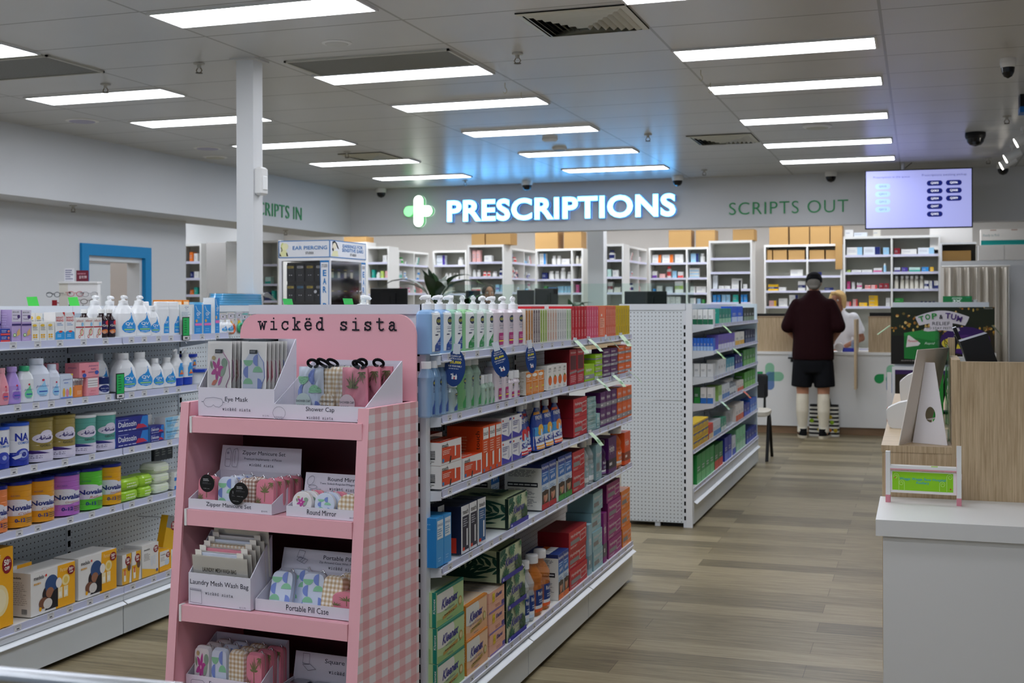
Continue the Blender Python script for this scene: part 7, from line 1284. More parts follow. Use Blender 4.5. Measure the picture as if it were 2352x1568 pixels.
for i in range(4):
    for j in range(3):
        px_ = -4.521 + .03 + .080 * i; c = ('b09a3a', 'b8b8bc', 'b09a3a', 'b8b8bc')[i] if j == 0 else ('b09a3a', '3a6a8a', 'b09a3a', '9a9aa0')[i]
        carton(.066, .125, .01, '1d1f24', [('p', stad(.5, .84, .4, .07), c), ('l', .2, .8, .8, .88, 1, '1d1f24'), ('r', .12, .1, .88, .62, '16181e'), ('e', .36, .36, .05, .028, 'e8e8ec'), ('e', .62, .36, .05, .028, 'e8e8ec')]).inst('earring_card', f'black earring card in the ear piercing side, {("top", "second", "third")[j]} row, {ORL[i]} one' if i == 0 else f'black earring card in the ear piercing side, {("top", "second", "third")[j]} row, {ORL[i]} across', 'earrings', (px_ + .033, 8.062, 1.70 - .15 * j), 0, 'cards of stud earrings behind glass')
for i in range(4):
    for j in range(2):
        carton(.085, .125, .01, '1a1a20', [('r', .2, .66, .8, .72, ('b09a3a', '5a4a9a')[i % 2]), ('r', .25, .2, .75, .55, 'd8d2b0') if j == 0 else ('r', .2, .2, .8, .5, '24242c'), ('e', .35, .36, .04, .03, 'd0ccb8'), ('e', .6, .36, .04, .03, 'd0ccb8')]).inst('earring_card', f'black earring card in the sensitive ears side, {("top", "second")[j]} row, {ORD[i]} one from the corner', 'earrings', (-4.521 + W - .045, 8.0 + .13 + .108 * i, 1.70 - .16 * j), PI / 2, 'cards of drop earrings behind glass')

# ================================================================== reading-glasses tower by the left wall
p0_ = onY(156, 697, 8.0); o = thing('eyewear_tower', 'white reading-glasses display tower standing before the blue-framed door', 'display stand', (p0_.x, 8.0, 0), .32)
b = MB(); b.box(-.07, 0, -.0, .07, .3, 1.70, 'd9d6cc'); b.box(0, .235, .0, .07, .3, 1.70, 'e9e9ea'); b.build('panel', o)
b = MB(); b.box(-.075, .24, -.012, .09, 1.70, 1.715, 'e9e9ea'); b.build('top_plate', o); b = MB(); b.lathe([(.24, 0), (.23, .03), (.03, .04), (.03, .3)], 'b8bac0', 24, None, .08, .035); b.build('base', o)
TM = Matrix.Translation((p0_.x, 8.0, 0)) @ Matrix.Rotation(.32, 4, 'Z')
b = MB()
for i in range(8): b.box(.012, .024, -.018, .0, 1.62 - i * .1, 1.63 - i * .1, '1a1a1c'); b.box(.12, .128, -.018, 0, 1.62 - i * .1, 1.63 - i * .1, '9a9aa0')
b.build('peg_strip', o)
def sgn(x, w, h, A, base, lab):
    q = link('sign_card', None, None, TM @ Vector((x, .03, 1.7155)), .32, lab, 'sign'); b = MB(); b.box(-w / 2, w / 2, 0, .004, 0, h, base); b.art(A, flatproj(w, h), w, h); b.build('card', q); b = MB(); b.box(-.02, .02, -.012, .018, 0, .014, 'clear film'); b.build('clear_holder', q)
sgn(.0, .075, .105, [('l', .1, .12, .9, .92, 5, '4a4f86')], 'e4e4ea', 'small white handwritten sign card on the glasses tower'); sgn(.105, .098, .088, [('l', .1, .55, .9, .85, 1, 'b87a88'), ('t', '$19.99', .25, .22, .6, .3, 'e8d8dc', 'b')], '6f1f33', 'maroon price sign card on the glasses tower')
def specs(col):
    b = MB(); n = 14
    for s in (-1, 1): b.tube([(s * .034 + .026 * math.cos(2 * PI * j / n), 0, .019 * math.sin(2 * PI * j / n)) for j in range(n + 1)], .0025, col, 6)
    b.tube([(-.009, 0, .006), (0, -.001, .01), (.009, 0, .006)], .002, col, 6); c = MB()
    for s in (-1, 1): c.tube([(s * .06, 0, .012), (s * .063, .06, .012), (s * .06, .12, -.002)], .0022, col, 6)
    return Proto(b.mesh('rims'), [('temples', c.mesh('temples'))])
for i, (x, z, c, lb) in enumerate(((.07, 1.615, 'Gb8505a', 'red-framed reading glasses at the top of the tower'), (.185, 1.612, 'G9a9aa2', 'silver-framed reading glasses at the top of the tower'), (.175, 1.555, 'G3a2a1e', 'brown-framed reading glasses in the second row of the tower'), (.175, 1.50, 'G6a7a8a', 'grey-blue reading glasses in the third row of the tower'), (.10, 1.44, 'G4a2a20', 'tortoise reading glasses low on the tower by the green tag'), (-.105, 1.61, 'G2a3038', 'dark glasses sticking out of the tower side, upper pair'), (-.105, 1.48, 'G4a5058', 'dark glasses sticking out of the tower side, lower pair'))):
    q = specs(c).inst('reading_glasses', lb, 'glasses', TM @ Vector((x, -.03, z)), .32 + (.5 if x > 0 else -.2), 'reading glasses on the tower')
q = thing('price_flag', 'small dark red flag on the side of the glasses tower', 'tag', TM @ Vector((-.115, .02, 1.545)), .32); b = MB(); b.box(-.02, .02, 0, .003, -.022, .022, '9a1f2c'); b.box(.02, .045, .001, .003, -.003, .003, '9a1f2c'); b.build('flag', q)

# ================================================================== chair at the end of the far aisle run
o = thing('visitor_chair', 'black-framed visitor chair with pale seat beyond the far aisle shelving', 'chair', (-1.62, 12.05, 0))
for sx, nm in ((.23, 'side_frame'), (-.23, 'side_frame')):
    b = MB(); b.tube([(sx, -.22, 0.0), (sx, -.06, .40), (sx, -.02, .44), (sx, .02, .40), (sx, .21, 0.0)], .016, 'black', 8); b.build(nm, o)
b = MB(); b.loft([(.43, 0, 0, .225, .22), (.44, 0, 0, .24, .235), (.475, 0, 0, .24, .235), (.485, 0, 0, .22, .215)], 'd6cfc0', 28, 5.); b.build('seat', o)
b = MB(); b.tube([(.16, .2, .44), (.16, .23, .72), (-.16, .23, .72), (-.16, .2, .44)], .014, 'black', 8); b.build('back_frame', o)
b = MB(); b.loft([(.58, 0, .232, .17, .012), (.60, 0, .232, .19, .018), (.80, 0, .236, .19, .018), (.82, 0, .236, .17, .012)], '1a1a1c', 24, 5.); b.build('backrest', o)
# ================================================================== rail close to the camera
a = onZ(-160, 1538, 1.02); c = onZ(420, 1592, 1.02); o = thing('metal_rail', 'blurred grey metal rail crossing the lower corner close to the camera', 'rail', ((a.x + c.x) / 2, (a.y + c.y) / 2, 0)); q0 = Vector((o.location.x, o.location.y, 0))
b = MB(); b.tube([a - q0, c - q0], .0135, 'steel', 16); b.build('rail_tube', o)
for p in (a, c): b = MB(); b.tube([(p.x - q0.x, p.y - q0.y, 0), (p.x - q0.x, p.y - q0.y, 1.02)], .013, 'steel', 12); b.build('rail_post', o)
# ================================================================== dispensary shelving
def unit(lab, x, y, W, D, rz, ztop, zs, divs=(), z0=.0, back='shelf back'):
    o = thing('dispensary_shelving', lab, 'shelving', (x, y, 0), rz); t = .022
    for xa in (0, W - t): b = MB(); b.box(xa, xa + t, 0, D, z0, ztop, 'shelf white'); b.build('side_panel', o)
    b = MB(); b.box(t, W - t, 0, D, ztop - .03, ztop, 'shelf white'); b.build('top_panel', o)
    b = MB(); b.box(t, W - t, D - .012, D, z0, ztop - .03, back); b.build('back_panel', o)
    ed = [0] + [d for d in divs] + [W]
    for d in divs: b = MB(); b.box(d - t / 2, d + t / 2, 0, D - .012, z0, ztop - .03, 'shelf white'); b.build('divider', o)
    for i in range(len(ed) - 1):
        a = ed[i] + (t if i == 0 else t / 2) + .001; c = ed[i + 1] - (t if i == len(ed) - 2 else t / 2) - .001
        for z in zs: b = MB(); b.box(a, c, .004, D - .013, z - .022, z, 'shelf white'); b.box(a, c, .0, .004, z - .03, z + .001, 'dcdcf0'); b.build('shelf', o)
    return o
def mbox(w, h, d, c, band=None, side=0):
    A = [('r', .68, 0, 1, 1, band) if side == 0 else ('r', 0, .0, 1, .4, band) if side == 1 else ('r', 0, .3, 1, .6, band)] if band else []
    return carton(w, h, d, c, A + [('l', .1, .3, .6, .7, 2, 'b4b8c0')])
mbox = mem(mbox)
def mbot(w, h, c, capc='Gf2f2f0', lab=None):
    return bottle(w, w, h * .82, [(0, .92, .92), (.05, 1, 1), (.8, 1, 1), (.95, .6, .6), (1, .55, .55)], c, 2, [('r', .08, .2, .92, .65, lab)] if lab else [], [cap(w * .36, h * .8, h, capc, w)], seg=14)
mbot = mem(mbot)
ORX = 'first second third fourth fifth sixth seventh eighth ninth tenth eleventh twelfth thirteenth fourteenth fifteenth'.split()
CN = {'e4e4e2': 'white', 'dfe6ee': 'whitish', '2f8fd8': 'blue', '4a3a9a': 'violet', 'd84a4a': 'red', 'e8b4b0': 'pink', 'f0c020': 'yellow', '3aa84a': 'green', '2aa898': 'teal', 'e8762a': 'orange', '1f2a6a': 'navy', 'e0dcd0': 'cream', 'd0468a': 'magenta', '8a1f2c': 'dark red', '9ccbe8': 'light blue', '6a3a9a': 'purple', 'b8d46a': 'lime', 'bfe0d8': 'mint'}
SHN = ('top', 'second', 'third', 'fourth', 'fifth', 'sixth')
def stock(x, y, rz, W, zs, spec, place, dep=.05, pad=.03):
    """spec: one list per shelf of (kind, colour, count, width, height[, stack[, band[, gap before]]]); fronts at depth dep"""
    M_ = Matrix.Translation((x, y, 0)) @ Matrix.Rotation(rz, 4, 'Z')
    for si, (z, row) in enumerate(zip(zs, spec)):
        cx_ = pad; k = 0
        for it in row:
            kind, c, n, w, h = it[:5]; st = it[5] if len(it) > 5 else 1; band = it[6] if len(it) > 6 else None; cx_ += it[7] if len(it) > 7 else .012
            for i in range(n):
                if cx_ + w > W - .02: break
                P = mbox(w, h, .09, c, band, (i + si) % 3) if kind == 'b' else mbot(w, h, 'G' + c, 'Gf2f2f0' if c != 'e4e4e2' or band is None else 'G' + band, band)
                for s in range(st if kind == 'b' else 1):
                    nm = 'medicine_box' if kind == 'b' else 'medicine_bottle'; col = CN.get(c, 'white') + (' and ' + CN[band] if band in CN else '')
                    lb = f'{col} {"box" if kind == "b" else "bottle"}, {ORX[min(k, 14)]} along' + (f', tier {("one", "two", "three", "four", "five", "six")[s]}' if st > 1 else '') + f', {SHN[si]} shelf, {place}'
                    P.inst(nm, lb, 'medicine', M_ @ Vector((cx_ + w / 2, dep + random.uniform(0, .03), z + s * h + .0006)), rz, f'medicine stock on the {SHN[si]} shelf, {place}')
                cx_ += w + .008; k += 1
def randrow(W, rnd, dens=.8):
    out = []; t = 0.
    while t < W - .1:
        if rnd.random() > dens: g = .05 + .12 * rnd.random(); t += g; gap = g
        else: gap = .01
        kind = 'b' if rnd.random() < .55 else 'o'; c = rnd.choice(('e4e4e2',) * 6 + ('dfe6ee', 'e0dcd0', 'e8b4b0', '9ccbe8')); band = rnd.choice((None, None, '2f8fd8', '4a3a9a', 'd84a4a', 'e8762a', '2aa898', '3aa84a', '1f2a6a', 'd0468a'))
        if kind == 'b': w, h, n, st = .05 + .07 * rnd.random(), .035 + .05 * rnd.random(), 1, rnd.choice((1, 2, 2, 3))
        else: w, h, n, st = .04 + .025 * rnd.random(), .07 + .06 * rnd.random(), rnd.choice((1, 2, 3)), 1
        w, h = round(w * 50) / 50 or .04, round(h * 50) / 50; out.append((kind, c, n, max(.04, w), max(.04, h), st, band, gap)); t += n * (w + .008) + gap
    return out
def zl(u, y, vs): return [onY(u, v, y).z for v in vs]
YF, YB = 16.0, 17.5
def xs(u0, u1, y): return onY(u0, 600, y).x, onY(u1, 600, y).x
rnd = random.Random(21)
def facing(lab, place, u0, u1, y, vtop, vs, spec=None, udiv=(), D=.35, seed=1, low=True):
    x0, x1 = xs(u0, u1, y); W = x1 - x0; zt = onY((u0 + u1) / 2, vtop, y).z; zs = zl((u0 + u1) / 2, y, vs)
    dv = [onY(u, 600, y).x - x0 for u in udiv]; unit(lab, x0, y, W, D, 0, zt, zs + ([.95, .6, .25] if low else []), dv)
    ed = [0] + dv + [W]; r = random.Random(seed)
    for i in range(len(ed) - 1):
        sp = spec[i] if spec else [randrow(ed[i + 1] - ed[i], r) for _ in zs]
        stock(x0 + ed[i], y, 0, ed[i + 1] - ed[i], zs, sp, place + ('' if len(ed) == 2 else (' first bay', ' second bay', ' third bay')[i]))
    return x0, x1, zt
def receding(lab, place, x, y0, y1, ztop, zs, seed):
    W = y1 - y0; unit(lab, x, y0, W, .25, PI / 2, ztop, zs + [.95, .5], [W / 2]); r = random.Random(seed)
    for i in range(2): stock(x, y0 + i * W / 2, PI / 2, W / 2, zs, [randrow(W / 2, r, .7) for _ in zs], place + (' near bay', ' far bay')[i])
E4 = 'e4e4e2'
facing('white shelving end unit just behind the earring cabinet', 'unit behind the earring cabinet', 842, 893, YF, 566, (602, 638, 674), [[[('b', E4, 1, .06, .1, 1, None, .2)], [('b', '2aa898', 1, .04, .12, 1, None, .03), ('o', E4, 1, .06, .08), ('b', 'b8d46a', 1, .045, .1), ('b', 'e8b4b0', 1, .05, .1), ('b', '9ccbe8', 1, .045, .1)], [('b', 'f0c020', 1, .1, .06), ('b', '2f8fd8', 1, .1, .05)]]])
x0, x1, zA2 = facing('white shelving end unit between the leafy plants', 'unit between the plants', 1074, 1157, YF, 562, (601, 635, 670), [[[('b', 'e8b4b0', 2, .055, .17, 1, None, .02), ('b', E4, 1, .11, .09, 1, None, .05)], [('o', E4, 2, .055, .1), ('o', E4, 2, .055, .075, 1, 'd84a4a', .03), ('o', E4, 1, .07, .075), ('o', E4, 2, .06, .11, 1, '1f2a6a', .03)], [('b', 'e0dcd0', 1, .13, .06, 1, 'd84a4a'), ('b', E4, 1, .1, .05), ('b', '9ccbe8', 2, .05, .1, 1, '4a3a9a', .1), ('b', 'bfe0d8', 1, .07, .1)]]])
facing('white shelving end unit beside the far pillar', 'unit beside the far pillar', 1386, 1432, YF, 560, (596, 635, 671), [[[('o', E4, 1, .09, .13, 1, '1f2a6a', .02)], [('b', 'bfe0d8', 1, .05, .1, 1, None, .01), ('b', E4, 1, .08, .09), ('b', '9ccbe8', 1, .11, .06)], [('b', E4, 1, .07, .14, 1, '8a1f2c', .01), ('b', 'e0dcd0', 1, .09, .07), ('b', '8a1f2c', 1, .04, .07), ('o', E4, 1, .04, .1)]]])
facing('taller white shelving end unit with two empty upper shelves', 'unit with empty upper shelves', 1628, 1727, YF, 552, (591.6, 624, 663, 694), [[[], [], [('b', 'dfe6ee', 1, .06, .09, 2), ('b', E4, 2, .07, .04), ('b', E4, 1, .13, .045, 3), ('b', E4, 2, .05, .06), ('o', E4, 2, .035, .07, 1, None, .05)], [('b', '2f8fd8', 2, .045, .1), ('b', '9ccbe8', 2, .05, .1), ('b', '2aa898', 1, .07, .1, 1, None, .03), ('b', '2f8fd8', 2, .045, .1), ('b', E4, 1, .1, .1, 1, '4a3a9a', .05)]]])
zr = zl(1260, YB, (606.5, 640.5, 672))
for lab, pl, u, ud, sd in (('white side shelving leading back from the earring-cabinet unit', 'first side shelving', 893, (917, 990), 3), ('white side shelving leading back under the cardboard boxes', 'second side shelving', 1157, (1175, 1229), 4), ('white side shelving leading back from the pillar unit', 'third side shelving', 1432, (1446, 1488), 6)):
    x = onY(u, 600, YF).x; receding(lab, pl, x, YF + .352, YB, 2.33, zr, sd)
facing('white back shelving behind the tall broad-leaved plant', 'shelving behind tall plant', 994, 1071, YB, 575, (608, 641.6, 674), [[[('b', 'dfe6ee', 1, .14, .05, 3, '4a3a9a', .01), ('o', E4, 1, .09, .12, 1, None, .2)], [('o', E4, 4, .05, .1, 1, None, .15), ('b', E4, 1, .07, .15)], [('b', 'e0dcd0', 3, .08, .05, 2)]]])
facing('white back shelving under three cardboard boxes', 'shelving under cardboard boxes', 1230, 1339, YB, 571, (606.5, 640.5, 672), [[[('b', E4, 1, .1, .055, 3, '2f8fd8', .01), ('o', E4, 2, .07, .13, 1, None, .08), ('b', E4, 1, .12, .08), ('b', 'e8b4b0', 1, .13, .08)], [('b', '1f2a6a', 1, .09, .1, 1, None, .05), ('o', E4, 2, .075, .12), ('o', E4, 1, .08, .17), ('o', E4, 1, .07, .11), ('o', E4, 1, .08, .16)], [('b', '3aa84a', 1, .05, .1, 1, None, .08), ('b', '2f8fd8', 2, .06, .08), ('b', '9ccbe8', 5, .045, .1)]], [[('o', 'e0dcd0', 2, .05, .12), ('b', E4, 1, .06, .06, 2)], [('b', E4, 1, .12, .05, 1, 'd84a4a')], [('b', 'd0468a', 1, .05, .12), ('o', E4, 1, .05, .1)]]], (1313,))
facing('wide white back shelving with orange-ended boxes', 'wide back shelving', 1490, 1627, YB, 568, (602.7, 637.5, 672, 697), [[[('b', E4, 1, .13, .06, 2, 'e8762a', .01), ('b', E4, 1, .16, .06, 2, 'e8762a'), ('b', E4, 1, .12, .06, 2, None, .02), ('b', E4, 1, .13, .06, 2, 'f0c020')], [('b', E4, 1, .07, .1, 1, '6a3a9a'), ('b', 'e8b4b0', 1, .08, .06, 1, None, .03), ('o', E4, 1, .07, .17, 1, 'd84a4a'), ('b', '9ccbe8', 1, .06, .1), ('b', E4, 3, .08, .085, 1, 'd84a4a')], [('b', '2f8fd8', 1, .04, .06), ('b', E4, 1, .08, .1), ('b', 'dfe6ee', 1, .1, .09, 1, None, .05), ('b', E4, 1, .12, .17, 1, 'b8d46a', .03), ('o', E4, 1, .07, .13)], [('b', E4, 3, .07, .05, 2, None, .2)]], [[('b', '9ccbe8', 1, .11, .13, 1, '1f2a6a', .02), ('o', E4, 1, .07, .13)], [('b', E4, 1, .14, .045, 3, '9ccbe8', .0), ('b', 'dfe6ee', 1, .1, .055, 2, None, .06)], [('b', E4, 1, .07, .09), ('b', E4, 1, .14, .09), ('b', 'e0dcd0', 1, .09, .08)], [('b', E4, 1, .08, .08), ('b', '9ccbe8', 1, .05, .07), ('b', '3aa84a', 1, .04, .06), ('b', 'e0dcd0', 1, .08, .06)]]], (1577,))
navb = lambda n, w=.12: [('b', '1f2a6a', 1, w, .05, 1), ] * n
facing('white back shelving holding pill packs and cardboard boxes behind the customer', 'shelving behind the customer', 1755, 1934, YB, 561, (596, 633, 667, 703), [[[], [('b', E4, 1, .17, .09, 1, None, .33)], [('b', 'f0c020', 1, .14, .09, 1, '1f2a6a', .02), ('b', E4, 1, .1, .05, 1, None, .0), ('b', E4, 1, .1, .13, 1, '1f2a6a', .16)], [('b', 'e8b4b0', 1, .1, .08, 1, 'f0c020', .03), ('b', E4, 1, .12, .055, 2, None, .03), ('b', E4, 1, .12, .08, 2, '1f2a6a', .02)]], [[], [('b', '1f2a6a', 1, .14, .05, 1, None, .02)], [('b', '1f2a6a', 1, .12, .04, 1, None, .2), ('b', E4, 1, .13, .08, 2), ('b', E4, 1, .1, .09, 1, 'f0c020')], [('b', E4, 2, .1, .08, 1, '1f2a6a', .2)]]], (1854,))
facing('tall two-bay white shelving below the television', 'unit below the television', 1937, 2160, YF, 541, (584, 624, 663, 703), [[[('b', E4, 1, .19, .1, 1, '9ccbe8', .01), ('b', 'dfe6ee', 1, .2, .1, 1, '1f2a6a', .01), ('b', '9ccbe8', 1, .07, .09, 1, None, .03)], [('b', 'b8d46a', 1, .04, .03), ('b', E4, 2, .12, .03, 1, None, .01), ('b', E4, 1, .1, .05, 1, 'd0468a'), ('b', E4, 1, .13, .03), ('o', '9ccbe8', 1, .035, .11, 1, None, .0)], [('b', 'd0468a', 1, .04, .1, 1, None, .01), ('b', E4, 1, .035, .09), ('b', E4, 1, .06, .08, 1, 'd0468a', .02), ('b', 'e8b4b0', 2, .07, .05, 1, 'd84a4a', .03), ('b', '8a1f2c', 2, .055, .07, 1, None, .02)], [('b', 'e8b4b0', 1, .06, .03, 2, 'd84a4a', .0), ('b', 'e8b4b0', 1, .06, .045, 2, 'd84a4a'), ('b', 'f0c020', 1, .1, .045, 1), ('b', 'f0c020', 1, .11, .045, 3), ('b', E4, 1, .05, .035, 3, None, .09)]], [[('b', '8a1f2c', 1, .07, .08, 1, None, .0), ('b', E4, 1, .18, .065, 1, None, .01), ('b', 'dfe6ee', 1, .19, .08, 1, '9ccbe8', .01)], [('b', 'dfe6ee', 1, .07, .055, 1, '4a3a9a', .0), ('b', '4a3a9a', 1, .07, .055), ('b', 'bfe0d8', 1, .13, .055, 1, '2aa898'), ('b', '2f8fd8', 1, .08, .055), ('b', 'f0c020', 1, .04, .055), ('b', '3aa84a', 1, .09, .055)], [('o', 'e0dcd0', 1, .05, .16, 1, None, .0), ('o', 'e0dcd0', 5, .05, .16), ('b', E4, 4, .05, .1, 1, '1f2a6a', .0)], [('b', '3aa84a', 1, .11, .05, 2, None, .0), ('b', '3aa84a', 1, .11, .04), ('o', E4, 4, .04, .06, 1, '1f2a6a', .06)]]], (2048,))
# ---- cardboard boxes
def cbox(lab, u0, u1, v0, v1, y, D=.3, base=None):
    a, c = onY(u0, v1, y), onY(u1, v0, y); W = c.x - a.x; H = c.z - (base if base is not None else a.z); z = base if base is not None else a.z
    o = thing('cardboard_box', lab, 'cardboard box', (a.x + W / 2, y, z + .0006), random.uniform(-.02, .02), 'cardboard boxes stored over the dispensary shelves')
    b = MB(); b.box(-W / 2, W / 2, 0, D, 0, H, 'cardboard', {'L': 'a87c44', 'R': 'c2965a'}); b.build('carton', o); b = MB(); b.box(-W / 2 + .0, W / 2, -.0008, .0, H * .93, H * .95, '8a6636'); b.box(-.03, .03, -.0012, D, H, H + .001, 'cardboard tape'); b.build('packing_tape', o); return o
zb = onY(1284, 571, YB).z
cbox('narrow cardboard box above the unit between the plants', 1083, 1113, 534, 562, YF + .02, .3, zA2); cbox('wide cardboard box above the unit between the plants', 1116, 1172, 534, 562, YF + .02, .3, zA2)
cbox('dark-sided cardboard box left of the pair by the far pillar', 1229, 1281, 531, 571, YB + .02, .3, zb); cbox('cardboard box of the pair touching the far pillar, nearer the plant', 1295, 1335, 531, 571, YB + .02, .3, zb); 
zb3 = onY(1558, 568, YB).z; cbox('deep orange-brown cardboard box above the wide back shelving', 1536, 1587, 528, 568, YB + .02, .3, zb3); cbox('pale cardboard box beside the orange-brown one', 1598, 1642, 528, 568, YB + .02, .3, zb3)
z4 = onY(1844, 561, YB).z
cbox('wide cardboard box on top of the empty-shelf unit', 1683, 1732, 526, 552, YF + .05, .28, onY(1677, 552, YF).z)
for i, (u0, u1) in enumerate(((1767, 1810), (1814, 1858), (1861, 1905), (1908, 1934))): q = cbox(f'large cardboard box in the upper row behind the customer, {ORD[i]} one from the empty-shelf unit', u0, u1, 518, 561, YB + .02, .3, z4)
b = MB(); b.box(-.01, .085, -.045, -.022, -.36, .06, 'cardboard'); b.build('hanging_flap', q)
zr2 = zl(1844, YB, (596,))[0]
for i, (u0, u1) in enumerate(((1762, 1773), (1776, 1807), (1811, 1848), (1859, 1893), (1897, 1920))): cbox(f'small cardboard box in the lower row behind the customer, {ORD[i]} one from the empty-shelf unit', u0, u1, 574, 596, YB + .03, .24, zr2)
zA5 = onY(2048, 541, YF).z
for i, (x_, w_, h_, c_, lb) in enumerate(((-.84, .1, .09, 'e4e4e2', 'white box on top of the tall unit'), (-.7, .16, .05, 'dfe6ee', 'flat white box on top of the tall unit under the television'), (-.5, .09, .08, 'e0dcd0', 'cream box on top of the tall unit under the television'))): carton(w_, h_, .15, c_, [('l', .1, .3, .8, .7, 1, 'b4b8c0')]).inst('storage_box', lb, 'box', (x_, YF + .05, zA5 + .0006))
cbox('brown box on top of the left wall shelving behind the earring cabinet', 790, 840, 543, 556, 17.3, .3, onY(815, 556, 17.3).z)
unit('tall white shelving behind the earring cabinet holding the brown box', onY(700, 600, 17.3).x, 17.3, onY(842, 600, 17.3).x - onY(700, 600, 17.3).x, .35, 0, onY(815, 556, 17.3).z, [1.0, 1.5, 1.9], [.6])
# left opening: white cupboards, colourful shelf
x_ = onY(427, 600, 13.0).x; xw = onY(462, 600, 13.0).x - x_
unit('narrow white shelving seen past the left wall with colourful packets', x_ - .15, 13.0, xw + .15, .3, 0, onY(445, 559, 13.0).z, zl(445, 13.0, (600, 638, 676)), (), 0, 'b4b0a4')
stock(x_, 13.0, 0, xw, zl(445, 13.0, (600, 638, 676)), [[('b', 'e8762a', 1, .05, .12, 1, None, -.02), ('b', E4, 1, .05, .1), ('b', '2f8fd8', 1, .06, .12)], [('b', '1f2a6a', 1, .05, .08, 1, None, -.02), ('b', E4, 1, .07, .08), ('b', '1f2a6a', 1, .06, .05)], [('b', 'e8762a', 1, .05, .06, 1, None, -.02), ('b', '2aa898', 1, .05, .09), ('b', 'f0c020', 1, .08, .11)]], 'shelving past the left wall')
xa, xb_ = onY(474, 600, 12.6).x, onY(519, 600, 12.6).x
o = thing('tall_cupboard', 'tall plain grey-white cupboard end beyond the left wall', 'cupboard', (xa, 12.6, 0)); b = MB(); b.box(0, xb_ - xa, 0, .4, 0, onY(500, 557, 12.6).z, 'd9d6d2'); b.build('carcass', o); b = MB(); b.box(xb_ - xa - .003, xb_ - xa + .008, .02, .38, .05, onY(500, 560, 12.6).z, 'e4e2de'); b.build('door', o)
facing('white open shelving between the cupboard and the column', 'shelving beside the column', 520, 640, 15.2, 553, (607, 652, 690), [[[('b', E4, 2, .09, .07, 1, None, .1)], [('b', '1f2a6a', 1, .1, .07), ('b', E4, 1, .1, .06)], []], [[], [('b', 'bfe0d8', 1, .09, .1, 1, '2aa898', .03)], [('b', '1f2a6a', 1, .1, .12, 1, None, .02), ('b', '2aa898', 1, .05, .14)]]], (595,), .35, 9)
# ---- right end: cupboards, niche, curtain
yw = 15.5
o = thing('overhead_cupboard', 'white two-door overhead cupboard at the right end carrying a teal-banded box', 'cupboard', (onY(2247, 600, yw).x, yw, 0)); Wc = 1.1; z0, z1 = onY(2300, 598, yw).z, onY(2300, 562, yw).z
b = MB(); b.box(0, Wc, .02, .4, z0, z1, 'shop white'); b.build('carcass', o)
for i in range(2): b = MB(); b.box(i * .29 + .002, i * .29 + .286, 0, .02, z0 + .004, z1 - .004, 'e6e2dc'); b.build('door', o)
b = MB(); b.box(onY(2160, 600, yw).x, onY(2160, 600, yw).x + 1.9, yw + .0, yw + .12, z0 - .06, z0 - .0005, 'white paint'); structure('trim_3', b)
b = MB(); b.box(onY(2318, 600, yw).x, 3.0, yw - .0, yw + .1, 0, z0 - .06, 'wall'); structure('wall_far_right', b)
a = onY(2249, 562, yw + .05); carton(.52, .19, .25, 'e9e4dc', [('r', 0, 0, 1, .3, '0f8a84'), ('t', 'Ready to Roll', .05, .5, .34, .2, '9ab0b0'), ('r', .2, .9, .33, .97, 'b89a8a'), ('r', .65, .9, .78, .97, 'b89a8a')]).inst('storage_box', 'cream box with teal base band on the right-hand cupboard', 'box', (a.x + .28, yw + .05, z1 + .0006))
b = MB(); b.box(0, .5, .0, .3, z1 - .02, z1 + .27, 'f0ede8'); b.build('wall_cupboard', None, loc=(onY(2136, 600, yw + .6).x, yw + .6, 0), label='pale wall cupboard directly under the corner of the television', cat='cupboard')
bb = onY(2200, 596, yw + .15); o = thing('cardboard_box', 'brown cardboard box in the niche left of the overhead cupboard', 'cardboard box', (bb.x + .0, yw + .15, z0 + .0006)); b = MB(); b.box(-.185, .15, .02, .22, 0, .13, '8a6a3a'); b.build('carton', o)
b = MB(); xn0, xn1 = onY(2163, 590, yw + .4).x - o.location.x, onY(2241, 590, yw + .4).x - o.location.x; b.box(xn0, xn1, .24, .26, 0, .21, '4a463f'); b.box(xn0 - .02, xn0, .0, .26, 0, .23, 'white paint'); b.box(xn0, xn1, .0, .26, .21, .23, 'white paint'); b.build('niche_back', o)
o = thing('curtain', 'cream pleated curtain hung from a rail at the right end', 'curtain', (onY(2168, 700, yw - .05).x, yw - .06, 0)); Wc = onY(2316, 700, yw - .05).x - o.location.x
n = 120; b = MB(); zt = z0 - .08
top = [(Wc * i / n, .035 * math.sin(i / n * 2 * PI * 7) + .012 * math.sin(i * .9), zt) for i in range(n + 1)]; bt = [(x, y * 1.25 - .005, .05) for x, y, z in top]
b.add(top + bt, [(n + 1 + i, n + 2 + i, i + 1, i) for i in range(n)], 'K' + 'd9d2c6', True); b.build('cloth', o)
b = MB(); b.tube([(-.02, 0, zt + .012), (Wc + .02, 0, zt + .012)], .01, 'e0ddd6', 8); b.build('curtain_rail', o)
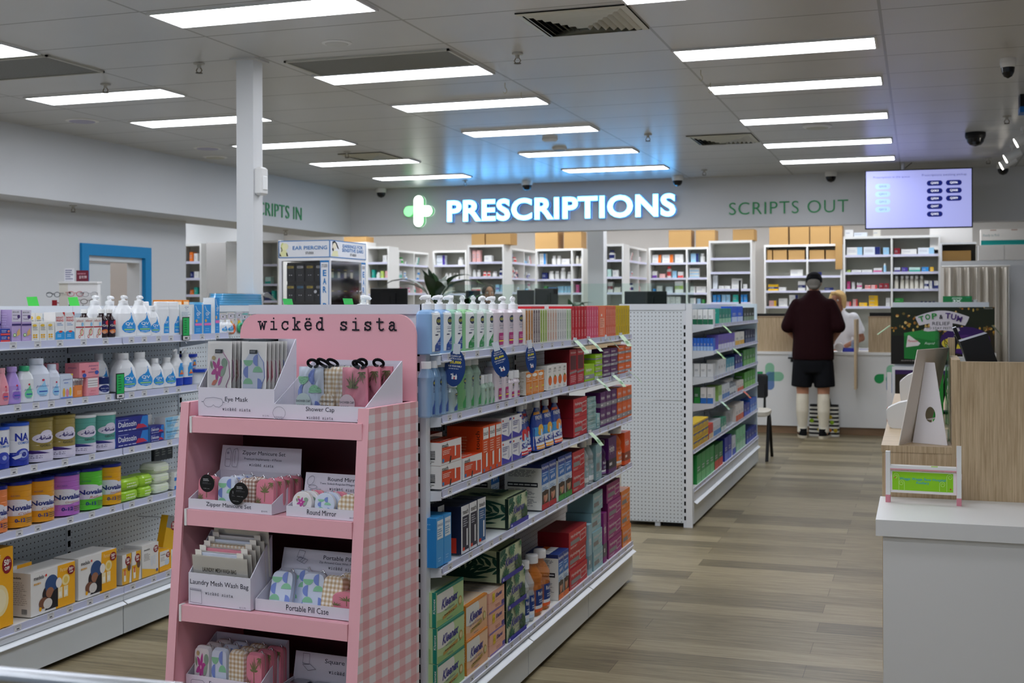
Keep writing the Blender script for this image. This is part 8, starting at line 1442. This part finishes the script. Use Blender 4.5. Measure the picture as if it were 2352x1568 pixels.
# ================================================================== dispensary counter
o = thing('dispensary_counter', 'long white dispensary counter with wood-look screens and leaf logos', 'counter', (-1.8, 14.5, 0))
b = MB(); b.box(-4.6, 2.6, .0, .03, .09, .93, 'shop white'); b.box(-4.6, 2.6, .03, .6, .09, .93, 'shop white'); b.build('front_panel', o)
b = MB(); b.box(-4.62, 2.62, -.02, .65, .93, .96, 'f0f0ee'); b.build('worktop', o)
b = MB(); b.box(-4.6, 2.6, .03, .5, 0, .09, 'kick wood'); b.build('kickboard', o)
for x0, x1 in ((-4.6, .78), (1.25, 2.6)):
    b = MB(); b.box(x0, x1, .04, .07, .96, 1.365, 'laminate'); b.box(x0, x1, .03, .08, 1.365, 1.375, 'b9a184'); b.build('wood_screen', o)
b = MB(); b.box(-.0125, .0125, -.32, -.022, .55, 1.34, 'laminate'); b.box(-.0125, .0125, -.022, .3, .962, 1.34, 'laminate'); b.build('dividing_panel', None, loc=(-.68, 14.5, 0), label='narrow upright wood panel dividing the dispensary counter beside the pharmacist', cat='panel')
def logo(cx, cz, s):
    b = MB(); pj = lambda x, z, L: (cx + x * s, -.001 - L, cz + z * s)
    A = [('p', stad(0, 0, .33, 1.0), '8fc7a4'), ('p', [(x, z) for x, z in stad(.32, -.0, .7, .34)], '8fc7a4'), ('p', [(x, z) for x, z in stad(0, -.33, .33, .67)], '6a86b8'), ('p', [(-.33, .0)] + [(-.33 + .66 * t, .34 - .34 * (1 - t) ** 2) for t in [k / 8 for k in range(9)]] + [(.33, -.34), (-.33, -.34)], '4f7f94'), ('p', [(-.5, .34)] + [(-.83 + .34 * math.cos(a), .34 * math.sin(a)) for a in [PI / 2 + j * PI * 1.5 / 14 for j in range(15)]] + [(-.5, 0)], '1f9a54')]
    b.art(A, pj, 1, 1, .0004, .0003, False); b.build('leaf_logo', o)
p = onY(1768, 864, 14.5); logo(p.x + 1.8, p.z, .16); p = onY(2047, 870, 14.5); logo(p.x + 1.8, p.z, .16)
b = MB(); b.box(-3.6, -.2, .0, .008, .0, .82, 'glass'); b.build('sneeze_guard', None, loc=(-2.4, 14.7, .9605), label='clear glass sneeze guard standing on the dispensary counter by the pillar', cat='glass screen')
b = MB(); b.box(-.03, .03, 0, .02, 0, .34, 'black'); 
def onc(u, y=14.75): return onY(u, 700, y).x
def monitor(u0, u1, vt, y, lab):
    x0, x1 = onc(u0, y), onc(u1, y); zt = onY(u0, vt, y).z; o = thing('computer_monitor', lab, 'monitor', ((x0 + x1) / 2, y, .9605)); W = (x1 - x0) / 2; H = zt - .96
    b = MB(); b.cbox(-W, W, 0, .035, H - .33, H, '131416', .006); b.box(-W * .4, W * .4, -.018, .0, H - .26, H - .06, '1a1b1e'); b.build('casing', o); b = MB(); b.box(-W + .01, W - .01, .035, .037, H - .32, H - .01, '22303c'); b.build('screen', o)
    b = MB(); b.box(-.03, .03, -.03, .0, .015, H - .1, '1a1b1e'); b.box(-.12, .12, -.1, .1, 0, .015, '1a1b1e'); b.build('stand', o)
monitor(850, 935, 662, 15.0, 'black monitor back beside the earring cabinet'); monitor(1069, 1102, 667, 14.98, 'black monitor before the grey-haired staff member'); monitor(1187, 1226, 666, 15.0, 'black monitor of the near pair by the far pillar, lighter one'); monitor(1228, 1281, 662, 15.08, 'black monitor of the pair touching the pillar side'); monitor(1434, 1531, 669, 15.0, 'wide black monitor back right of the far pillar')
o = thing('counter_post', 'thin black upright post on the counter before the empty-shelf unit', 'post', (onc(1694), 14.95, .9605)); b = MB(); b.tube([(0, 0, 0), (0, 0, .85)], .014, 'black', 8); b.build('pole', o); b = MB(); b.lathe([(.07, 0), (.07, .012)], 'black', 16); b.build('foot', o)
o = thing('dark_screen_back', 'low black screen back above the wood counter beside the customer', 'monitor', (onc(1785, 14.72), 14.74, .9605)); b = MB(); b.box(-.25, .33, 0, .03, .12, .445, 'black'); b.box(-.05, .05, -.02, .05, 0, .13, 'black'); b.build('casing', o)
o = thing('dark_screen_back', 'low black screen back above the wood counter under the tall unit', 'monitor', (onc(2024, 14.8), 14.74, .9605)); b = MB(); b.box(-.13, .2, 0, .03, .12, .455, 'black'); b.box(-.05, .05, -.02, .05, 0, .13, 'black'); b.build('casing', o)
def tissuebox_blue():
    p = onY(1951, 808, 14.58); carton(.15, .045, .1, '2a35a8', [('r', .05, .2, .6, .8, '3a48c0')]).inst('tissue_box', 'blue tissue box on the counter before the pharmacist', 'tissue box', (p.x, 14.56, .9605))
tissuebox_blue()
p = onY(1960, 808, 14.7); mbot(.055, .17, 'C9ac4e8').inst('sanitiser_bottle', 'clear blue pump bottle on the counter beside the pharmacist arm', 'bottle', (p.x, 14.68, .9605))
p = onY(1932, 808, 14.6); b = MB(); b.T = Matrix.Rotation(PI / 2, 4, 'X'); b.lathe([(.04, -.12), (.05, -.1), (.05, 0), (.04, .0)], 'shop white', 18); b.T = Matrix.Identity(4); b.build('paper_roll', None, loc=(p.x - .02, 14.56, 1.0115), label='white rounded paper item on the counter between customer and pharmacist', cat='paper roll')
o = thing('card_terminal', 'small dark card terminal on the counter edge left of the customer', 'card reader', (onY(1819, 826, 14.4).x, 14.42, .9)); b = MB(); b.box(-.045, .05, -.03, .06, -.02, .0, '25272a'); b.box(-.04, .02, -.02, .05, .0, .03, 'c8ccd0'); b.build('body', o); b = MB(); b.box(-.02, .02, .03, .0595, -.06, -.02, '25272a'); b.build('bracket', o)
# striped shopping bag on the floor
p = onY(1893, 1000, 14.36); o = thing('shopping_bag', 'black and white striped shopping bag with lime fruit dots between the customer legs', 'bag', (p.x, 14.36, 0))
b = MB(); secs = [(0, 0, 0, .17, .075), (.02, 0, 0, .178, .08), (.3, 0, 0, .17, .07), (.36, 0, 0, .16, .05)]; ks = []
S2 = [(z, 0, 0, .172 - .03 * z, .08 - .06 * z) for z in [k * .0225 for k in range(17)]]
b.loft(S2, '17171a', 24, 4., ['17171a' if k % 2 else 'e4e2d8' for k in range(16)], (1, 0))
b.art([('e', x, z, .07, .065, c) for x, z, c in ((.1, .5, '8fb81f'), (.35, .62, 'c8b020'), (.36, .22, 'c8b020'), (.4, .05, 'c0302c'), (.72, .62, 'b8a020'), (.78, .45, '8fb81f'), (.7, .2, 'c0701f'), (.9, .2, 'b8a020'))], lambda x, z, L: (x - .165, -.085 + .05 * z - L, z), .33, .36); b.build('bag_body', o)
for y in (-.055, .055): b = MB(); b.tube([(-.07, y, .35), (-.06, y, .42), (.06, y, .42), (.07, y, .35)], .009, 'K17171a', 6); b.build('bag_handle', o)
# ================================================================== plants
def plant(lab, x, y, z, n, ln, wd, seed, up=1., spread=.5, ph=.16):
    r = random.Random(seed); o = thing('potted_plant', lab, 'plant', (x, y, z)); b = MB(); b.lathe([(.07, 0), (.085, ph - .02), (.09, ph), (.08, ph), (.075, ph - .03)], '3a3a3c', 20); b.build('pot', o); b = MB()
    for i in range(n):
        a = 2 * PI * i / n + r.uniform(-.3, .3); L = ln * r.uniform(.7, 1.1); w_ = wd * r.uniform(.8, 1.1); tilt = r.uniform(.15, 1) * spread; k = 'leaf' if r.random() < .7 else 'leaf light'; P = []; m = 9
        for j in range(m + 1):
            t = j / m; th = tilt * (.4 + 1.8 * t * t); rr = L * t; d = math.sin(th) * rr; zz = ph - .02 + math.cos(min(th, 2.2)) * rr * up; hw_ = 0 if j == m else w_ * (.12 if t < .35 else math.sin(PI * (t - .3) / .7) * 1.0 + .1)
            ca, sa = math.cos(a), math.sin(a); fold = .25 * hw_
            P += [(ca * d - sa * hw_, sa * d + ca * hw_, zz + fold), (ca * d, sa * d, zz), (ca * d + sa * hw_, sa * d - ca * hw_, zz + fold)]
        F = []
        for j in range(m): F += [(3 * j, 3 * j + 1, 3 * j + 4, 3 * j + 3), (3 * j + 1, 3 * j + 2, 3 * j + 5, 3 * j + 4)]
        b.add(P, F, k, True)
    b.build('leaves', o)
plant('tall broad-leaved plant beside the earring cabinet', onc(983, 14.6), 14.85, .9605, 13, .84, .072, 5, 1., .5, .40)
plant('bushy low dark green plant right of the tall one', onc(1058, 14.6), 14.8, .9605, 46, .44, .05, 8, 1., 1., .36)
plant('small arching plant before the far pillar', onc(1312, 14.95), 15.0, .9605, 11, .42, .04, 11, 1., .7, .34)
# ================================================================== people
def remesh(o, vs=.011, sm=6):
    m = o.modifiers.new('fuse', 'REMESH'); m.mode = 'VOXEL'; m.voxel_size = vs; m.use_smooth_shade = True
    m = o.modifiers.new('soften', 'SMOOTH'); m.factor = .5; m.iterations = sm; return o
def limb(b, pts, rs, key): b.tube(pts, rs, key, 14); b.ball(pts[0], rs[0], key, 14); b.ball(pts[-1], rs[-1], key, 14)
def hand(b, c, fwd, side, up, key, s):
    """palm, four curled fingers of unequal length and a thumb from the side of the palm"""
    c, fwd, side, up = map(Vector, (c, fwd, side, up)); b.tube([c, c + fwd * .045, c + fwd * .085], [.024, .036, .036], key, 12); b.ball(c + fwd * .085, .034, key, 12)
    for i, L in enumerate((.066, .076, .07, .054)):
        q = c + fwd * .09 + side * (.03 - .02 * i); b.tube([q, q + fwd * L * .45 - up * .004, q + fwd * L * .8 - up * .016, q + fwd * L * .92 - up * .034], [.0095, .0092, .0085, .007], key, 8)
    q = c + fwd * .03 + side * .034; b.tube([q, q + side * .022 + fwd * .02, q + side * .03 + fwd * .05 - up * .01], [.013, .0115, .009], key, 8)
def head(b, hx, hy, hz, key, s=1.):
    """skull, jaw, nose, ears and neck, facing -y"""
    b.ball((hx, hy, hz + .025 * s), .092 * s, key, 20, (.82, 1.02, 1.02)); b.ball((hx, hy - .018 * s, hz - .035 * s), .072 * s, key, 18, (.82, .95, 1.1)); b.ball((hx, hy - .045 * s, hz - .085 * s), .035 * s, key, 12, (1, .9, .7))
    b.tube([(hx, hy - .088 * s, hz + .02 * s), (hx, hy - .103 * s, hz - .01 * s), (hx, hy - .112 * s, hz - .025 * s)], [.009, .011, .015], key, 8)
    for sx in (-1, 1): b.ball((hx + sx * .078 * s, hy + .008, hz), .03 * s, key, 10, (.3, .7, 1.1))
    b.tube([(hx, hy + .02, hz - .05), (hx, hy + .035, hz - .17)], [.052 * s, .06 * s], key, 14)
def face(o, hx, hy, hz, brow, lips, s=1.):
    b = MB()
    for sx in (-1, 1): b.ball((hx + sx * .031 * s, hy - .083 * s, hz + .012), .012, 'e8e4dc', 10); b.ball((hx + sx * .031 * s, hy - .092 * s, hz + .012), .0065, '1c1a18', 8); b.tube([(hx + sx * .015, hy - .09 * s, hz + .033), (hx + sx * .033, hy - .09 * s, hz + .038), (hx + sx * .05, hy - .08 * s, hz + .032)], .004, brow, 6)
    b.tube([(hx - .024, hy - .082 * s, hz - .062), (hx, hy - .092 * s, hz - .06), (hx + .024, hy - .082 * s, hz - .062)], [.004, .007, .004], lips, 8); b.build('facial_features', o)
# --- the customer, seen from behind (local -y is where he faces)
p = onY(1869, 1000, 14.2); o = thing('person', 'customer in dark red polo, black shorts, white knee socks and black cap at the counter', 'person', (p.x, 14.13, 0), PI)
lean = lambda z: -.16 * max(0, z - .95) ** 1.2 / .9
b = MB()
for sx in (-1, 1):
    limb(b, [(sx * .115, 0, .50), (sx * .12, .0, .88)], [.068, .09], 'skin'); limb(b, [(sx * .118, .012, .09), (sx * .118, .02, .33), (sx * .115, 0, .5)], [.042, .058, .06], 'skin'); b.tube([(sx * .118, .03, .055), (sx * .13, -.1, .04), (sx * .135, -.17, .035)], [.045, .042, .03], 'skin', 12)
    e = (sx * .30, lean(1.24) + .03, 1.25); h = (sx * .2, -.30, 1.10)
    limb(b, [(sx * .2, lean(1.5), 1.52), e], [.055, .045], 'skin'); limb(b, [e, h], [.043, .03], 'skin'); f = (Vector(h) - Vector(e)).normalized(); hand(b, h, f, Vector((-sx, -.2, 0)).normalized(), Vector((0, 0, 1)), 'skin', sx)
b.loft([(.86, 0, 0, .17, .115), (1.1, 0, lean(1.1), .175, .12), (1.4, 0, lean(1.4), .19, .115), (1.54, 0, lean(1.54), .16, .09), (1.62, 0, lean(1.62), .06, .06)], 'skin', 20)
hy, hz = lean(1.74) - .05, 1.755; head(b, 0, hy, hz, 'skin'); remesh(b.build('body', o), .01, 4); face(o, 0, hy, hz, '8a8a86', '8a4a40')
SH = 'K20060a'
b = MB(); b.loft([(.885, 0, .005, .232, .155), (.95, 0, 0, .235, .16), (1.1, 0, lean(1.1), .225, .16), (1.3, 0, lean(1.3), .23, .155), (1.45, 0, lean(1.45), .24, .14), (1.54, 0, lean(1.54), .215, .115), (1.6, 0, lean(1.6), .13, .095), (1.645, 0, lean(1.645) , .08, .08), (1.675, 0, lean(1.675) - .01, .076, .076)], SH, 24)
for sx in (-1, 1): limb(b, [(sx * .185, lean(1.5), 1.51), (sx * .24, lean(1.4), 1.39), (sx * .282, lean(1.24) + .02, 1.265)], [.075, .078, .08], SH)
remesh(b.build('polo_shirt', o), .012, 5)
b = MB(); b.loft([(.74, 0, 0, .2, .135), (.84, 0, 0, .225, .15), (.93, 0, 0, .222, .148)], 'K15161a', 20)
for sx in (-1, 1): b.tube([(sx * .112, 0, .85), (sx * .12, 0, .7), (sx * .128, 0, .575)], [.115, .118, .116], 'K15161a', 18)
remesh(b.build('shorts', o), .012, 4)
for sx in (-1, 1):
    b = MB(); b.tube([(sx * .118, .02, .07), (sx * .118, .014, .12), (sx * .118, .026, .3), (sx * .117, .018, .42), (sx * .116, .01, .495)], [.056, .05, .068, .07, .066], 'Ke0d8c4', 16); b.tube([(sx * .118, .0, .065), (sx * .118, .013, .2)], [.06, .056], 'Ke6e2d6', 14); b.build('knee_sock', o)
    b = MB(); b.T = Matrix.Translation((sx * .125, -.04, 0)) @ Matrix.Rotation(sx * .22, 4, 'Z'); b.loft([(.0, 0, 0, .047, .148), (.028, 0, 0, .05, .152)], 'd8d0bc', 24, 2.6); b.loft([(.028, 0, 0, .048, .148), (.06, 0, .012, .046, .13), (.085, 0, .06, .042, .075), (.105, 0, .07, .041, .058)], 'K141416', 24, 2.4); b.build('shoe', o)
b = MB(); b.ball((0, hy + .012, hz + .01), .1, 'K77736c', 20, (.84, .98, .92)); b.tube([(0, hy + .07, hz - .06), (0, hy + .075, hz - .03)], [.05, .06], 'K77736c', 14)
q = remesh(b.build('grey_hair', o), .01, 3); q.location = (0, .014, 0)
b = MB(); n = 20; b.loft([(hz + .008, 0, hy + .006, .091, .108), (hz + .06, 0, hy + .004, .092, .108), (hz + .105, 0, hy - .002, .074, .088), (hz + .13, 0, hy - .006, .04, .05), (hz + .137, 0, hy - .006, .006, .008)], 'K0f1013', 24)
b.add([(.078 * math.sin(a), hy - .095 * math.cos(a) - (.0 if k == 0 else .07 * math.cos(a)), hz + .04 - (.018 if k else 0)) for k in (0, 1) for a in [-1.1 + 2.2 * j / 10 for j in range(11)]], [(j, j + 1, 12 + j, 11 + j) for j in range(10)], 'K0f1013'); b.art([('p', [(.2 + .03 * math.cos(a), .5 + .5 * math.sin(a)) for a in [PI * j / 8 for j in range(9)]], '2e3034')], lambda x, z, L: (.04 - x * .2, hy + .114 + L, hz + .02 + z * .03), 1, 1); b.build('cap', o)
# --- pharmacist facing the camera
p = onY(1940, 700, 15.36); o = thing('person', 'blonde pharmacist in a white tunic leaning on the counter opposite the customer', 'person', (p.x, 15.36, 0), -.3)
ln = lambda z: -.34 * max(0, z - .9) ** 1.1
b = MB()
for sx in (-1, 1):
    limb(b, [(sx * .09, .02, .09), (sx * .09, .0, .48), (sx * .09, 0, .86)], [.04, .055, .085], 'skin dark'); b.tube([(sx * .09, .03, .05), (sx * .1, -.12, .035)], [.042, .035], 'skin dark', 12)
    e = (sx * .24, ln(1.1) - .02, 1.10); h = (sx * .13, -.40, 1.0)
    limb(b, [(sx * .165, ln(1.35), 1.36), e], [.047, .04], 'skin'); limb(b, [e, h], [.038, .026], 'skin'); f = (Vector(h) - Vector(e)).normalized(); hand(b, h, f, Vector((-sx, 0, 0)), Vector((0, 0, 1)), 'skin', sx)
b.loft([(.84, 0, 0, .16, .11), (1.05, 0, ln(1.05), .14, .1), (1.25, 0, ln(1.25), .165, .11), (1.37, 0, ln(1.37), .15, .085), (1.44, 0, ln(1.44), .055, .055)], 'skin', 20)
hy, hz = ln(1.55) - .02, 1.55; head(b, 0, hy, hz, 'skin', .95); remesh(b.build('body', o), .01, 4); face(o, 0, hy, hz, '7a5a3a', 'a8504a', .95)
b = MB(); b.loft([(.82, 0, .0, .19, .13), (.95, 0, ln(.95), .18, .125), (1.08, 0, ln(1.08), .165, .12), (1.25, 0, ln(1.25), .185, .128), (1.36, 0, ln(1.36), .175, .1), (1.42, 0, ln(1.42), .085, .075), (1.445, 0, ln(1.445), .066, .068)], 'Ke9e9ec', 24)
for sx in (-1, 1): limb(b, [(sx * .16, ln(1.35), 1.35), (sx * .215, ln(1.2), 1.2)], [.068, .066], 'Ke9e9ec')
remesh(b.build('white_tunic', o), .011, 4); b = MB(); b.art([('l', 0, 0, 1, 1, 1, '4aa878')], lambda x, z, L: (.06 + x * .06, ln(1.28) - .145 - L, 1.27 + z * .02), 1, 1); b.build('name_badge', o)
b = MB(); b.loft([(.45, 0, 0, .12, .1), (.6, 0, 0, .15, .12), (.84, 0, 0, .17, .125)], 'K1c1c20', 20)
for sx in (-1, 1): b.tube([(sx * .09, .0, .8), (sx * .09, .01, .1)], [.1, .07], 'K1c1c20', 14)
remesh(b.build('trousers', o), .014, 4)
b = MB(); HK_ = 'Kc9a873'; b.ball((0, hy + .03, hz + .042), .1, HK_, 20, (.92, .98, .95))
for sx in (-1, 1): b.tube([(sx * .06, hy + .0, hz + .08), (sx * .084, hy - .01, hz), (sx * .078, hy + .01, hz - .085)], [.035, .034, .018], HK_, 12)
b.tube([(0, hy + .06, hz + .05), (0, hy + .085, hz - .07)], [.07, .05], HK_, 14); b.tube([(-.06, hy - .04, hz + .1), (0, hy - .07, hz + .098), (.055, hy - .06, hz + .075)], [.024, .022, .016], HK_, 10)
q = remesh(b.build('blonde_hair', o), .009, 3)
# --- staff member behind the monitors
p = onY(1116, 690, 15.35); o = thing('person', 'grey-haired staff member bent behind the counter monitor between the plants', 'person', (p.x, 15.35, 0), .5)
ln = lambda z: -.30 * max(0, z - .9) ** 1.1
b = MB()
for sx in (-1, 1):
    limb(b, [(sx * .1, .02, .09), (sx * .1, 0, .9)], [.045, .09], 'skin'); b.tube([(sx * .1, .03, .05), (sx * .11, -.13, .035)], [.045, .038], 'skin', 12); e = (sx * .27, ln(1.2), 1.18); h = (sx * .14, -.38, 1.06); limb(b, [(sx * .185, ln(1.47), 1.47), e], [.05, .043], 'skin'); limb(b, [e, h], [.04, .028], 'skin'); f = (Vector(h) - Vector(e)).normalized(); hand(b, h, f, Vector((-sx, 0, 0)), Vector((0, 0, 1)), 'skin', sx)
b.loft([(.88, 0, 0, .17, .115), (1.2, 0, ln(1.2), .175, .12), (1.42, 0, ln(1.42), .18, .11), (1.5, 0, ln(1.5), .15, .085), (1.56, 0, ln(1.56), .06, .06)], 'skin', 20)
hy, hz = ln(1.66) - .02, 1.665; head(b, 0, hy, hz, 'skin'); remesh(b.build('body', o), .01, 4); face(o, 0, hy, hz, '3a332c', '8a4a40')
b = MB(); b.loft([(.86, 0, 0, .2, .14), (1.2, 0, ln(1.2), .195, .135), (1.42, 0, ln(1.42), .2, .13), (1.5, 0, ln(1.5), .17, .1), (1.56, 0, ln(1.56), .08, .075)], 'K1d2026', 22)
for sx in (-1, 1): limb(b, [(sx * .18, ln(1.46), 1.46), (sx * .25, ln(1.25), 1.26)], [.075, .072], 'K1d2026')
remesh(b.build('dark_shirt', o), .012, 4)
b = MB(); b.loft([(.82, 0, 0, .18, .125), (.9, 0, 0, .19, .13)], 'K1c1c20', 20)
for sx in (-1, 1): b.tube([(sx * .1, 0, .88), (sx * .1, .01, .1)], [.105, .075], 'K1c1c20', 14)
remesh(b.build('trousers', o), .014, 4)
b = MB(); b.ball((0, hy + .016, hz + .035), .1, 'K3c3630', 20, (.92, 1.0, .95)); b.tube([(0, hy + .06, hz + .05), (0, hy + .075, hz - .06)], [.06, .05], 'K3c3630', 14); remesh(b.build('grey_hair', o), .01, 3)
